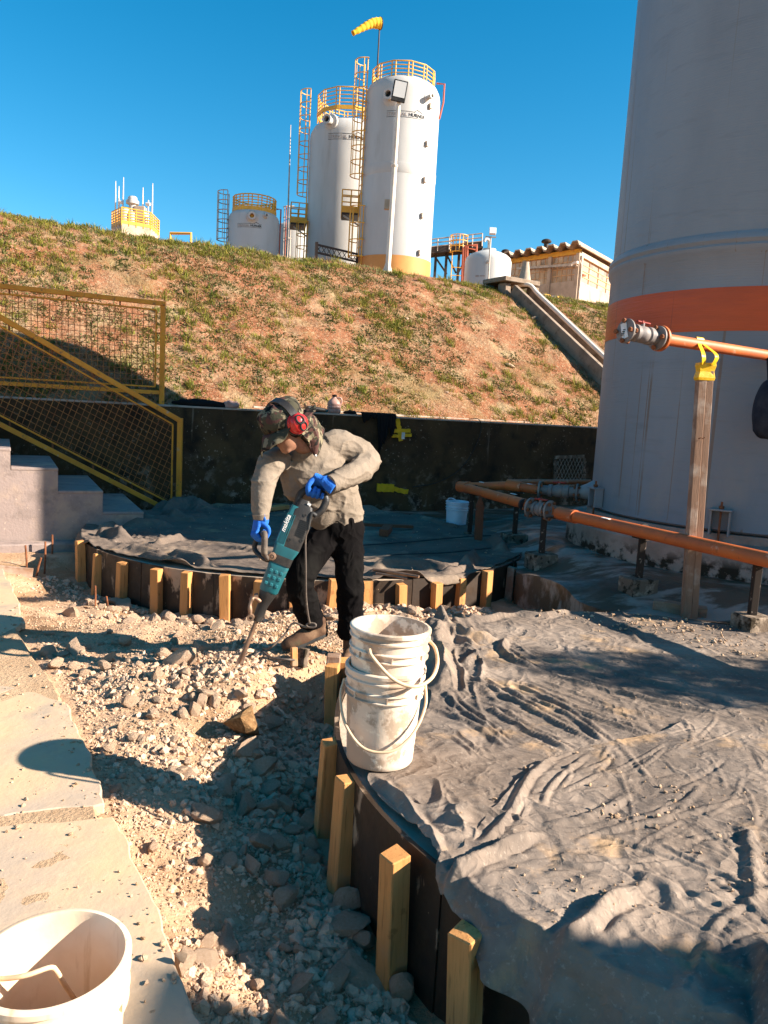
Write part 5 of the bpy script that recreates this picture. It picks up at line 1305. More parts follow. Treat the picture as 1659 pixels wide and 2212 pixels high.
for s in (-1, 1):
    pts = [ptop + sx * (.035 * s) + Vector((0, -.05, .01)), ptop + sx * (.05 * s) + Vector((0, -.06, .08)), pc + dp * (.03 * s + .01) + Vector((0, -.05, .0)), pc + dp * (.02 * s) + Vector((0, -.02, .05)), pc + dp * (.02 * s) + Vector((0, .03, .045))]
    pts = catmull(pts, 4); vs = []; 
    for i, q in enumerate(pts):
        wd = dp * .022; vs += [q - wd, q + wd, q + wd + Vector((0, .004, -.003)), q - wd + Vector((0, .004, -.003))]
    fs = [(i * 4 + k, i * 4 + (k + 1) % 4, i * 4 + 4 + (k + 1) % 4, i * 4 + 4 + k) for i in range(len(pts) - 1) for k in range(4)] + [(0, 3, 2, 1), tuple((len(pts) - 1) * 4 + k for k in range(4))]
    MB().add(vs, fs).build('pipe_loop', 'tapeyellow', tp, smooth=50)
fa, fb_ = on_floor(1410, 1312), on_floor(1530, 1334)
board('foot_plank', fa + Vector((0, 0, .02)), fb_ + Vector((0, .04, .02)), .1, .09, 'oldwood', 'grey foot plank lying at the base of the timber prop', 'timber')
# dark bag hanging from the raised pipe at the right edge
bc = P(1668, 885, 6.1)
bag = thing('hanging_bag', 'dark navy bag hanging at the right edge of the picture', 'bag', bc)
bm = bmesh.new(); bmesh.ops.create_icosphere(bm, subdivisions=4, radius=1); Vb = np.array([v.co for v in bm.verts]); Fb = np.array([[v.index for v in f.verts] for f in bm.faces]); bm.free()
Vb = np.sign(Vb) * np.abs(Vb) ** .75 * (1 + .12 * fbm(Vb + 4, 1.5, 4))[:, None] * np.array([.135, .09, .235]); Vb[:, 0] *= (1 - .25 * Vb[:, 2] / .23 * .3)
np_mesh('bag_body', Vb, Fb, 'bagcloth', bag, smooth=True)
pcc = pa + dp * ((bc.x - pa.x) / dp.x)
MB().tube(catmull([bc + Vector((-.05, 0, .2)), pcc + Vector((-.03, -.045, .0)), pcc + Vector((0, 0, .046)), pcc + Vector((.03, .045, 0)), bc + Vector((.05, 0, .2))], 6), .011, 6).build('strap', 'bagcloth', bag, smooth=60)
m = MB(); m.bar(bc + Vector((-.06, -.092, .06)), bc + Vector((.05, -.098, .02)), .012, .05, up=(0, 1, 0)); m.build('pale_patch', 'galv', bag)

# pointed stake, blue-white bucket, hole beside the yard wall
sb = P(1033, 1163, 8.3); stp = P(1038, 1066, 8.3)
ps = thing('pointed_stake', 'reddish pointed stake standing between white bucket and orange pipe', 'stake', sb)
m = MB(); w_ = .042; L = (stp - sb).length; pr = (stp - sb).normalized()
q0, q1 = sb - pr * .1, sb + pr * (L - .13); base4 = [Vector((x * w_, y * w_ * .8, 0)) for x, y in ((-1, -1), (1, -1), (1, 1), (-1, 1))]
m.add([q0 + b for b in base4] + [q1 + b for b in base4] + [stp], [(0, 3, 2, 1), (0, 1, 5, 4), (1, 2, 6, 5), (2, 3, 7, 6), (3, 0, 4, 7), (4, 5, 8), (5, 6, 8), (6, 7, 8), (7, 4, 8)]); m.build('shaft', 'redwood', ps, bevel=.003)

def bucket(name, label, loc, mat, r0=.128, r1=.148, h=.375, tilt=(0, 0), rz=0, hmat='wirehandle'):
    t = thing(name, label, 'bucket', loc); t.rotation_euler = (tilt[0], tilt[1], rz)
    R_ = lambda z: r0 + (r1 - r0) * z / h
    p = [(.002, .004), (r0 - .012, .004), (r0 - .004, .0), (r0, .006), (r0 + .001, .02)]
    p += [(R_(h * .5), h * .5), (R_(h * .68), h * .68)]
    for zz in (.715, .79): p += [(R_(h * zz), h * zz - .006), (R_(h * zz) + .009, h * zz - .002), (R_(h * zz) + .009, h * zz + .002), (R_(h * zz) + .001, h * zz + .006)]
    p += [(R_(h * .9), h * .88), (R_(h) + .006, h * .895), (R_(h) + .006, h * .91), (R_(h) - .001, h * .92), (R_(h), h * .955), (R_(h) + .007, h * .96), (R_(h) + .007, h * .99), (R_(h) + .003, h), (R_(h) - .006, h), (R_(h) - .008, h * .98), (R_(h * .5) - .005, h * .5), (r0 - .006, .012), (.002, .01)]
    o = MB().lathe(p, (0, 0, 0), 72).build('bucket_body', mat, None, smooth=45); o.parent = t
    return t, R_
def bail(t, pts, r=.0055, mat='wirehandle'):
    o = MB().tube(catmull(pts, 6), r, 8).build('bail_handle', mat, None, smooth=60); o.parent = t; return o
def ribs(t, R_, h, zs, n=7, mat='bucket'):
    m = MB()
    for k in range(n):
        a = 2 * math.pi * k / n + .3; z0, z1 = h * zs[0], h * zs[1]; r = R_((z0 + z1) / 2)
        q = Vector((math.cos(a) * (r + .002), math.sin(a) * (r + .002), 0)); m.box(q + Vector((0, 0, (z0 + z1) / 2)), (.012, .004, z1 - z0), Matrix.Rotation(a, 3, 'Z'))
    o = stuff(m.build('ribs', mat, None)); o.parent = t
BZ = .188; bx, by = .035, 2.83
bt, R_ = bucket('bucket', 'splattered white bucket at the bottom of the stack on the grey sheet', (bx, by, BZ), 'bucket', tilt=(.0, .012)); ribs(bt, R_, .375, (.72, .785))
bail(bt, [(-.155, .01, .30), (-.163, -.05, .25), (-.135, -.115, .17), (-.06, -.165, .105), (.04, -.170, .105), (.115, -.13, .16), (.158, -.06, .24), (.156, .0, .31)])
bt2, R_ = bucket('bucket', 'plaster smeared white bucket stacked inside the lower one on the grey sheet', (bx + .006, by, BZ + .152), 'bucket', tilt=(.015, .022), rz=.9); ribs(bt2, R_, .375, (.72, .785))
c9, s9 = math.cos(-.9), math.sin(-.9)
rot9 = lambda p: (p[0] * c9 - p[1] * s9, p[0] * s9 + p[1] * c9, p[2])
bail(bt2, [rot9(p) for p in [(-.075, -.145, .318), (-.06, -.163, .295), (.02, -.178, .225), (.1, -.165, .2), (.16, -.11, .215), (.185, -.04, .25), (.178, .02, .29), (.155, .05, .31)]], .007)
bl, R_ = bucket('bucket', 'open white bucket standing on the flagstone path at the lower left corner', (-.625, 1.43, .006), 'bucket2', rz=.5, tilt=(0, 0)); ribs(bl, R_, .375, (.72, .785), mat='bucket2')
L_ = lambda px, py, z: Matrix.Rotation(-.5, 3, 'Z') @ (PZ(px, py, z) - Vector((-.625, 1.43, .006)))
bail(bl, [L_(-26, 2115, .33), L_(20, 2113, .34), L_(60, 2106, .345), L_(108, 2090, .345), L_(122, 2098, .33), L_(135, 2120, .29), L_(152, 2145, .235), L_(166, 2166, .19)], .0052)
q = on_floor(984, 1146)
bw, R_ = bucket('bucket', 'pale blue white bucket standing by the pointed stake at the back', (q.x, q.y, q.z), 'bucketwhite', r0=.118, r1=.138, h=.37)
bail(bw, [(-.13, -.02, .34), (-.12, -.06, .40), (-.07, -.1, .41), (.0, -.11, .37), (.03, -.135, .30)], .006, 'bucketwhite')
# rebar stubs left in the trench and offcuts by the worker
for i, (px, py, hp, lx) in enumerate([(58, 1240, 62, -3), (96, 1228, 58, 2), (75, 1245, 40, 14), (112, 1205, 50, 1), (205, 1310, 45, 1), (233, 1318, 30, -3)]):
    q = on_ground(px, py); tq = P(px + lx, py - hp, q.y)
    m = MB().tube([q - Vector((0, 0, .08)), q.lerp(tq, .5) + Vector((.004, 0, 0)), tq], .009 if i < 4 else .007, 7)
    tag(m.build('rebar_stub', 'rust', smooth=50, base=q), ['leftmost upright rusty rebar stub in front of the stairs', 'second upright rebar stub in front of the stairs', 'slanted rebar stub leaning between two upright ones', 'short rebar stub close to the stairs footing', 'lone bent rebar stub at the left end of the far stakes', 'thin rebar stub beside the far left stakes'][i], 'rebar', 'rebar stubs in the trench')
q = on_ground(40, 1255); board('form_plank', on_ground(-60, 1240) + Vector((0, 0, .03)), on_ground(70, 1252) + Vector((0, 0, .03)), .14, .03, 'oldwood', 'weathered plank on edge in the trench at the left edge', 'timber', up=(0, 1, 0))
for i, (px, py, dx, dy, w_) in enumerate([(636, 1428, -3, -24, .035), (652, 1430, 3, -20, .05)]):
    q = on_ground(px, py); board('timber_offcut', q - Vector((0, 0, .03)), q + Vector((dx * .003, .02, .075)), w_, w_, ['pine', 'mossblock'][i], ['pine offcut stuck upright in front of the boot', 'grey block beside the pine offcut at the boot'][i], 'timber')
q = on_ground(770, 1400)
board('timber_offcut', PZ(742, 1470, .0), PZ(747, 1425, .14), .07, .05, 'pine', 'short pine piece between the first stakes and the bucket', 'timber')

# ================================================================== PLANT ON THE PLATEAU
def cyl_text(txt, c, R, ang0, z, size, mat, parent, name, proud=.006, bold=0.0):
    """lettering wrapped round a tank wall, starting at angle ang0 and running to the viewer's right"""
    cu = bpy.data.curves.new(name, 'FONT'); cu.body = txt; cu.size = size; cu.extrude = .002; cu.offset = bold; cu.resolution_u = 3
    o = bpy.data.objects.new(name, cu); COL.objects.link(o)
    dg = bpy.context.evaluated_depsgraph_get(); me0 = o.evaluated_get(dg).to_mesh()
    bm = bmesh.new(); bm.from_mesh(me0); bpy.data.objects.remove(o)
    bmesh.ops.subdivide_edges(bm, edges=[e for e in bm.edges if e.calc_length() > size * .3], cuts=2)
    vs = []; w = max(v.co.x for v in bm.verts)
    for v in bm.verts:
        a = ang0 + v.co.x / R; r = R + proud + v.co.z; vs.append(Vector((c[0] + r * math.cos(a), c[1] + r * math.sin(a), z + v.co.y)))
    fs = [[v.index for v in f.verts] for f in bm.faces]; bm.free()
    return stuff(mesh_obj(name, vs, fs, mat, parent, fix=False)), w
def arc_line(c, R, a0, a1, z0, z1, th, mat, parent, name, proud=.006):
    n = 10; vs = []
    for i in range(n + 1):
        t = i / n; a = a0 + (a1 - a0) * t; z = z0 + (z1 - z0) * t
        for r in (R + .0, R + proud):
            for s in (0, 1): vs.append((c[0] + r * math.cos(a), c[1] + r * math.sin(a), z + s * th))
    fs = []
    for i in range(n):
        b = i * 4
        for p, q in ((0, 1), (1, 3), (3, 2), (2, 0)): fs.append((b + p, b + q, b + q + 4, b + p + 4))
    fs += [(0, 2, 3, 1), (n * 4, n * 4 + 1, n * 4 + 3, n * 4 + 2)]
    return mesh_obj(name, vs, fs, mat, parent)
def logo(c, R, z, px0, size, parent, dist_ang, scale=1.0):
    a0 = dist_ang
    o, w1 = cyl_text('STRINGAL', c, R, a0, z, size, 'greyprint', parent, 'lettering')
    a1 = a0 + (w1 + size * .35) / R
    o, w2 = cyl_text('HURNER', c, R, a1, z, size, 'black', parent, 'lettering', bold=.012 * size)
    ae = a1 + w2 / R
    arc_line(c, R, a0, a1 + w2 * .38 / R, z + size * .95, z + size * .95, size * .07, 'black', parent, 'logo_line')
    arc_line(c, R, a0, ae, z - size * .28, z - size * .28, size * .07, 'black', parent, 'logo_line')
    am = a1 + w2 * .5 / R
    arc_line(c, R, a1 + w2 * .33 / R, am, z + size * .95, z + size * 1.45, size * .12, 'black', parent, 'logo_peak')
    arc_line(c, R, am, a1 + w2 * .80 / R, z + size * 1.45, z + size * .95, size * .12, 'black', parent, 'logo_peak')
    arc_line(c, R, a1 + w2 * .80 / R, ae, z + size * .95, z + size * .95, size * .07, 'black', parent, 'logo_line')

def ring_rail(c, R, zb, zt, parent, sides=12, mat='yellow', toe='yellow', rr=.022, name='platform_railing', gap=None):
    f = MB().lathe([(R - .03, zb - .03), (R + .02, zb - .03), (R + .02, zb + .11), (R + .005, zb + .11), (R + .005, zb), (R - .03, zb)], (c[0], c[1], 0), sides, a0=.2, a1=.2 + 2 * math.pi).build('toe_board', toe, parent)
    P_ = [Vector((c[0] + R * math.cos(.2 + 2 * math.pi * k / sides), c[1] + R * math.sin(.2 + 2 * math.pi * k / sides), 0)) for k in range(sides)]
    for k, p in enumerate(P_):
        for s in (-1, 1):
            q = p + (P_[(k + s) % sides] - p).normalized() * .07; m = MB(); m.tube([q + Vector((0, 0, zb - .25)), q + Vector((0, 0, zt))], rr, 6); m.build('rail_post', mat, f, smooth=60)
    for j in range(5):
        z = zb + (zt - zb) * (.28 + .72 * j / 4); m = MB(); m.tube([p + Vector((0, 0, z)) for p in P_], rr * (1.0 if j == 4 else .75), 6, closed=True); m.build('rail', mat, f, smooth=60)
    return f
def cage_ladder(c, R, ang, z0, z1, zc, parent, mat='yellow', hoops=9, rr=.02):
    """ladder on the tank wall at angle ang, hoops from height zc to the top"""
    n = Vector((math.cos(ang), math.sin(ang), 0)); s = Vector((-n.y, n.x, 0)); b = Vector((c[0], c[1], 0)) + n * (R + .04)
    f = MB(); f.tube([b - s * .22 + Vector((0, 0, z0)), b - s * .22 + Vector((0, 0, z1))], rr, 6)
    L = f.build('ladder', mat, parent, smooth=60)
    MB().tube([b + s * .22 + Vector((0, 0, z0)), b + s * .22 + Vector((0, 0, z1))], rr, 6).build('ladder_rail', mat, L, smooth=60)
    k = 0; z = z0 + .15; first = None
    while z < z1 - .9:
        if first is None: first = MB().tube([b - s * .22 + Vector((0, 0, z)), b + s * .22 + Vector((0, 0, z))], .014, 5, cap=False).build('rung', mat, L)
        else:
            o = first.copy(); COL.objects.link(o); o.location = first.location + Vector((0, 0, z - z0 - .15)); o.parent = L
        z += .3
    pts = [-s * .22] + [n * (.38 * math.sin(a)) - s * (.34 * math.cos(a)) + n * 0 for a in [math.pi * i / 8 for i in range(9)]] + [s * .22]
    for i in range(hoops):
        zz = zc + (z1 - zc) * i / (hoops - 1); MB().tube([b + q + Vector((0, 0, zz)) for q in pts], .018, 5).build('hoop', mat, L, smooth=60)
    for i in (2, 4, 5, 6, 8):
        q = pts[i]; MB().tube([b + q + Vector((0, 0, zc)), b + q + Vector((0, 0, z1))], .014, 5).build('cage_strap', mat, L, smooth=60)
    return L
def box_platform(a, b, w, z, h, parent, mat='yellow', brace=None):
    """small railed landing from a to b (xy), width w to the left of ab"""
    a, b = Vector((*a, 0)), Vector((*b, 0)); d = (b - a).normalized(); n = Vector((-d.y, d.x, 0)) * w; c4 = [a, b, b + n, a + n]
    m = MB(); m.prism([p + Vector((0, 0, z - .08)) for p in c4], (0, 0, .08)); D = m.build('landing', 'steelblack', parent)
    for i in range(4):
        p, q = c4[i], c4[(i + 1) % 4]; up = Vector((0, 0, 1))
        m = MB(); m.bar(p + up * (z + .10), q + up * (z + .10), .015, .22); m.build('toe_board', mat, D)
        for hh in (.45, .75, 1.0): m = MB(); m.tube([p + up * (z + h * hh), q + up * (z + h * hh)], .02, 6); m.build('rail', mat, D, smooth=60)
        for t in (0, .5): m = MB(); r = p.lerp(q, t); m.tube([r + up * (z - .02), r + up * (z + h)], .022, 6); m.build('rail_post', mat, D, smooth=60)
    if brace:
        m = MB(); m.bar(Vector((*brace[0],)), Vector((*brace[1],)), .1, .05); m.build('brace', 'galv', D)
    return D
def nozzle(c, R, ang, z, r, L, parent, mat='black', flange_r=1.35):
    n = Vector((math.cos(ang), math.sin(ang), 0)); q = Vector((c[0], c[1], z)) + n * (R - .05)
    o = MB().lathe([(r, 0), (r, L), (r * flange_r, L), (r * flange_r, L + .06), (r * .8, L + .06), (r * .8, L - .1), (.002, L - .1)], q, 20, axis=n).build('nozzle', 'white', parent, smooth=40)
    MB().lathe([(r * .8, L - .08), (.002, L - .08)], q, 20, axis=n).build('nozzle_bore', 'black' if mat == 'black' else 'yellow', o)
    MB().lathe([(r * 2.3, .0), (r * 2.1, .055), (r * 1.0, .09)], q, 20, axis=n).build('pad', 'white', o, smooth=50)
    return o
def ang_at(c, R, px, py):
    d = ray(px, py); o = Vector((-c[0], -c[1])); a = d.x ** 2 + d.y ** 2; b = 2 * (o.x * d.x + o.y * d.y); cc = o.x ** 2 + o.y ** 2 - R * R; D = max(b * b - 4 * a * cc, 0); t = (-b - math.sqrt(D)) / (2 * a)
    p = Vector((0, 0, EYE)) + d * t; return math.atan2(p.y - c[1], p.x - c[0]), p.z

# tall front tank
def plant_tank(name, label, px_l, px_r, py_mid, Y, py_shoulder, loc_adj=0):
    pass
xl, xr = P(774, 500, 28).x, P(934, 500, 28).x
c = ((xl + xr) / 2 - .0, 28.0); R = (xr - xl) / 2 * .995; zg = hz(*c)
zs = P(868, 214, 28 - .2).z; ztop = P(868, 178, 27.2).z; zbnd = ang_at(c, R, 850, 550)[1]
c_tall, R_tall = c, R
tt = thing('storage_tank', 'tallest white tank on the slope, ochre foot band and yellow top railing', 'tank', (c[0], c[1], zg))
MB().lathe([(R + .02, zg - .2), (R + .02, zbnd)], (*c, 0), 72).build('ochre_band', 'ochre_band', tt, smooth=30)
MB().lathe([(R, zbnd - .3), (R, zs), (R - .03, zs + .16), (R - .12, zs + .33), (R - .32, zs + .48), (.02, zs + .6)], (*c, 0), 72).build('tank_shell', 'white', tt, smooth=35)
MB().lathe([(R + .001, P(868, 372, 26.7).z), (R + .012, P(868, 368, 26.7).z), (R + .012, P(868, 352, 26.7).z), (R + .001, P(868, 348, 26.7).z)], (*c, 0), 72).build('joint_ring', 'white', tt, smooth=40)
ring_rail(c, R * .84, P(868, 178, 26.9).z + .02, P(868, 129, 26.9).z, tt)
for px, py in [(928, 230), (921, 311), (916, 389), (911, 466), (905, 546)]:
    a, z = ang_at(c, R, px, py); n_ = Vector((math.cos(a), math.sin(a), 0)); m = MB(); m.box(Vector((*c, z)) + n_ * (R + .05), (.10, .12, .17), n_.to_track_quat('X', 'Z').to_matrix()); m.build('lug', 'galv', tt, bevel=.01)
a, z = ang_at(c, R, 844, 210); nozzle(c, R, a, z, .13, .3, tt)
a, z = ang_at(c, R, 924, 211); nozzle(c, R, a, z, .07, .22, tt, 'y')
a, z = ang_at(c, R, 835, 250); logo(c, R, z, 0, .15, tt, a)
al = ang_at(c, R, 776, 300)[0] - .15
n_ = Vector((math.cos(al), math.sin(al), 0))
cage_ladder(c, R, rad(196), P(776, 455, 28).z, P(776, 143, 28).z, P(776, 388, 28).z, tt)
zpl = P(758, 463, 28.4).z; p0 = P(740, 463, 28.6); 
box_platform((p0.x, p0.y - .5), (p0.x + .62, p0.y - .45), .9, zpl, P(758, 415, 28.4).z - zpl, tt, brace=(P(742, 466, 28.2), P(776, 488, 28.2)))
cage_ladder(c, R, rad(205), zg, zpl, zg + 1.0, tt, hoops=4)
m = MB(); a, z = ang_at(c, R, 955 - 6, 205); m.tube([Vector((*c, P(940, 188, 28).z)) + Vector((math.cos(-.25), math.sin(-.25), 0)) * (R * .9), Vector((*c, P(940, 190, 28).z)) + Vector((math.cos(-.25), math.sin(-.25), 0)) * (R + .14), Vector((*c, zs - .1)) + Vector((math.cos(-.25), math.sin(-.25), 0)) * (R + .14), Vector((*c, zs - .6)) + Vector((math.cos(-.2), math.sin(-.2), 0)) * (R + .02)], .03, 6); m.build('vent_pipe', 'redpipe', tt, smooth=60)
# windsock on the tall tank's top
wb = P(815, 150, 28.9); wt = P(821, 36, 28.9)
ws = thing('windsock', 'yellow windsock blown left on a thin pole above the tall tank', 'windsock', wb)
MB().tube([wb - Vector((0, 0, .8)), wt], [.03, .022], 8).build('pole', 'steelblack', ws, smooth=60)
sp = [P(822, 51, 28.9), P(808, 50, 28.8), P(795, 54, 28.7), P(780, 62, 28.6), P(762, 72, 28.5)]
pts = catmull(sp, 6); n = len(pts); rr = [.19 - .11 * i / (n - 1) + .012 * math.sin(i * 1.9) for i in range(n)]
o = MB().tube(pts, rr, 14, cap=False).build('sock', 'windsock', ws, smooth=60); o.modifiers.new('thickness', 'SOLIDIFY').thickness = .01
m = MB(); ax = (pts[1] - pts[0]).normalized(); m.lathe([(.185, -.015), (.2, -.015), (.2, .015), (.185, .015), (.185, -.015)], pts[0], 20, axis=ax); m.build('hoop', 'steelblack', ws, smooth=50)

# second tall tank behind its left shoulder
Y2 = 31.5
xl = P(664, 450, Y2).x; R = 1.5; c = (xl + R * 1.0, Y2); zg = hz(*c); zs = P(690, 290, Y2 - .8).z
t2_ = thing('storage_tank', 'white tank half behind the tallest one, yellow caged ladder at its left', 'tank', (c[0], c[1], zg))
MB().lathe([(R, zg - .2), (R, zs), (R - .03, zs + .18), (R - .14, zs + .38), (R - .36, zs + .55), (.02, zs + .68)], (*c, 0), 72).build('tank_shell', 'white', t2_, smooth=35)
ring_rail(c, R * .84, P(725, 237, Y2 - 1).z, P(725, 191, Y2 - 1).z, t2_)
a, z = ang_at(c, R, 714, 263); nozzle(c, R, a, z, .13, .3, t2_)
a, z = ang_at(c, R, 709, 299); logo(c, R, z, 0, .165, t2_, a)
cage_ladder(c, R, rad(188), P(655, 480, Y2).z, P(655, 203, Y2).z, P(655, 424, Y2).z, t2_)
zpl = P(648, 488, Y2).z; p0 = P(632, 488, Y2)
box_platform((p0.x, p0.y - .6), (p0.x + .6, p0.y - .5), 1.0, zpl, P(648, 446, Y2).z - zpl, t2_, brace=(P(634, 490, Y2 - .4), P(664, 512, Y2 - .4)))
cage_ladder(c, R, rad(200), zg, zpl, zg + 1.0, t2_, hoops=4)
# black lattice girder crossing in front of it
q0, q1 = P(683, 528, 27.2), P(772, 549, 27.6); h_ = P(683, 524, 27.2).z - P(683, 541, 27.2).z
tr_ = thing('lattice_girder', 'black lattice pipe bridge crossing in front of the second tank', 'girder', q0)
for s in (0, -h_): m = MB(); m.bar(q0 + Vector((0, 0, s)), q1 + Vector((0, 0, s)), .07, .06); m.build('chord', 'steelblack', tr_)
for k in range(8):
    for s in (0, 1):
        m = MB(); a, b = q0.lerp(q1, k / 8), q0.lerp(q1, (k + 1) / 8); lo = Vector((0, 0, -h_)); m.bar(a + (lo if s else Vector()), b + (Vector() if s else lo), .03, .02); m.build('lacing', 'steelblack', tr_)
m = MB(); m.bar(q0 + Vector((.02, 0, -h_ - .7)), q0 + Vector((.02, 0, .08)), .1, .1); m.build('leg', 'steelblack', tr_)
m = MB(); m.bar(q1 + Vector((.02, 0, -h_ - .9)), q1 + Vector((.02, 0, 0)), .1, .1); m.build('leg', 'steelblack', tr_)

# small round tank on the left
Y3 = 29.0
xl, xr = P(495, 490, Y3).x, P(602, 490, Y3).x; R = (xr - xl) / 2; c = ((xl + xr) / 2, Y3); zg = hz(*c); zs = P(549, 464, Y3 - .7).z
ts = thing('storage_tank', 'short white tank with yellow crown railing left of the tall pair', 'tank', (c[0], c[1], zg))
MB().lathe([(R, zg - .2), (R, zs), (R - .03, zs + .07), (R - .1, zs + .15), (R - .26, zs + .22), (.02, zs + .3)], (*c, 0), 64).build('tank_shell', 'white', ts, smooth=35)
ring_rail(c, R * .86, P(549, 451, Y3 - .8).z, P(549, 418, Y3 - .8).z, ts, sides=14)
a, z = ang_at(c, R, 545, 468); nozzle(c, R, a, z, .1, .16, ts, 'y')
a, z = ang_at(c, R, 573, 466); nozzle(c, R, a, z, .05, .12, ts, 'y')
a, z = ang_at(c, R, 513, 489); logo(c, R, z, 0, .10, ts, a)
cage_ladder(c, R, rad(186), zg, P(486, 417, Y3).z, P(486, 520, Y3).z, ts, hoops=6, mat='galv')
m = MB(); e_ = Vector((math.cos(0), 0, 0)); m.tube([Vector((*c, P(600, 452, Y3).z)) + e_ * (R - .1), Vector((*c, P(600, 452, Y3).z)) + e_ * (R + .06), Vector((*c, zg)) + e_ * (R + .05)], .028, 6); m.build('overflow_pipe', 'redpipe', ts, smooth=60)
# partly hidden tank between, with its hooped ladder
Y4 = 36.0
xl = P(611, 500, Y4).x; R = 1.05; c = (P(640, 500, Y4).x, Y4); zg = hz(*c); zs = P(640, 492, Y4 - .8).z
tp_ = thing('storage_tank', 'small cream tank mostly hidden behind the second tank', 'tank', (c[0], c[1], zg))
MB().lathe([(R, zg - .2), (R, zs), (R - .1, zs + .15), (R - .3, zs + .25), (.02, zs + .32)], (*c, 0), 48).build('tank_shell', 'white', tp_, smooth=35)
for px in (613, 617, 622, 627):
    p = P(px, 520, Y4 - 1.3); q = P(px + 2, 445, Y4 - 1.3); MB().tube([Vector((p.x, p.y, zg)), q, q + Vector((.08, .3, .08))], .026, 6).build('riser_pipe', 'redpipe' if px == 617 else 'galv', tp_, smooth=60)
for py in (447, 470, 492, 515):
    p, q = P(612, py, Y4 - 1.32), P(629, py, Y4 - 1.32); MB().tube([p, p.lerp(q, .5) + Vector((0, -.2, .0)), q], .02, 5).build('hoop', 'galv', tp_, smooth=60)
def rod(name, px0, py0, px1, py1, Y, r, label, mat='galv', group=None):
    a, b = P(px0, py0, Y), P(px1, py1, Y); zg = hz(a.x, a.y); a0 = Vector((a.x, a.y, min(a.z, zg)))
    o = MB().tube([a0, a, a.lerp(b, .6), b], [r, r, r * .8, r * .4], 7).build(name, mat, smooth=60, base=a0); return tag(o, label, 'mast', group)
rod('lightning_rod', 621, 500, 628, 270, 33, .035, 'tall thin lightning rod standing left of the second tank')
# floodlight mast in front of the tallest tank
pb_ = P(838, 574, 16.9); zg = hz(pb_.x, pb_.y); pb_.z = zg - .05; ptp = P(862, 210, 16.9)
fl = thing('floodlight_mast', 'white floodlight pole standing before the tallest tank', 'lamp post', pb_)
pm = pb_.lerp(ptp, .62)
MB().tube([pb_, pb_.lerp(ptp, .05), pm, pm + (ptp - pm).normalized() * .005, ptp], [.075, .058, .056, .045, .044], 14).build('pole', 'polewhite', fl, smooth=40)
m = MB(); m.lathe([(.062, 0), (.07, .01), (.07, .05), (.05, .06)], pm - Vector((0, 0, .02)), 14); m.build('collar', 'polewhite', fl, smooth=40)
m = MB()
for k in range(3):
    a = k * 2.1 + .6; m.prism([pb_ + Vector((math.cos(a) * .05, math.sin(a) * .05, .04)), pb_ + Vector((math.cos(a) * .14, math.sin(a) * .14, .02)), pb_ + Vector((math.cos(a) * .05, math.sin(a) * .05, .28))], (-math.sin(a) * .012, math.cos(a) * .012, 0))
m.build('gusset', 'polewhite', fl)
hc = P(863, 197, 16.8); hn = Vector((.1, -.93, -.20)).normalized(); M3 = hn.to_track_quat('Z', 'X').to_matrix(); 
zax = hn; xax = Vector((1, .1, -.12)); xax = (xax - zax * xax.dot(zax)).normalized(); yax = zax.cross(xax); M3 = Matrix((xax, yax, zax)).transposed()
m = MB(); m.box(hc, (.29, .40, .07), M3); h = m.build('lamp_head', 'rubber', fl, bevel=.01)
m = MB(); m.box(hc + zax * .036 + yax * .03, (.24, .29, .006), M3); m.build('lens', 'lens', h)
m = MB(); m.tube([ptp, hc - zax * .08 - yax * .1], .025, 8); m.box(hc - zax * .045, (.1, .2, .05), M3); m.build('bracket', 'rubber', fl)
ob = P(836, 442, 16.95)
m = MB(); m.box(ob + Vector((.0, .0, 0)), (.11, .1, .2)); o = m.build('junction_box', 'plaster', fl, bevel=.006)

# dome tank, slim lamp post, steel gantry at the right of the tall tank
Y5 = 26.0
xl, xr = P(1003, 590, Y5).x, P(1103, 590, Y5).x; R = (xr - xl) / 2; c = ((xl + xr) / 2, Y5); zg = hz(*c); zs = P(1053, 567, Y5).z; zt_ = P(1053, 543, Y5).z
dt = thing('dome_tank', 'low white dome topped tank beside the shed', 'tank', (c[0], c[1], zg))
MB().lathe([(R, zg - .2), (R, zs), (R - .04, zs + (zt_ - zs) * .35), (R - .16, zs + (zt_ - zs) * .65), (R - .36, zs + (zt_ - zs) * .88), (R * .35, zt_), (R * .3, zt_ + .02), (R * .3, zt_ + .07), (.02, zt_ + .08)], (*c, 0), 56).build('tank_shell', 'white', dt, smooth=40)
gp = [Vector((c[0] - .02, c[1], zt_)), Vector((c[0] - .02, c[1], zt_ + .28)), Vector((c[0] - .06, c[1] - .05, zt_ + .36)), Vector((c[0] - .15, c[1] - .1, zt_ + .36)), Vector((c[0] - .19, c[1] - .12, zt_ + .28))]
MB().tube(catmull(gp, 4), .045, 10).build('vent_gooseneck', 'white', dt, smooth=60)
a, z = ang_at(c, R, 1053, 566); n_ = Vector((math.cos(a), math.sin(a), 0)); MB().tube([Vector((*c, z)) + n_ * (R - .02), Vector((*c, z)) + n_ * (R + .1)], .04, 8).build('outlet', 'galv', dt, smooth=50)
a, z = ang_at(c, R, 1027, 598); arc_line(c, R, a, a + .16, z, z, .05, 'greyprint', dt, 'print_mark'); arc_line(c, R, a + .19, a + .42, z + .01, z + .01, .03, 'greyprint', dt, 'print_mark')
pb_ = P(1056, 600, 24.0); pb_.z = hz(pb_.x, pb_.y) - .05; ptp = P(1060, 512, 24.0)
ls = thing('area_light', 'slim pole with a small twin floodlight beside the dome tank', 'lamp post', pb_)
MB().tube([pb_, ptp], .024, 8).build('pole', 'galv', ls, smooth=60)
m = MB(); m.bar(ptp + Vector((-.16, 0, 0)), ptp + Vector((.16, 0, 0)), .05, .03); m.build('crossarm', 'galv', ls)
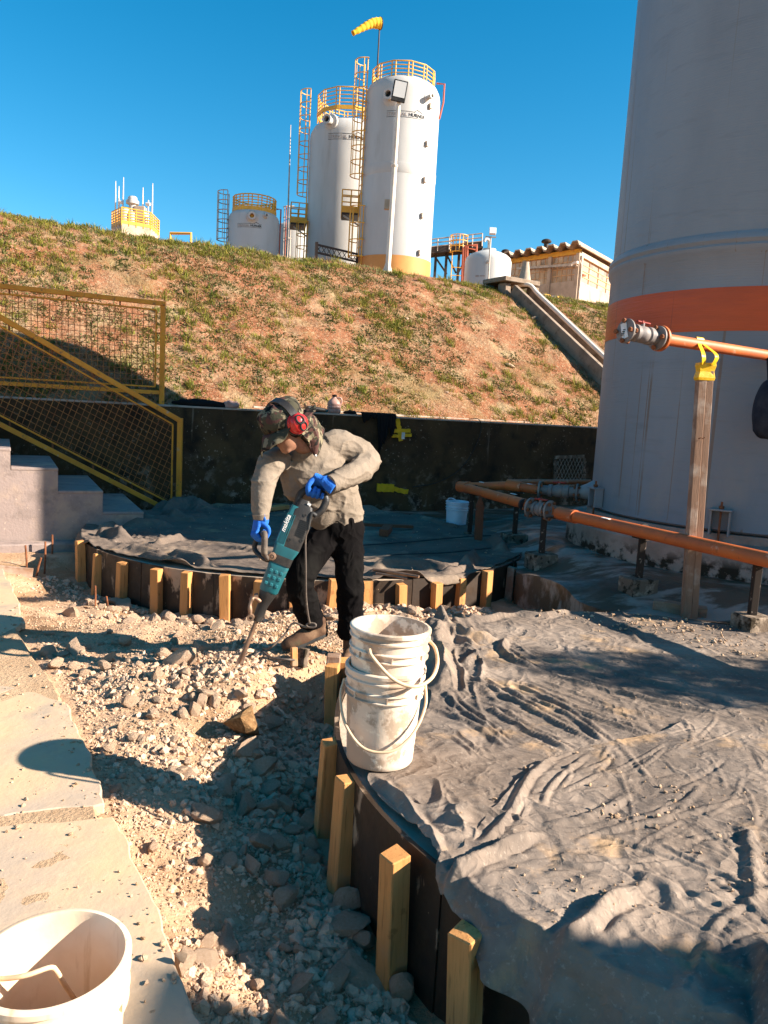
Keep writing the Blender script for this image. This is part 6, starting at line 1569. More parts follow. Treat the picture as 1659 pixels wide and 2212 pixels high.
m = MB(); m.box(ptp + Vector((.04, -.05, .16)), (.2, .1, .2), Matrix.Rotation(-.3, 3, 'X')); m.build('lamp_head', 'lens', ls, bevel=.01)

Y6 = 31.0
G = lambda px, py, dy=0: P(px, py, Y6 + dy)
gb = G(960, 595); gy_ = thing('steel_gantry', 'dark steel pipe gantry with yellow caged ladder right of the tallest tank', 'gantry', Vector((gb.x, gb.y, hz(gb.x, gb.y))))
m = MB(); m.bar(G(930, 546), G(1040, 534), .9, .22); m.build('deck', 'steelblack', gy_)
for px in (942, 965, 992, 1012): m = MB(); t_ = G(px, 545); m.bar(Vector((t_.x, t_.y, hz(t_.x, t_.y) - .2)), t_, .1, .1); m.build('leg', 'steelblack', gy_)
for p, q in (((938, 552), (965, 592)), ((1012, 545), (990, 590)), ((965, 550), (985, 590))): m = MB(); m.bar(G(*p), G(*q), .08, .06); m.build('brace', 'steelblack', gy_)
for dy in (-.45, .45):
    for k, (pa_, pb2) in enumerate([((932, 517), (1042, 504)), ((932, 525), (1042, 513)), ((932, 533), (1042, 521))]): MB().tube([G(*pa_, dy), G(*pb2, dy)], .022, 6).build('rail', 'galv', gy_, smooth=60)
    for px in (945, 970, 1000, 1020, 1041): MB().tube([G(px, 544 - (px - 930) * .11, dy), G(px + 1, 518 - (px - 930) * .125, dy)], .022, 6).build('rail_post', 'galv', gy_, smooth=60)
lb_ = G(985, 595); ca = (lb_.x, lb_.y - .6)
L_ob = cage_ladder((ca[0] + .0, ca[1] + .3), .05, rad(-90), hz(*ca), G(985, 503, -.9).z, G(985, 540, -.9).z, gy_, hoops=4)
for k, (x0, y0, x1, y1) in enumerate([(1004, 592, 1006, 530), (1008, 592, 1010, 530), (1000, 592, 1001, 535)]):
    a, b = G(x0, y0, -.8), G(x1, y1, -.8); e = G(1030, y1 - 1 + 3 * k, -.8); MB().tube([Vector((a.x, a.y, hz(a.x, a.y))), b, e, e - Vector((0, 0, .3))], .045, 8).build('riser_pipe', 'redpipe', gy_, smooth=50)
q = G(950, 590, -1); o = MB().lathe([(.36, -.5), (.36, .3), (.28, .42), (.02, .5)], (q.x, q.y, hz(q.x, q.y) + .2), 24).build('pump_vessel', 'white', smooth=40, base=(q.x, q.y, hz(q.x, q.y))); tag(o, 'small white vessel under the steel gantry', 'tank')
q = G(974, 592, -1.2); o = MB().lathe([(.3, -.5), (.3, .25), (.22, .36), (.02, .42)], (q.x, q.y, hz(q.x, q.y) + .15), 24).build('pump_vessel', 'white', smooth=40, base=(q.x, q.y, hz(q.x, q.y))); tag(o, 'second small white vessel behind the gantry leg', 'tank')

# ------------------------------------------------------------------ shed with corrugated roof
Yc = 30.0
C0 = P(1246, 628, Yc); C1 = P(1080, 612, 33.0); C2 = P(1420, 640, 39.0)
zt_ = P(1252, 540, Yc).z; zb_ = min(C0.z, hz(C0.x, C0.y)) - .4
H0 = Vector((C0.x, C0.y, 0)); H1 = Vector((C1.x, C1.y, 0)); H2 = Vector((C2.x, C2.y, 0))
shed = thing('shed', 'tan glazed industrial shed with wavy cement roof at the top of the slope', 'building', Vector((C0.x, C0.y, zb_)))
zsill = P(1245, 606, Yc).z; zhd = P(1245, 548, Yc).z
def facade(A, B, bays, ncol, nrow, out, zs0, zh0, col_w=.16, boards=False):
    d = (B - A); L = d.length; d.normalize(); n = Vector((d.y, -d.x, 0)); n = n if n.dot(Vector((0, 0, 0)) - A) > 0 else -n
    up = Vector((0, 0, 1))
    m = MB(); m.bar(A + up * ((zb_ + zs0) / 2), B + up * ((zb_ + zs0) / 2), .14, zs0 - zb_); m.build('sill_wall', 'plaster', shed)
    m = MB(); m.bar(A + up * (zh0 + .09), B + up * (zh0 + .09), .16, .18); m.build('lintel', 'yellow' if not boards else 'plaster', shed)
    for k in range(bays + 1):
        q = A + d * (L * k / bays); m = MB(); m.bar(q + up * zb_ + n * .05, q + up * (zh0 + .02) + n * .05, col_w, col_w, up=d); m.build('column', 'plaster', shed, bevel=.008)
    for k in range(bays):
        p, q = A + d * (L * k / bays + col_w * .5), A + d * (L * (k + 1) / bays - col_w * .5); w = (q - p).length
        fm = MB()
        for i in range(ncol + 1): r = p + d * (w * i / ncol); fm.bar(r + up * zs0, r + up * zh0, .03, .03)
        for j in range(nrow + 1): z = zs0 + (zh0 - zs0) * j / nrow; fm.bar(p + up * z + n * .002, q + up * z + n * .002, .026, .03)
        win = stuff(fm.build('window_frame', 'board', shed)); del win['kind']
        for i in range(ncol):
            for j in range(nrow):
                a = p + d * (w * (i + .06) / ncol); b = p + d * (w * (i + .94) / ncol); z0 = zs0 + (zh0 - zs0) * (j + .04) / nrow; z1 = zs0 + (zh0 - zs0) * (j + .96) / nrow
                tl = random.uniform(-.006, .006)
                m = MB(); m.hexa([a + up * z0 - n * .01, b + up * z0 - n * .01, b + up * z0 - n * .004, a + up * z0 - n * .004, a + up * z1 + n * (tl - .01), b + up * z1 + n * (tl - .01), b + up * z1 + n * (tl - .004), a + up * z1 + n * (tl - .004)])
                m.build('pane' if not (boards and j in (1,)) else 'board_panel', 'pane' if not (boards and j in (1,)) else 'board', win)
facade(H0, H1, 3, 5, 4, 1, zsill, zhd)
facade(H0, H2, 2, 5, 4, 1, zsill, zhd - .1, boards=True)
# back wall, floor and things inside so the glazing has depth
m = MB(); m.prism([H0.lerp(H1, .02) + Vector((0, 0, zb_)), H1 + Vector((0, 0, zb_)), H1 + (H2 - H0) + Vector((0, 0, zb_)), H2 + Vector((0, 0, zb_))], (0, 0, .3)); m.build('floor', 'concrete', shed)
m = MB(); m.bar(H1 + (H2 - H0) * .98 + Vector((0, 0, (zb_ + zhd) / 2)), H2 + (H1 - H0) * .0 + Vector((0, 0, (zb_ + zhd) / 2)), .15, zhd - zb_); m.build('back_wall', 'board', shed)
# roof: wavy sheets side by side along the eave
dA = (H1 - H0).normalized(); dB = (H2 - H0).normalized(); LA_ = (H1 - H0).length; nw = 8; over = .55
oA = -dB
base = H0 - dA * .25
sheetw = (LA_ + .5) / nw
for k in range(nw):
    prof = [(0, 0), (.12, .0), (.3, .18), (.7, .18), (.88, 0), (1.0, 0)]
    for_z = zhd + .2
    vs = []; dep = (H2 - H0).length + .9
    for t, rise in ((0, .0), (1, .12)):
        for (s, hgt) in prof:
            q = base + dA * (sheetw * (k + s * 1.02)) - dB * over + dB * dep * t; vs.append(q + Vector((0, 0, for_z + hgt + rise)))
    n6 = len(prof); low = [v - Vector((0, 0, .05)) for v in vs]
    fs = [(i, i + 1, n6 + i + 1, n6 + i) for i in range(n6 - 1)]; fs += [tuple(2 * n6 + j for j in reversed(f)) for f in fs[:n6 - 1]]
    fs += [(i, 2 * n6 + i, 2 * n6 + i + 1, i + 1) for i in range(n6 - 1)] + [(n6 + i, n6 + i + 1, 3 * n6 + i + 1, 3 * n6 + i) for i in range(n6 - 1)] + [(0, n6, 3 * n6, 2 * n6), (n6 - 1, 3 * n6 - 1, 4 * n6 - 1, 2 * n6 - 1)]
    MB().add(vs + low, fs).build('roof_sheet', 'roofsheet', shed)
# conduit tray, red tube, camera and lamp on the front
q0, q1 = P(1117, 580, 32.2), P(1236, 572, 29.9); m = MB(); m.bar(q0, q1, .05, .09); m.build('cable_tray', 'galv', shed)
q0 = P(1243, 568, 29.7); m = MB(); m.box(q0, (.1, .28, .1), Matrix.Rotation(.4, 3, 'Z')); m.bar(q0, q0 + Vector((.12, .2, -.08)), .04, .04); m.build('security_camera', 'polewhite', shed, bevel=.01)
q0, q1 = P(1258, 594, 30.2), P(1282, 600, 32.5); m = MB(); m.tube([q0, q1], .05, 8); m.build('red_tube', 'redpipe', shed, smooth=50)
pts = [P(1252, 562, 29.75), P(1256, 572, 29.75), P(1254, 600, 29.75), P(1250, 632, 29.75)]; MB().tube(pts, .025, 6).build('conduit', 'galv', shed, smooth=60)
for i, (px, py) in enumerate([(968 + 0, 0)]): pass
# two dark ventilators poking over the roof
for i, (px, py, Y) in enumerate([(1092, 535, 39.5), (1180, 514, 34)]):
    q = P(px, py + 12, Y); vt = MB().lathe([(.1, -.5), (.1, .0), (.2, .03), (.22, .08), (.18, .14), (.09, .18), (.02, .185)], q, 20).build('roof_ventilator', 'steelblack', smooth=40, base=q); tag(vt, ['round dark ventilator left of the shed roof', 'round dark ventilator on top of the shed roof'][i], 'ventilator')
# kerb striped yellow and black, pipe cone
ka, kb = P(1128, 633, 20.0), P(1213, 640, 21.0)
for pnt in (ka, kb): pnt.z = hz(pnt.x, pnt.y) + .05
ks = thing('striped_kerb', 'low kerb striped yellow and black before the shed', 'kerb', ka)
for k in range(6):
    m = MB(); m.bar(ka.lerp(kb, k / 6 + .001), ka.lerp(kb, (k + 1) / 6 - .001), .15, .16); m.build('kerb_block', 'yellow' if k % 2 else 'steelblack', ks, bevel=.01)

# ------------------------------------------------------------------ drainage channel running down the slope
def hp(px, py):
    """ground point of the slope on a sight line"""
    d = ray(px, py); t = 10.0
    for _ in range(400):
        p = Vector((0, 0, EYE)) + d * t
        if p.z < hz(p.x, p.y): break
        t += .05
    return p
ca_, cb_ = hp(1106, 640), hp(1300, 836); dn = (cb_ - ca_); dh = Vector((dn.x, dn.y, 0)).normalized(); sd_ = Vector((-dh.y, dh.x, 0))
if sd_.x < 0: sd_ = -sd_
slope = dn.normalized(); cw = .42
ch = thing('drainage_channel', 'stepped concrete drainage channel running down the slope by the tank', 'channel', ca_)
nrm = slope.cross(sd_).normalized(); nrm = nrm if nrm.z > 0 else -nrm
ext = cb_ + slope * .6
for s, top in ((0, .30), (1, .30)):
    o_ = sd_ * (s * (cw + .1)); m = MB(); a0, b0 = ca_ + o_ - slope * .1, ext + o_
    m.hexa([a0 - nrm * .45, a0 + sd_ * .1 - nrm * .45, b0 + sd_ * .1 - nrm * .45, b0 - nrm * .45, a0 + nrm * top * .75, a0 + sd_ * .1 + nrm * top * .75, b0 + sd_ * .1 + nrm * top, b0 + nrm * top]); m.build('side_wall', 'oldconcrete', ch, bevel=.008)
for k in range(9):
    t = (k + .5) / 9; q = ca_.lerp(ext, t) + sd_ * .1
    m = MB(); L = dn.length / 9 * .98
    f0, f1 = q - dh * L * .5, q + dh * L * .42; zt2 = q.z - .06; m.hexa([p + Vector((0, 0, z)) for z in (zt2 - .6 - 0, zt2 - 0) for p in [Vector((f0.x, f0.y, 0)), Vector((f0.x, f0.y, 0)) + sd_ * (cw - .002), Vector((f1.x, f1.y, 0)) + sd_ * (cw - .002), Vector((f1.x, f1.y, 0))]]); m.build('step', 'oldconcrete', ch, bevel=.008)
top_c = ca_ - slope * .15 + sd_ * .36
pz = top_c.z
cv = thing('culvert_head', 'broken concrete slab on two stubs heading the drainage channel', 'culvert', top_c)
m = MB(); cc = top_c - dh * .25 + Vector((0, 0, .27)); Mz = Matrix((sd_, -dh, Vector((0, 0, 1)))).transposed(); m.box(cc - sd_ * .10, (1.0, .8, .10), Mz); m.build('cover_slab', 'oldconcrete', cv, bevel=.012)
for s in (-1, 1): m = MB(); m.box(top_c - dh * .1 + sd_ * (s * .40) + Vector((0, 0, .0)), (.17, .26, .42), Mz @ Matrix.Rotation(.06 * s, 3, 'Y')); m.build('stub', 'oldconcrete', cv, bevel=.02)
m = MB(); m.box(top_c - dh * .75 + Vector((0, 0, .0)), (.6, .3, .7), Mz); m.build('dark_mouth', 'steelblack', cv)
q = cc - dh * .0 + sd_ * .28 + Vector((0, 0, .066)); o = MB().lathe([(.15, 0), (.14, .02), (.07, .42), (.075, .44), (.05, .44), (.045, .1), (.002, .1)], q, 18).build('broken_cone', 'concrete', smooth=40, base=q); tag(o, 'grey chipped cone standing on the culvert slab', 'cone')
pp = [top_c + Vector((0, 0, .2)) - dh * .3 - sd_ * .05, top_c + Vector((0, 0, .21)) + dh * .1 - sd_ * .02, top_c + Vector((0, 0, .17)) + dh * .25 + sd_ * .05, top_c + sd_ * .12 + dh * .4 + Vector((0, 0, .0)), ca_ + slope * .75 + sd_ * .44 + nrm * .25, ext + sd_ * .44 + nrm * .27]
tag(MB().tube(catmull(pp[:5], 5) + [pp[5]], .045, 10).build('drain_pipe', 'polewhite', smooth=50, base=pp[2]), 'pale plastic drain pipe lying down the concrete channel', 'pipe')
# scattered stones on the slope
for i, (px, py, w_) in enumerate([(1100, 792, 24), (965, 850, 16), (1015, 765, 14), (1150, 690, 16), (930, 748, 12), (1215, 822, 14), (880, 690, 12), (1040, 700, 14)]):
    q = hp(px, py); s = w_ / 2 / FPX * (q - Vector((0, 0, EYE))).length; o = rock_me[i].copy(); COL.objects.link(o); o.location = q + Vector((0, 0, s * .2)); o.scale = (s, s, s * .6); o.rotation_euler = (.3, .4, i)
    tag(o, ['largest pale stone lying on the slope near the channel', 'pale stone low on the slope above the wall', 'stone mid slope left of the largest pale one', 'reddish stone on the slope beside the upper channel', 'small stone in the bare middle of the slope', 'pale stone low on the slope next to the tank', 'small stone high in the middle of the slope', 'stone on the bare red patch left of the channel'][i], 'rock', 'stones on the slope')

# ------------------------------------------------------------------ far platform at the left skyline
Yp = 42.0
Q = lambda px, py, dy=0: P(px, py, Yp + dy)
pb0 = Q(290, 492); zg = hz(pb0.x, pb0.y)
pf = thing('rooftop_plant', 'distant yellow railed plant deck with white stack at the left skyline', 'plant deck', Vector((pb0.x, pb0.y, zg)))
x0, x1 = Q(246, 490).x, Q(333, 490).x; zd = Q(290, 496).z; zr = Q(290, 463).z
cs = [Vector((x0, Yp - .3, 0)), Vector((x0 + (x1 - x0) * .42, Yp - 1.4, 0)), Vector((x1, Yp - .6, 0)), Vector((x1 - .1, Yp + 1.2, 0)), Vector((x0, Yp + 1.2, 0))]
m = MB(); m.prism([p + Vector((0, 0, zg - .2)) for p in cs], (0, 0, zd - zg + .2)); m.build('deck', 'plaster', pf)
up = Vector((0, 0, 1))
for i in range(5):
    p, q = cs[i], cs[(i + 1) % 5]; m = MB(); m.bar(p + up * (zd + .08), q + up * (zd + .08), .03, .16); m.build('toe_board', 'yellow', pf)
    for j in range(5): z = zd + (zr - zd) * (.3 + .7 * j / 4); MB().tube([p + up * z, q + up * z], .028, 5).build('rail', 'yellow', pf)
    for j in range(4): r = p.lerp(q, j / 4); MB().tube([r + up * (zd - .1), r + up * (zr + .02)], .03, 5).build('rail_post', 'yellow', pf)
s0 = Q(286, 470); st_ = lambda py: Q(288, py).z
MB().lathe([(.27, zd), (.27, st_(462)), (.19, st_(456)), (.19, st_(444)), (.33, st_(441)), (.33, st_(434)), (.24, st_(433)), (.24, st_(428)), (.19, st_(425)), (.02, st_(424))], (s0.x, s0.y, 0), 20).build('stack', 'white', pf, smooth=40)
s0 = Q(271, 470); MB().lathe([(.28, zd), (.28, st_(455)), (.2, st_(449)), (.02, st_(448))], (s0.x, s0.y, 0), 18).build('vessel', 'white', pf, smooth=40)
s0 = Q(314, 470); MB().lathe([(.18, zd), (.18, st_(462)), (.02, st_(458))], (s0.x, s0.y, 0), 16).build('vessel', 'white', pf, smooth=40)
s0 = Q(303, 470); m = MB(); m.box((s0.x, s0.y, (zd + st_(446)) / 2), (.55, .4, st_(446) - zd)); m.build('cabinet', 'plaster', pf, bevel=.02)
for i, (px, py, px1, py1) in enumerate([(249, 480, 250, 391), (256, 478, 257, 402), (265, 470, 267, 383), (308, 470, 309, 405), (328, 485, 330, 396)]):
    rod('antenna_mast', px, py, px1, py1, Yp, .04, ['leftmost thin mast on the distant plant deck', 'second thin mast from the left on the plant deck, dark tip', 'tallest thin mast left of the white stack', 'thin mast right of the white stack', 'rightmost thin mast at the end of the plant deck'][i], 'polewhite', 'masts on the distant plant deck')
for i, (px, py) in enumerate([(258, 437), (317, 441)]):
    q = Q(px + 3, py); a = Q(px - 1 if i == 0 else px + 3, py + 30, 0); fl_ = thing('deck_lamp', ['small lamp at the left of the distant plant deck', 'small lamp at the right of the distant plant deck'][i], 'lamp', Vector((a.x, a.y, zd)))
    MB().tube([Vector((a.x, a.y, zd)), Vector((a.x, a.y, q.z + .2))], .035, 6).build('pole', 'polewhite', fl_, smooth=60); m = MB(); m.box(q, (.24, .2, .16), Matrix.Rotation(.3, 3, 'X')); m.build('lamp_head', 'lens', fl_, bevel=.02)
q = P(398, 507, 26); o = MB(); o.tube([q + Vector((-.45, 0, -.35)), q + Vector((-.45, 0, .02)), q + Vector((.22, 0, .05)), q + Vector((.22, 0, -.4))], .05, 8); tag(o.build('pipe_end', 'yellow', smooth=50, base=q), 'short yellow pipe frame peeping over the crest', 'pipe')

# ================================================================== WORKER
def Wp(u, v, Y): return P((900 + u / 1.843) / 1.823, (1450 + v / 1.843) / 1.823, Y)
def loft(secs, n=20):
    """secs: (centre, half width, half depth, width direction); closed at both ends"""
    m = len(secs); vs = []; prev = None
    for i, (c, a, b, xd) in enumerate(secs):
        t = (secs[min(i + 1, m - 1)][0] - secs[max(i - 1, 0)][0]).normalized()
        x = Vector(xd) if xd is not None else (prev if prev is not None else t.orthogonal()); x = (x - t * x.dot(t)).normalized(); prev = x; y = t.cross(x)
        for k in range(n):
            q = 2 * math.pi * k / n; vs.append(Vector(c) + x * (a * math.cos(q)) + y * (b * math.sin(q)))
    fs = [(i * n + k, i * n + (k + 1) % n, (i + 1) * n + (k + 1) % n, (i + 1) * n + k) for i in range(m - 1) for k in range(n)]
    fs += [tuple(range(n - 1, -1, -1)), tuple((m - 1) * n + k for k in range(n))]
    return vs, fs
def limb(pts, n=16, sub=4):
    """pts: (point, radius) smoothed into a round limb"""
    c = catmull([p for p, r in pts], sub); r = catmull([(r, 0, 0) for p, r in pts], sub)
    return loft([(c[i], r[i].x, r[i].x, None) for i in range(len(c))], n)
def ball(c, r, sc=(1, 1, 1), M=None):
    bm = bmesh.new(); bmesh.ops.create_icosphere(bm, subdivisions=3, radius=1); vs = [Vector((v.co.x * sc[0], v.co.y * sc[1], v.co.z * sc[2])) * r for v in bm.verts]; fs = [[v.index for v in f.verts] for f in bm.faces]; bm.free()
    return [(M @ v if M is not None else v) + Vector(c) for v in vs], fs
def fuse(name, parts, voxel, mat, parent, smooth=6, wrinkle=None, open_hem=None):
    mb = MB()
    for v, f in parts: mb.add(v, f)
    tmp = mb.build('tmp', mat)
    r = tmp.modifiers.new('r', 'REMESH'); r.mode = 'VOXEL'; r.voxel_size = voxel
    s = tmp.modifiers.new('s', 'SMOOTH'); s.iterations = smooth; s.factor = .5
    dg = bpy.context.evaluated_depsgraph_get(); me = bpy.data.meshes.new_from_object(tmp.evaluated_get(dg))
    bpy.data.objects.remove(tmp)
    n = len(me.vertices); co = np.empty(n * 3, np.float32); me.vertices.foreach_get('co', co); co = co.reshape(-1, 3)
    if wrinkle is not None:
        no = np.empty(n * 3, np.float32); me.vertex_normals.foreach_get('vector', no); co = co + no.reshape(-1, 3) * wrinkle(co.astype(float))[:, None]
    co = co - np.array(wloc(parent)); me.vertices.foreach_set('co', co.astype(np.float32).ravel())
    me.shade_smooth(); me.update(); me.name = name
    o = bpy.data.objects.new(name, me); COL.objects.link(o); o.parent = parent; me.materials.clear(); me.materials.append(MT[mat]); return o
def ridged(p, sc, off):
    w = p + (.3 / sc) * np.stack([fbm(p + off + 3 * k, sc * .7, 2) for k in range(3)], -1)
    return (1 - np.minimum(np.abs(fbm(w + off, sc, 2)) * 2.8, 1)) ** 1.7

feet_c = Wp(640, 2000, 4.42)
man = thing('person', 'worker bending over a breaker, camouflage hat, red ear muffs, tan sweatshirt and blue gloves', 'person', (feet_c.x, feet_c.y, gz(feet_c.x, feet_c.y)))
sh = (Wp(800, 500, 4.46) - Wp(330, 625, 4.26)).normalized()
hemx = (Wp(990, 1045, 4.5) - Wp(600, 1180, 4.46)).normalized()
hm2 = (hemx + sh * .6).normalized()
torso = [(Wp(800, 1110, 4.5), .160, .125, hemx), (Wp(792, 1010, 4.49), .158, .13, hemx), (Wp(745, 905, 4.47), .176, .135, hm2), (Wp(672, 810, 4.44), .185, .14, hm2), (Wp(620, 720, 4.41), .188, .135, sh), (Wp(590, 640, 4.38), .182, .115, sh), (Wp(570, 585, 4.35), .125, .09, sh), (Wp(560, 548, 4.32), .075, .07, sh)]
slR = [(Wp(390, 650, 4.32), .07), (Wp(325, 680, 4.26), .077), (Wp(272, 780, 4.2), .070), (Wp(248, 890, 4.15), .066), (Wp(240, 1000, 4.12), .053), (Wp(235, 1075, 4.1), .044), (Wp(235, 1092, 4.1), .042)]
slL = [(Wp(690, 570, 4.42), .075), (Wp(790, 555, 4.47), .083), (Wp(900, 590, 4.52), .080), (Wp(1010, 655, 4.54), .074), (Wp(960, 735, 4.44), .072), (Wp(860, 790, 4.31), .062), (Wp(780, 825, 4.22), .052), (Wp(742, 840, 4.18), .046)]
elb = [(Wp(1030, 660, 4.54), .066), (Wp(1035, 672, 4.54), .066)]
def wr_s(p):
    a = ridged(p * np.array([1, 1, 1.7]), 6, 3.) ** 1.5 * .010 + ridged(p * np.array([1.2, 1, 1.4]), 13, 8.) ** 1.5 * .003
    return a - .003
torso = [(c, a * .93, b * .92, x) for c, a, b, x in torso]
sweat = fuse('sweatshirt', [loft(torso, 28), limb(slR), limb(slL), ball(Wp(1018, 665, 4.54), .073), ball(Wp(672, 1010, 4.40), .1, (1, .7, 1.3)), ball(Wp(480, 800, 4.36), .085, (.9, .8, 1.6))], .006, 'sweat', man, 10, wr_s)
# collar and cuffs
MB().tube([Wp(545 + 78 * math.cos(a), 560 + 30 * math.sin(a), 4.29 + .05 * math.cos(a) - .035 * math.sin(a)) for a in [2 * math.pi * k / 20 for k in range(20)]], .011, 8, closed=True).build('collar', 'sweat', sweat, smooth=70)
m = MB(); m.tube([Wp(235, 1060, 4.1), Wp(235, 1096, 4.1)], [.047, .043], 16); m.build('cuff', 'sweat', sweat, smooth=60)
m = MB(); m.tube([Wp(770, 830, 4.20), Wp(736, 842, 4.175)], [.053, .049], 16); m.build('cuff', 'sweat', sweat, smooth=60)
# trousers
waist = [(Wp(800, 1060, 4.5), .145, .115, hemx), (Wp(800, 1140, 4.5), .152, .12, hemx), (Wp(795, 1215, 4.5), .150, .115, hemx)]
lgL = [(Wp(840, 1170, 4.5), .095), (Wp(862, 1300, 4.49), .096), (Wp(874, 1450, 4.46), .086), (Wp(884, 1620, 4.46), .080), (Wp(888, 1780, 4.48), .079), (Wp(888, 1880, 4.49), .080), (Wp(890, 1950, 4.49), .076)]
lgR = [(Wp(735, 1160, 4.5), .09), (Wp(680, 1240, 4.46), .098), (Wp(590, 1380, 4.38), .093), (Wp(515, 1530, 4.32), .083), (Wp(548, 1690, 4.37), .077), (Wp(600, 1820, 4.42), .078), (Wp(612, 1870, 4.43), .076)]
def wr_t(p): return ridged(p * np.array([1, 1, 1.3]), 6, 13.) * .012 + ridged(p * np.array([1, 1, 2.2]), 12, 18.) * .006 * (p[:, 2] < .45) - .005
trou = fuse('trousers', [loft(waist, 24), limb(lgL), limb(lgR)], .009, 'trouser', man, 8, wr_t)
# boots
def boot(heel, toe, ankle, name='boot'):
    heel, toe, ankle = Vector(heel), Vector(toe), Vector(ankle); d = toe - heel; d.z = 0; L = d.length; d.normalize(); s = Vector((-d.y, d.x, 0)); up = Vector((0, 0, 1)); zz = lambda t: heel.z + (toe.z - heel.z) * t
    at_ = lambda t, z: Vector((heel.x, heel.y, 0)) + d * (L * t) + up * (zz(t) + z)
    foot = [(at_(-.02, .045), .026, .036, s), (at_(.08, .05), .037, .05, s), (at_(.3, .056), .040, .058, s), (at_(.5, .05), .044, .052, s), (at_(.72, .042), .050, .042, s), (at_(.88, .038), .047, .036, s), (at_(.98, .034), .032, .028, s), (at_(1.02, .03), .012, .012, s)]
    shaft = [(at_(.16, .05), .04), (at_(.17, .12), .045), (ankle * .5 + at_(.17, .15) * .5, .049), (ankle, .052)]
    o = fuse(name, [loft(foot, 18), limb(shaft, 14)], .006, 'boot', man, 5, lambda p: .003 * fbm(p, 22, 2))
    so = [at_(-.03, .0), at_(.1, .0), at_(.3, .0), at_(.5, 0), at_(.7, 0), at_(.88, .004), at_(1.02, .012)]; ww = [.022, .036, .037, .040, .050, .046, .014]
    m = MB(); n = len(so); vs = [so[i] + s * (w_ * sg) + up * z for i, w_ in enumerate(ww) for sg in (-1, 1) for z in (0, .022)]
    fs = []
    for i in range(n - 1):
        b = i * 4
        for p, q in ((0, 1), (1, 3), (3, 2), (2, 0)): fs.append((b + p, b + q, b + 4 + q, b + 4 + p))
    fs += [(0, 1, 3, 2), ((n - 1) * 4, (n - 1) * 4 + 2, (n - 1) * 4 + 3, (n - 1) * 4 + 1)]
    m.add(vs, fs).build('sole', 'rubber', o, bevel=.004)
    m = MB()
    for t in (.30, .38, .46): m.tube([at_(t, .105 - (t - .3) * .2) + s * .03, at_(t + .03, .115 - (t - .3) * .2), at_(t, .105 - (t - .3) * .2) - s * .03], .004, 5)
    stuff(m.build('laces', 'cord', o)); return o
ht, tt_ = Wp(705, 1905, 4.46), Wp(395, 2035, 4.34)
h2 = Vector((ht.x, ht.y, max(gz(ht.x, ht.y), ht.z - .03))); t2v = Vector((tt_.x, tt_.y, gz(tt_.x, tt_.y) + .005))
boot(h2, t2v, Wp(625, 1880, 4.44))
hL, tL = Wp(895, 1990, 4.54), Wp(815, 2040, 4.28)
boot((hL.x, hL.y, gz(hL.x, hL.y)), (tL.x, tL.y, gz(tL.x, tL.y)), Wp(890, 1930, 4.49))

# head, facing down to the left
HU = Vector((-.46, -.30, .84)).normalized(); HF = Vector((-.62, -.52, -.55)); HF = (HF - HU * HF.dot(HU)).normalized(); HL = HU.cross(HF).normalized()
HM = Matrix((HL, HF, HU)).transposed()          # local x = left ear, y = face, z = crown
hc = Wp(420, 424, 4.11)
H_ = lambda x, y, z: hc + HM @ Vector((x, y, z))
head = [ball(H_(0, -.01, .02), .098, (.82, 1.0, 1.05), HM), ball(H_(0, .03, -.055), .07, (.86, .95, 1.05), HM), ball(H_(0, .065, -.098), .032, (1.2, .9, .8), HM),
        loft([(H_(0, .093, .015), .008, .008, HL), (H_(0, .102, -.01), .011, .012, HL), (H_(0, .112, -.03), .017, .014, HL), (H_(0, .1, -.042), .014, .006, HL)], 10),
        ball(H_(0, .088, -.062), .016, (1.5, .7, .45), HM), ball(H_(0, .085, -.074), .016, (1.4, .8, .5), HM), ball(H_(0, .082, .03), .03, (1.7, .5, .35), HM),
        ball(H_(.048, .062, -.02), .026, (1, .8, .8), HM), ball(H_(-.048, .062, -.02), .026, (1, .8, .8), HM),
        ball(H_(-.084, -.005, -.02), .03, (.35, .7, 1), HM), ball(H_(.084, -.005, -.02), .03, (.35, .7, 1), HM)]
neck = limb([(H_(0, -.02, -.02), .055), (H_(0, -.025, -.09), .056), (Wp(555, 560, 4.32), .058), (Wp(575, 620, 4.37), .07)])
thin = lambda secs, k: [(c, a * k, b * k, x) for c, a, b, x in secs]
body_parts = head + [neck, loft(thin(torso, .8), 20), loft(thin(waist, .8), 20), limb([(p, r * .68) for p, r in slR]), limb([(p, r * .68) for p, r in slL]), limb([(p, r * .72) for p, r in lgL]), limb([(p, r * .72) for p, r in lgR])]
fuse('body', body_parts, .006, 'skin', man, 3)
for s in (-1, 1):
    v_, f_ = ball(H_(.032 * s, .084, .0), .0105, (1, 1, 1), HM); mesh_obj('eye', v_, f_, 'black', man, smooth=60)
v_, f_ = ball(H_(0, -.03, .0), .102, (.88, .95, .95), HM); mesh_obj('hair', v_, f_, 'hair', man, smooth=60)
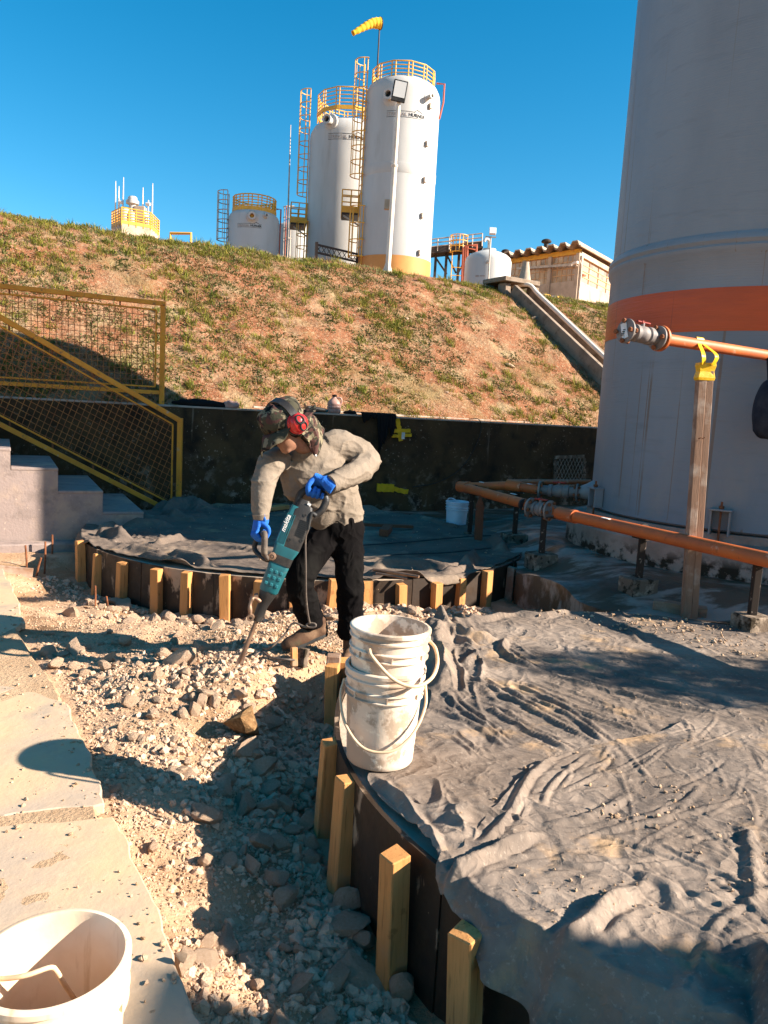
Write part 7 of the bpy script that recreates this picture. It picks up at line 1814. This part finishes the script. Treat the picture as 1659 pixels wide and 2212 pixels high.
# hat: crown, drooping brim, neck flap
nA = 48
def hat_ring(r, z, wob=0, seed=0, sx=.9, sy=1.08):
    return [H_(sx * r * (1 + wob * math.sin(3 * a + seed)) * math.cos(a), sy * r * (1 + wob * math.sin(2 * a + seed)) * math.sin(a) + .002, z + wob * .06 * math.sin(5 * a + seed)) for a in [2 * math.pi * k / nA for k in range(nA)]]
rings = [hat_ring(.118, .028), hat_ring(.119, .055, .03, 1), hat_ring(.118, .085, .05, 2), hat_ring(.108, .112, .07, 3), hat_ring(.085, .13, .09, 4), hat_ring(.045, .136, .2, 5), hat_ring(.008, .134)]
vs = [v for r in rings for v in r]; fs = [(i * nA + k, i * nA + (k + 1) % nA, (i + 1) * nA + (k + 1) % nA, (i + 1) * nA + k) for i in range(len(rings) - 1) for k in range(nA)]
hat = mesh_obj('hat', vs, fs, 'camo', man, smooth=70); hat.modifiers.new('t', 'SOLIDIFY').thickness = .004
rings = []
for j, t in enumerate([0, .25, .5, .75, 1]):
    ring = []
    for k in range(nA):
        a = 2 * math.pi * k / nA; r = .119 + .068 * t; dr = -.055 * t * (1 + (.8 * abs(math.cos(a)) if math.cos(a) < 0 else -.75 * math.cos(a))) - .02 * t * t * math.sin(a)
        w_ = .012 * t * math.sin(5 * a + 1) + .008 * t * math.sin(9 * a); ring.append(H_(.9 * r * math.cos(a) * (1 - .18 * t * abs(math.cos(a))), 1.08 * r * math.sin(a), .030 + dr + w_))
    rings.append(ring)
vs = [v for r in rings for v in r]; fs = [(i * nA + k, i * nA + (k + 1) % nA, (i + 1) * nA + (k + 1) % nA, (i + 1) * nA + k) for i in range(4) for k in range(nA)]
br = mesh_obj('brim', vs, fs, 'camo', hat, smooth=70); br.modifiers.new('t', 'SOLIDIFY').thickness = .004
# flap from the back and left of the hat over the collar
N, K = 26, 16; vs = []
top = [H_(.112 * math.cos(a), .12 * math.sin(a), .03) for a in np.linspace(rad(25), rad(-150), N)]
botp = catmull([Wp(572, 560, 4.17), Wp(600, 610, 4.2), Wp(640, 642, 4.23), Wp(668, 590, 4.28), Wp(698, 480, 4.36), Wp(690, 430, 4.44), Wp(640, 400, 4.5)], 10); botp = [botp[int(i * (len(botp) - 1) / (N - 1))] for i in range(N)]
for i in range(N):
    for j in range(K):
        t = j / (K - 1); p = top[i].lerp(botp[i], t); bulge = math.sin(math.pi * t) * (.028 + .014 * math.sin(i * .9) + .006 * math.sin(i * 2.3 + 5 * t)); out = (p - (hc + HM @ Vector((0, -.02, -.08)))); out.normalize(); vs.append(p + out * bulge)
fs = [(i * K + j, i * K + j + 1, (i + 1) * K + j + 1, (i + 1) * K + j) for i in range(N - 1) for j in range(K - 1)]
fp = mesh_obj('neck_flap', vs, fs, 'camo', hat, smooth=70); fp.modifiers.new('t', 'SOLIDIFY').thickness = .005
v_, f_ = ball(Wp(632, 634, 4.215), .007); mesh_obj('snap_button', v_, f_, 'label', fp, smooth=60)
# ear muffs over the hat
em = hc + HM @ Vector((.118, -.012, -.01))
ec = Wp(505, 400, 4.0); eax = (ec - hc).normalized() * .5 + HL * .5; eax = eax.normalized()
muff = MB().lathe([(.01, -.045), (.05, -.045), (.056, -.03), (.056, -.01), (.05, -.004), (.052, .002), (.049, .02), (.038, .034), (.018, .041), (.002, .042)], ec, 32, axis=eax).build('ear_muff', 'redcup', man, smooth=40)
x_ = (HU - eax * HU.dot(eax)).normalized(); y_ = eax.cross(x_)
for s in (1, -1):
    pts = [ec + x_ * (s * .019 + .021 * math.cos(a)) + y_ * (.019 * math.sin(a)) + eax * (.046 - ((s * .019 + .021 * math.cos(a)) ** 2 + (.019 * math.sin(a)) ** 2) * 11) for a in [2 * math.pi * k / 18 for k in range(18)]]
    MB().tube(pts, .0062, 6, closed=True).build('muff_print', 'black', muff, smooth=70)
MB().lathe([(.057, -.048), (.06, -.04), (.06, -.02), (.05, -.012)], ec, 28, axis=eax).build('cushion', 'rubber', muff, smooth=40)
v_, f_ = ball(H_(-.125, -.0, -.01), .05, (.6, 1, 1.1), HM); mesh_obj('ear_muff', v_, f_, 'redcup', man, smooth=60)
arc = []
for k in range(15):
    a = math.pi * k / 14; arc.append(H_(.135 * math.cos(a), -.005 - .01 * math.sin(a), .0 + .152 * math.sin(a) ** .8))
arc[0] = ec + x_ * .03 - eax * .0
vs = []
for i, q in enumerate(arc):
    t = (arc[min(i + 1, 14)] - arc[max(i - 1, 0)]).normalized(); wd = HF * .020; nn = t.cross(HF).normalized() * .004
    vs += [q - wd - nn, q + wd - nn, q + wd + nn, q - wd + nn]
fs = [(i * 4 + k, i * 4 + (k + 1) % 4, i * 4 + 4 + (k + 1) % 4, i * 4 + 4 + k) for i in range(14) for k in range(4)] + [(0, 3, 2, 1), (56, 57, 58, 59)]
mesh_obj('headband', vs, fs, 'toolblack', man, smooth=40)

# ------------------------------------------------------------------ breaker hammer
T0, T1 = Wp(78, 2145, 4.06), Wp(556, 955, 4.19)
T0.z = min(T0.z, gz(T0.x, T0.y) + .03)
ax = (T1 - T0).normalized(); LH = (T1 - T0).length
A_ = lambda t: T0 + ax * (LH * t)
cd = (Vector((0, 0, EYE)) - A_(.6)).normalized(); e2 = (cd - ax * cd.dot(ax)).normalized(); e1 = ax.cross(e2); e1 = e1 if e1.x > 0 else -e1
F_ = Matrix((e1, e2, ax)).transposed()
ham = thing('breaker_hammer', 'teal and black electric demolition hammer breaking the rock in the worker hands', 'power tool', T0)
R3 = lambda t, x, y: A_(t) + e1 * x + e2 * y
# chisel
m = MB(); m.tube([A_(.0), A_(.05), A_(.1), A_(.16), A_(.31)], [.004, .013, .014, .012, .012], 10); m.build('chisel', 'toolsteel', ham, smooth=40)
m = MB(); m.hexa([R3(.0, -.021, -.002), R3(.0, .021, -.002), R3(.0, .021, .002), R3(.0, -.021, .002), R3(.10, -.012, -.01), R3(.10, .012, -.01), R3(.10, .012, .01), R3(.10, -.012, .01)]); m.build('chisel_blade', 'brightsteel', ham, bevel=.001)
MB().lathe([(.012, LH * .26), (.024, LH * .262), (.028, LH * .30), (.030, LH * .36), (.040, LH * .40), (.048, LH * .43), (.048, LH * .445), (.01, LH * .446)], T0, 24, axis=ax).build('nose', 'toolblack', ham, smooth=40)
# retainer lever at the nose
pv = [R3(.375, -.02, .03), R3(.385, -.052, .04), R3(.375, -.066, .045), R3(.34, -.064, .05), R3(.30, -.047, .052), R3(.276, -.036, .05)]
MB().tube(catmull(pv, 4), [.011 + .002 * math.sin(i) for i in range(21)], 8).build('retainer_lever', 'toolsteel', ham, smooth=60)
c0 = R3(.276, -.036, .05); o = MB().lathe([(.008, -.03), (.019, -.03), (.019, .02), (.008, .02), (.008, -.03)], c0, 18, axis=e2).build('retainer_pin', 'toolsteel', ham, smooth=40)
MB().lathe([(.012, -.01), (.016, -.01), (.016, .01), (.012, .01), (.012, -.01)], R3(.395, -.05, .02), 18, axis=(ax * .6 + e1)).build('retainer_pin', 'toolsteel', ham, smooth=40)
def rrect(w, h, r, n=5):
    out = []
    for (sx, sy, a0) in ((1, 1, 0), (-1, 1, 90), (-1, -1, 180), (1, -1, 270)):
        for k in range(n):
            a = rad(a0 + 90 * k / (n - 1)); out.append((sx * (w - r) + r * math.cos(a), sy * (h - r) + r * math.sin(a)))
    return out
def shell(ts, mat, name, parent, dx=0.0, bev=.002):
    vs = []; n = len(rrect(1, 1, .1))
    for (t, w, h, r, ox) in ts: vs += [R3(t, x + ox, y) for x, y in rrect(w, h, r)]
    fs = [(i * n + k, i * n + (k + 1) % n, (i + 1) * n + (k + 1) % n, (i + 1) * n + k) for i in range(len(ts) - 1) for k in range(n)] + [tuple(range(n - 1, -1, -1)), tuple((len(ts) - 1) * n + k for k in range(n))]
    return mesh_obj(name, vs, fs, mat, parent, smooth=35)
shell([(.440, .046, .046, .03, 0), (.450, .053, .052, .034, 0), (.575, .056, .055, .03, 0), (.60, .058, .057, .02, 0), (.612, .056, .055, .02, 0)], 'teal', 'barrel', ham)
m = MB()
for t in (.49, .53, .565): 
    for k in (-1, 0, 1): m.box(R3(t, k * .03, .054), (.018, .008, .018), F_)
stuff(m.build('barrel_fins', 'teal', ham, bevel=.003))
shell([(.612, .060, .060, .02, 0), (.660, .062, .062, .02, 0)], 'toolblack', 'clamp_band', ham)
shell([(.660, .060, .058, .016, 0), (.700, .068, .062, .016, .004), (.716, .069, .062, .016, .006)], 'teal', 'gear_case', ham)
shell([(.716, .058, .060, .014, .018), (.80, .060, .062, .014, .018), (.93, .056, .060, .016, .016), (.972, .044, .05, .02, .012)], 'toolblack', 'motor_housing', ham)
teal = shell([(.716, .03, .061, .012, -.036), (.85, .03, .062, .012, -.036), (.95, .024, .056, .012, -.032)], 'teal', 'side_shell', ham)
for j in range(5):
    m = MB(); m.bar(R3(.73, -.058 + j * .010, .062), R3(.90, -.058 + j * .010, .062), .004, .004, up=e2); m.build('side_fin', 'teal', teal)
m = MB()
for j in range(9): m.bar(R3(.80 + j * .011, .02, .062), R3(.80 + j * .011, .068, .062), .004, .005, up=e2)
stuff(m.build('vent_slats', 'rubber', ham))
for (t, x, y) in ((.76, .0, .061), (.78, .062, .061), (.92, .03, .061), (.90, .066, .058)):
    MB().lathe([(.009, -.004), (.009, .002), (.005, .002), (.004, -.001), (.001, -.001)], R3(t, x, y), 12, axis=e2).build('screw_boss', 'rubber', ham)
# maker's lettering along the side shell
cu = bpy.data.curves.new('lettering', 'FONT'); cu.body = 'makita'; cu.size = .036; cu.extrude = .0008; cu.offset = .0006; cu.shear = .25
o = bpy.data.objects.new('lettering', cu); COL.objects.link(o); dg = bpy.context.evaluated_depsgraph_get(); m0 = o.evaluated_get(dg).to_mesh(); vv = [v.co.copy() for v in m0.vertices]; ff = [tuple(p.vertices) for p in m0.polygons]; bpy.data.objects.remove(o)
q0 = R3(.79, -.038, .0655); stuff(mesh_obj('lettering', [q0 + ax * v.x - e1 * v.y + e2 * v.z for v in vv], ff, 'label', ham, fix=False))
# rear handle and cap
pts = [R3(.955, -.03, .0), R3(1.02, -.035, .0), R3(1.065, .0, .0), R3(1.07, .06, .0), R3(1.045, .105, .0), R3(.98, .105, .0), R3(.93, .075, .0)]
MB().tube(catmull(pts, 5), .021, 12).build('rear_handle', 'toolblack', ham, smooth=60)
shell([(.955, .045, .045, .02, .01), (1.0, .03, .035, .02, .0)], 'toolblack', 'rear_cap', ham)
m = MB(); m.box(R3(.985, .03, .045), (.02, .006, .012), F_); m.build('switch_mark', 'label', ham)
# side handle
gc = Wp(234, 1205, 4.09)
axr = (Wp(264, 1196, 4.0) - Wp(196, 1214, 4.16)).normalized()
near, far = gc - axr * .078, gc + axr * .078
if near.y > far.y: near, far = far, near
dnv = Vector((0, 0, -1))
MB().tube(catmull([R3(.636, -.05, .03), Wp(285, 1392, 4.10), Wp(232, 1362, 4.13), far + dnv * .075 + Vector((-.01, 0, 0)), far + dnv * .02, far - (far - near) * .08], 5), .014, 10).build('side_handle', 'toolblack', ham, smooth=60)
MB().tube(catmull([R3(.636, -.05, .045), Wp(290, 1385, 4.07), Wp(262, 1350, 4.04), near + dnv * .095, near + dnv * .02, near + (far - near) * .10], 5), [.012] * 10 + [.017] * 16, 12).build('side_handle_front', 'cord', ham, smooth=50)
MB().tube([near + (far - near) * .06, far - (far - near) * .06], .0165, 12).build('side_grip', 'toolblack', ham, smooth=50)
kc = R3(.640, -.052, .062)
MB().lathe([(.004, .0), (.022, .0), (.024, .006), (.021, .02), (.012, .022), (.011, .014), (.006, .014), (.006, .02), (.001, .021)], kc, 10, axis=e2).build('clamp_knob', 'toolsteel', ham, smooth=30)
# gloved hands closed on the handles
def fist(c, a, w, rg, name, s=1.0, flip=1, thumb=1, wrist=None):
    """c grip centre, a grip axis, w towards the wrist; four fingers curl round the grip, the thumb against them"""
    a = Vector(a).normalized(); w = Vector(w); w = (w - a * w.dot(a)).normalized(); n = a.cross(w) * flip; c = Vector(c); parts = []
    for i, (ln, rr) in enumerate([(250, .0112), (275, .0118), (265, .0114), (235, .0100)]):
        off = (i - 1.5) * .0225 * s; pts = []
        for k in range(9):
            ph = rad(55 + ln * k / 8); rad_ = (rg + rr * s * .85 + (.010 if k == 1 else .006 if k == 0 else .004 * (k == 4)))
            pts.append((c + a * off + (w * math.cos(ph) + n * math.sin(ph)) * rad_, rr * s * (1 - .03 * k)))
        parts.append(limb([(w * .028 + n * (.030 * s) + c + a * off * .9, rr * s * 1.05)] + pts, 10, 2))
    st = thumb
    tp = [(c + w * .055 * s + n * .004 + a * (st * .030 * s), .016 * s), (c + w * .030 * s - n * (rg * .7 + .012) + a * (st * .046 * s), .0135 * s), (c - n * (rg + .012) + a * (st * .044 * s) + w * .004, .012 * s), (c - w * (rg * .7 + .01) - n * (rg * .55 + .010) + a * (st * .036 * s), .0108 * s)]
    parts.append(limb(tp, 10, 3))
    wp = Vector(wrist); pm_ = c + w * .075 * s + n * .014
    palm = [(wp + (wp - pm_).normalized() * .035, .036 * s, .032 * s, a), (wp, .035 * s, .031 * s, a), (wp.lerp(pm_, .6), .034 * s, .025 * s, a), (c + w * .065 * s + n * .016, .041 * s, .021 * s, a), (c + w * .040 * s + n * .022, .046 * s, .019 * s, a), (c + w * .022 * s + n * .030, .045 * s, .013 * s, a)]
    parts.append(loft(palm, 14))
    return fuse(name, parts, .0035, 'glove', man, 3, lambda p: .0012 * fbm(p, 60, 2))
wR = Wp(235, 1088, 4.1) - Wp(228, 1190, 4.09)
wr1 = Wp(235, 1095, 4.1)
gl = fist(gc, axr, wr1 - gc, .0175, 'glove', 1.06, 1, 1, wr1)
gc2 = Wp(615, 868, 4.145); wr2 = Wp(735, 845, 4.175)
axl = (e1 * 1.0 + ax * .15).normalized()
axl = (Vector((.25, .9, .1))).normalized()
hp_ = R3(1.072, .04, 0.0)
gl2 = fist(hp_, e1 + ax * .1, ax * 1.0 + e2 * .45, .022, 'glove', 1.1, -1, -1, wr2)
# cord: strain relief, hanging line, coil on the boot, tail over the rubble
cp = [R3(.94, .085, .045), Wp(600, 1060, 4.13), Wp(578, 1170, 4.12), Wp(558, 1240, 4.13), Wp(560, 1450, 4.15), Wp(562, 1650, 4.2), Wp(575, 1780, 4.24), Wp(592, 1862, 4.27)]
MB().tube(catmull(cp[:3], 5), [.014 - .0006 * i for i in range(11)], 10).build('cord_guard', 'rubber', ham, smooth=60)
tail = [Wp(612, 1862, 4.28), Wp(560, 1880, 4.28), Wp(470, 1850, 4.3), Wp(400, 1940, 4.28), Wp(300, 2030, 4.26)]
qs = [on_ground((900 + u / 1.843) / 1.823, (1450 + v / 1.843) / 1.823) + Vector((0, 0, .02)) for u, v in [(250, 2060), (262, 2095), (330, 2130), (440, 2140), (540, 2145), (640, 2150), (760, 2120)]]
coil = [Wp(600 + 35 * math.cos(a * .9), 1866 + 16 * math.sin(a * .9), 4.265 - .004 * math.sin(a)) for a in np.linspace(0, 14, 26)]
MB().tube(catmull(cp, 5) + coil + catmull(tail + qs, 5), .0062, 7).build('power_cord', 'cord', ham, smooth=60)
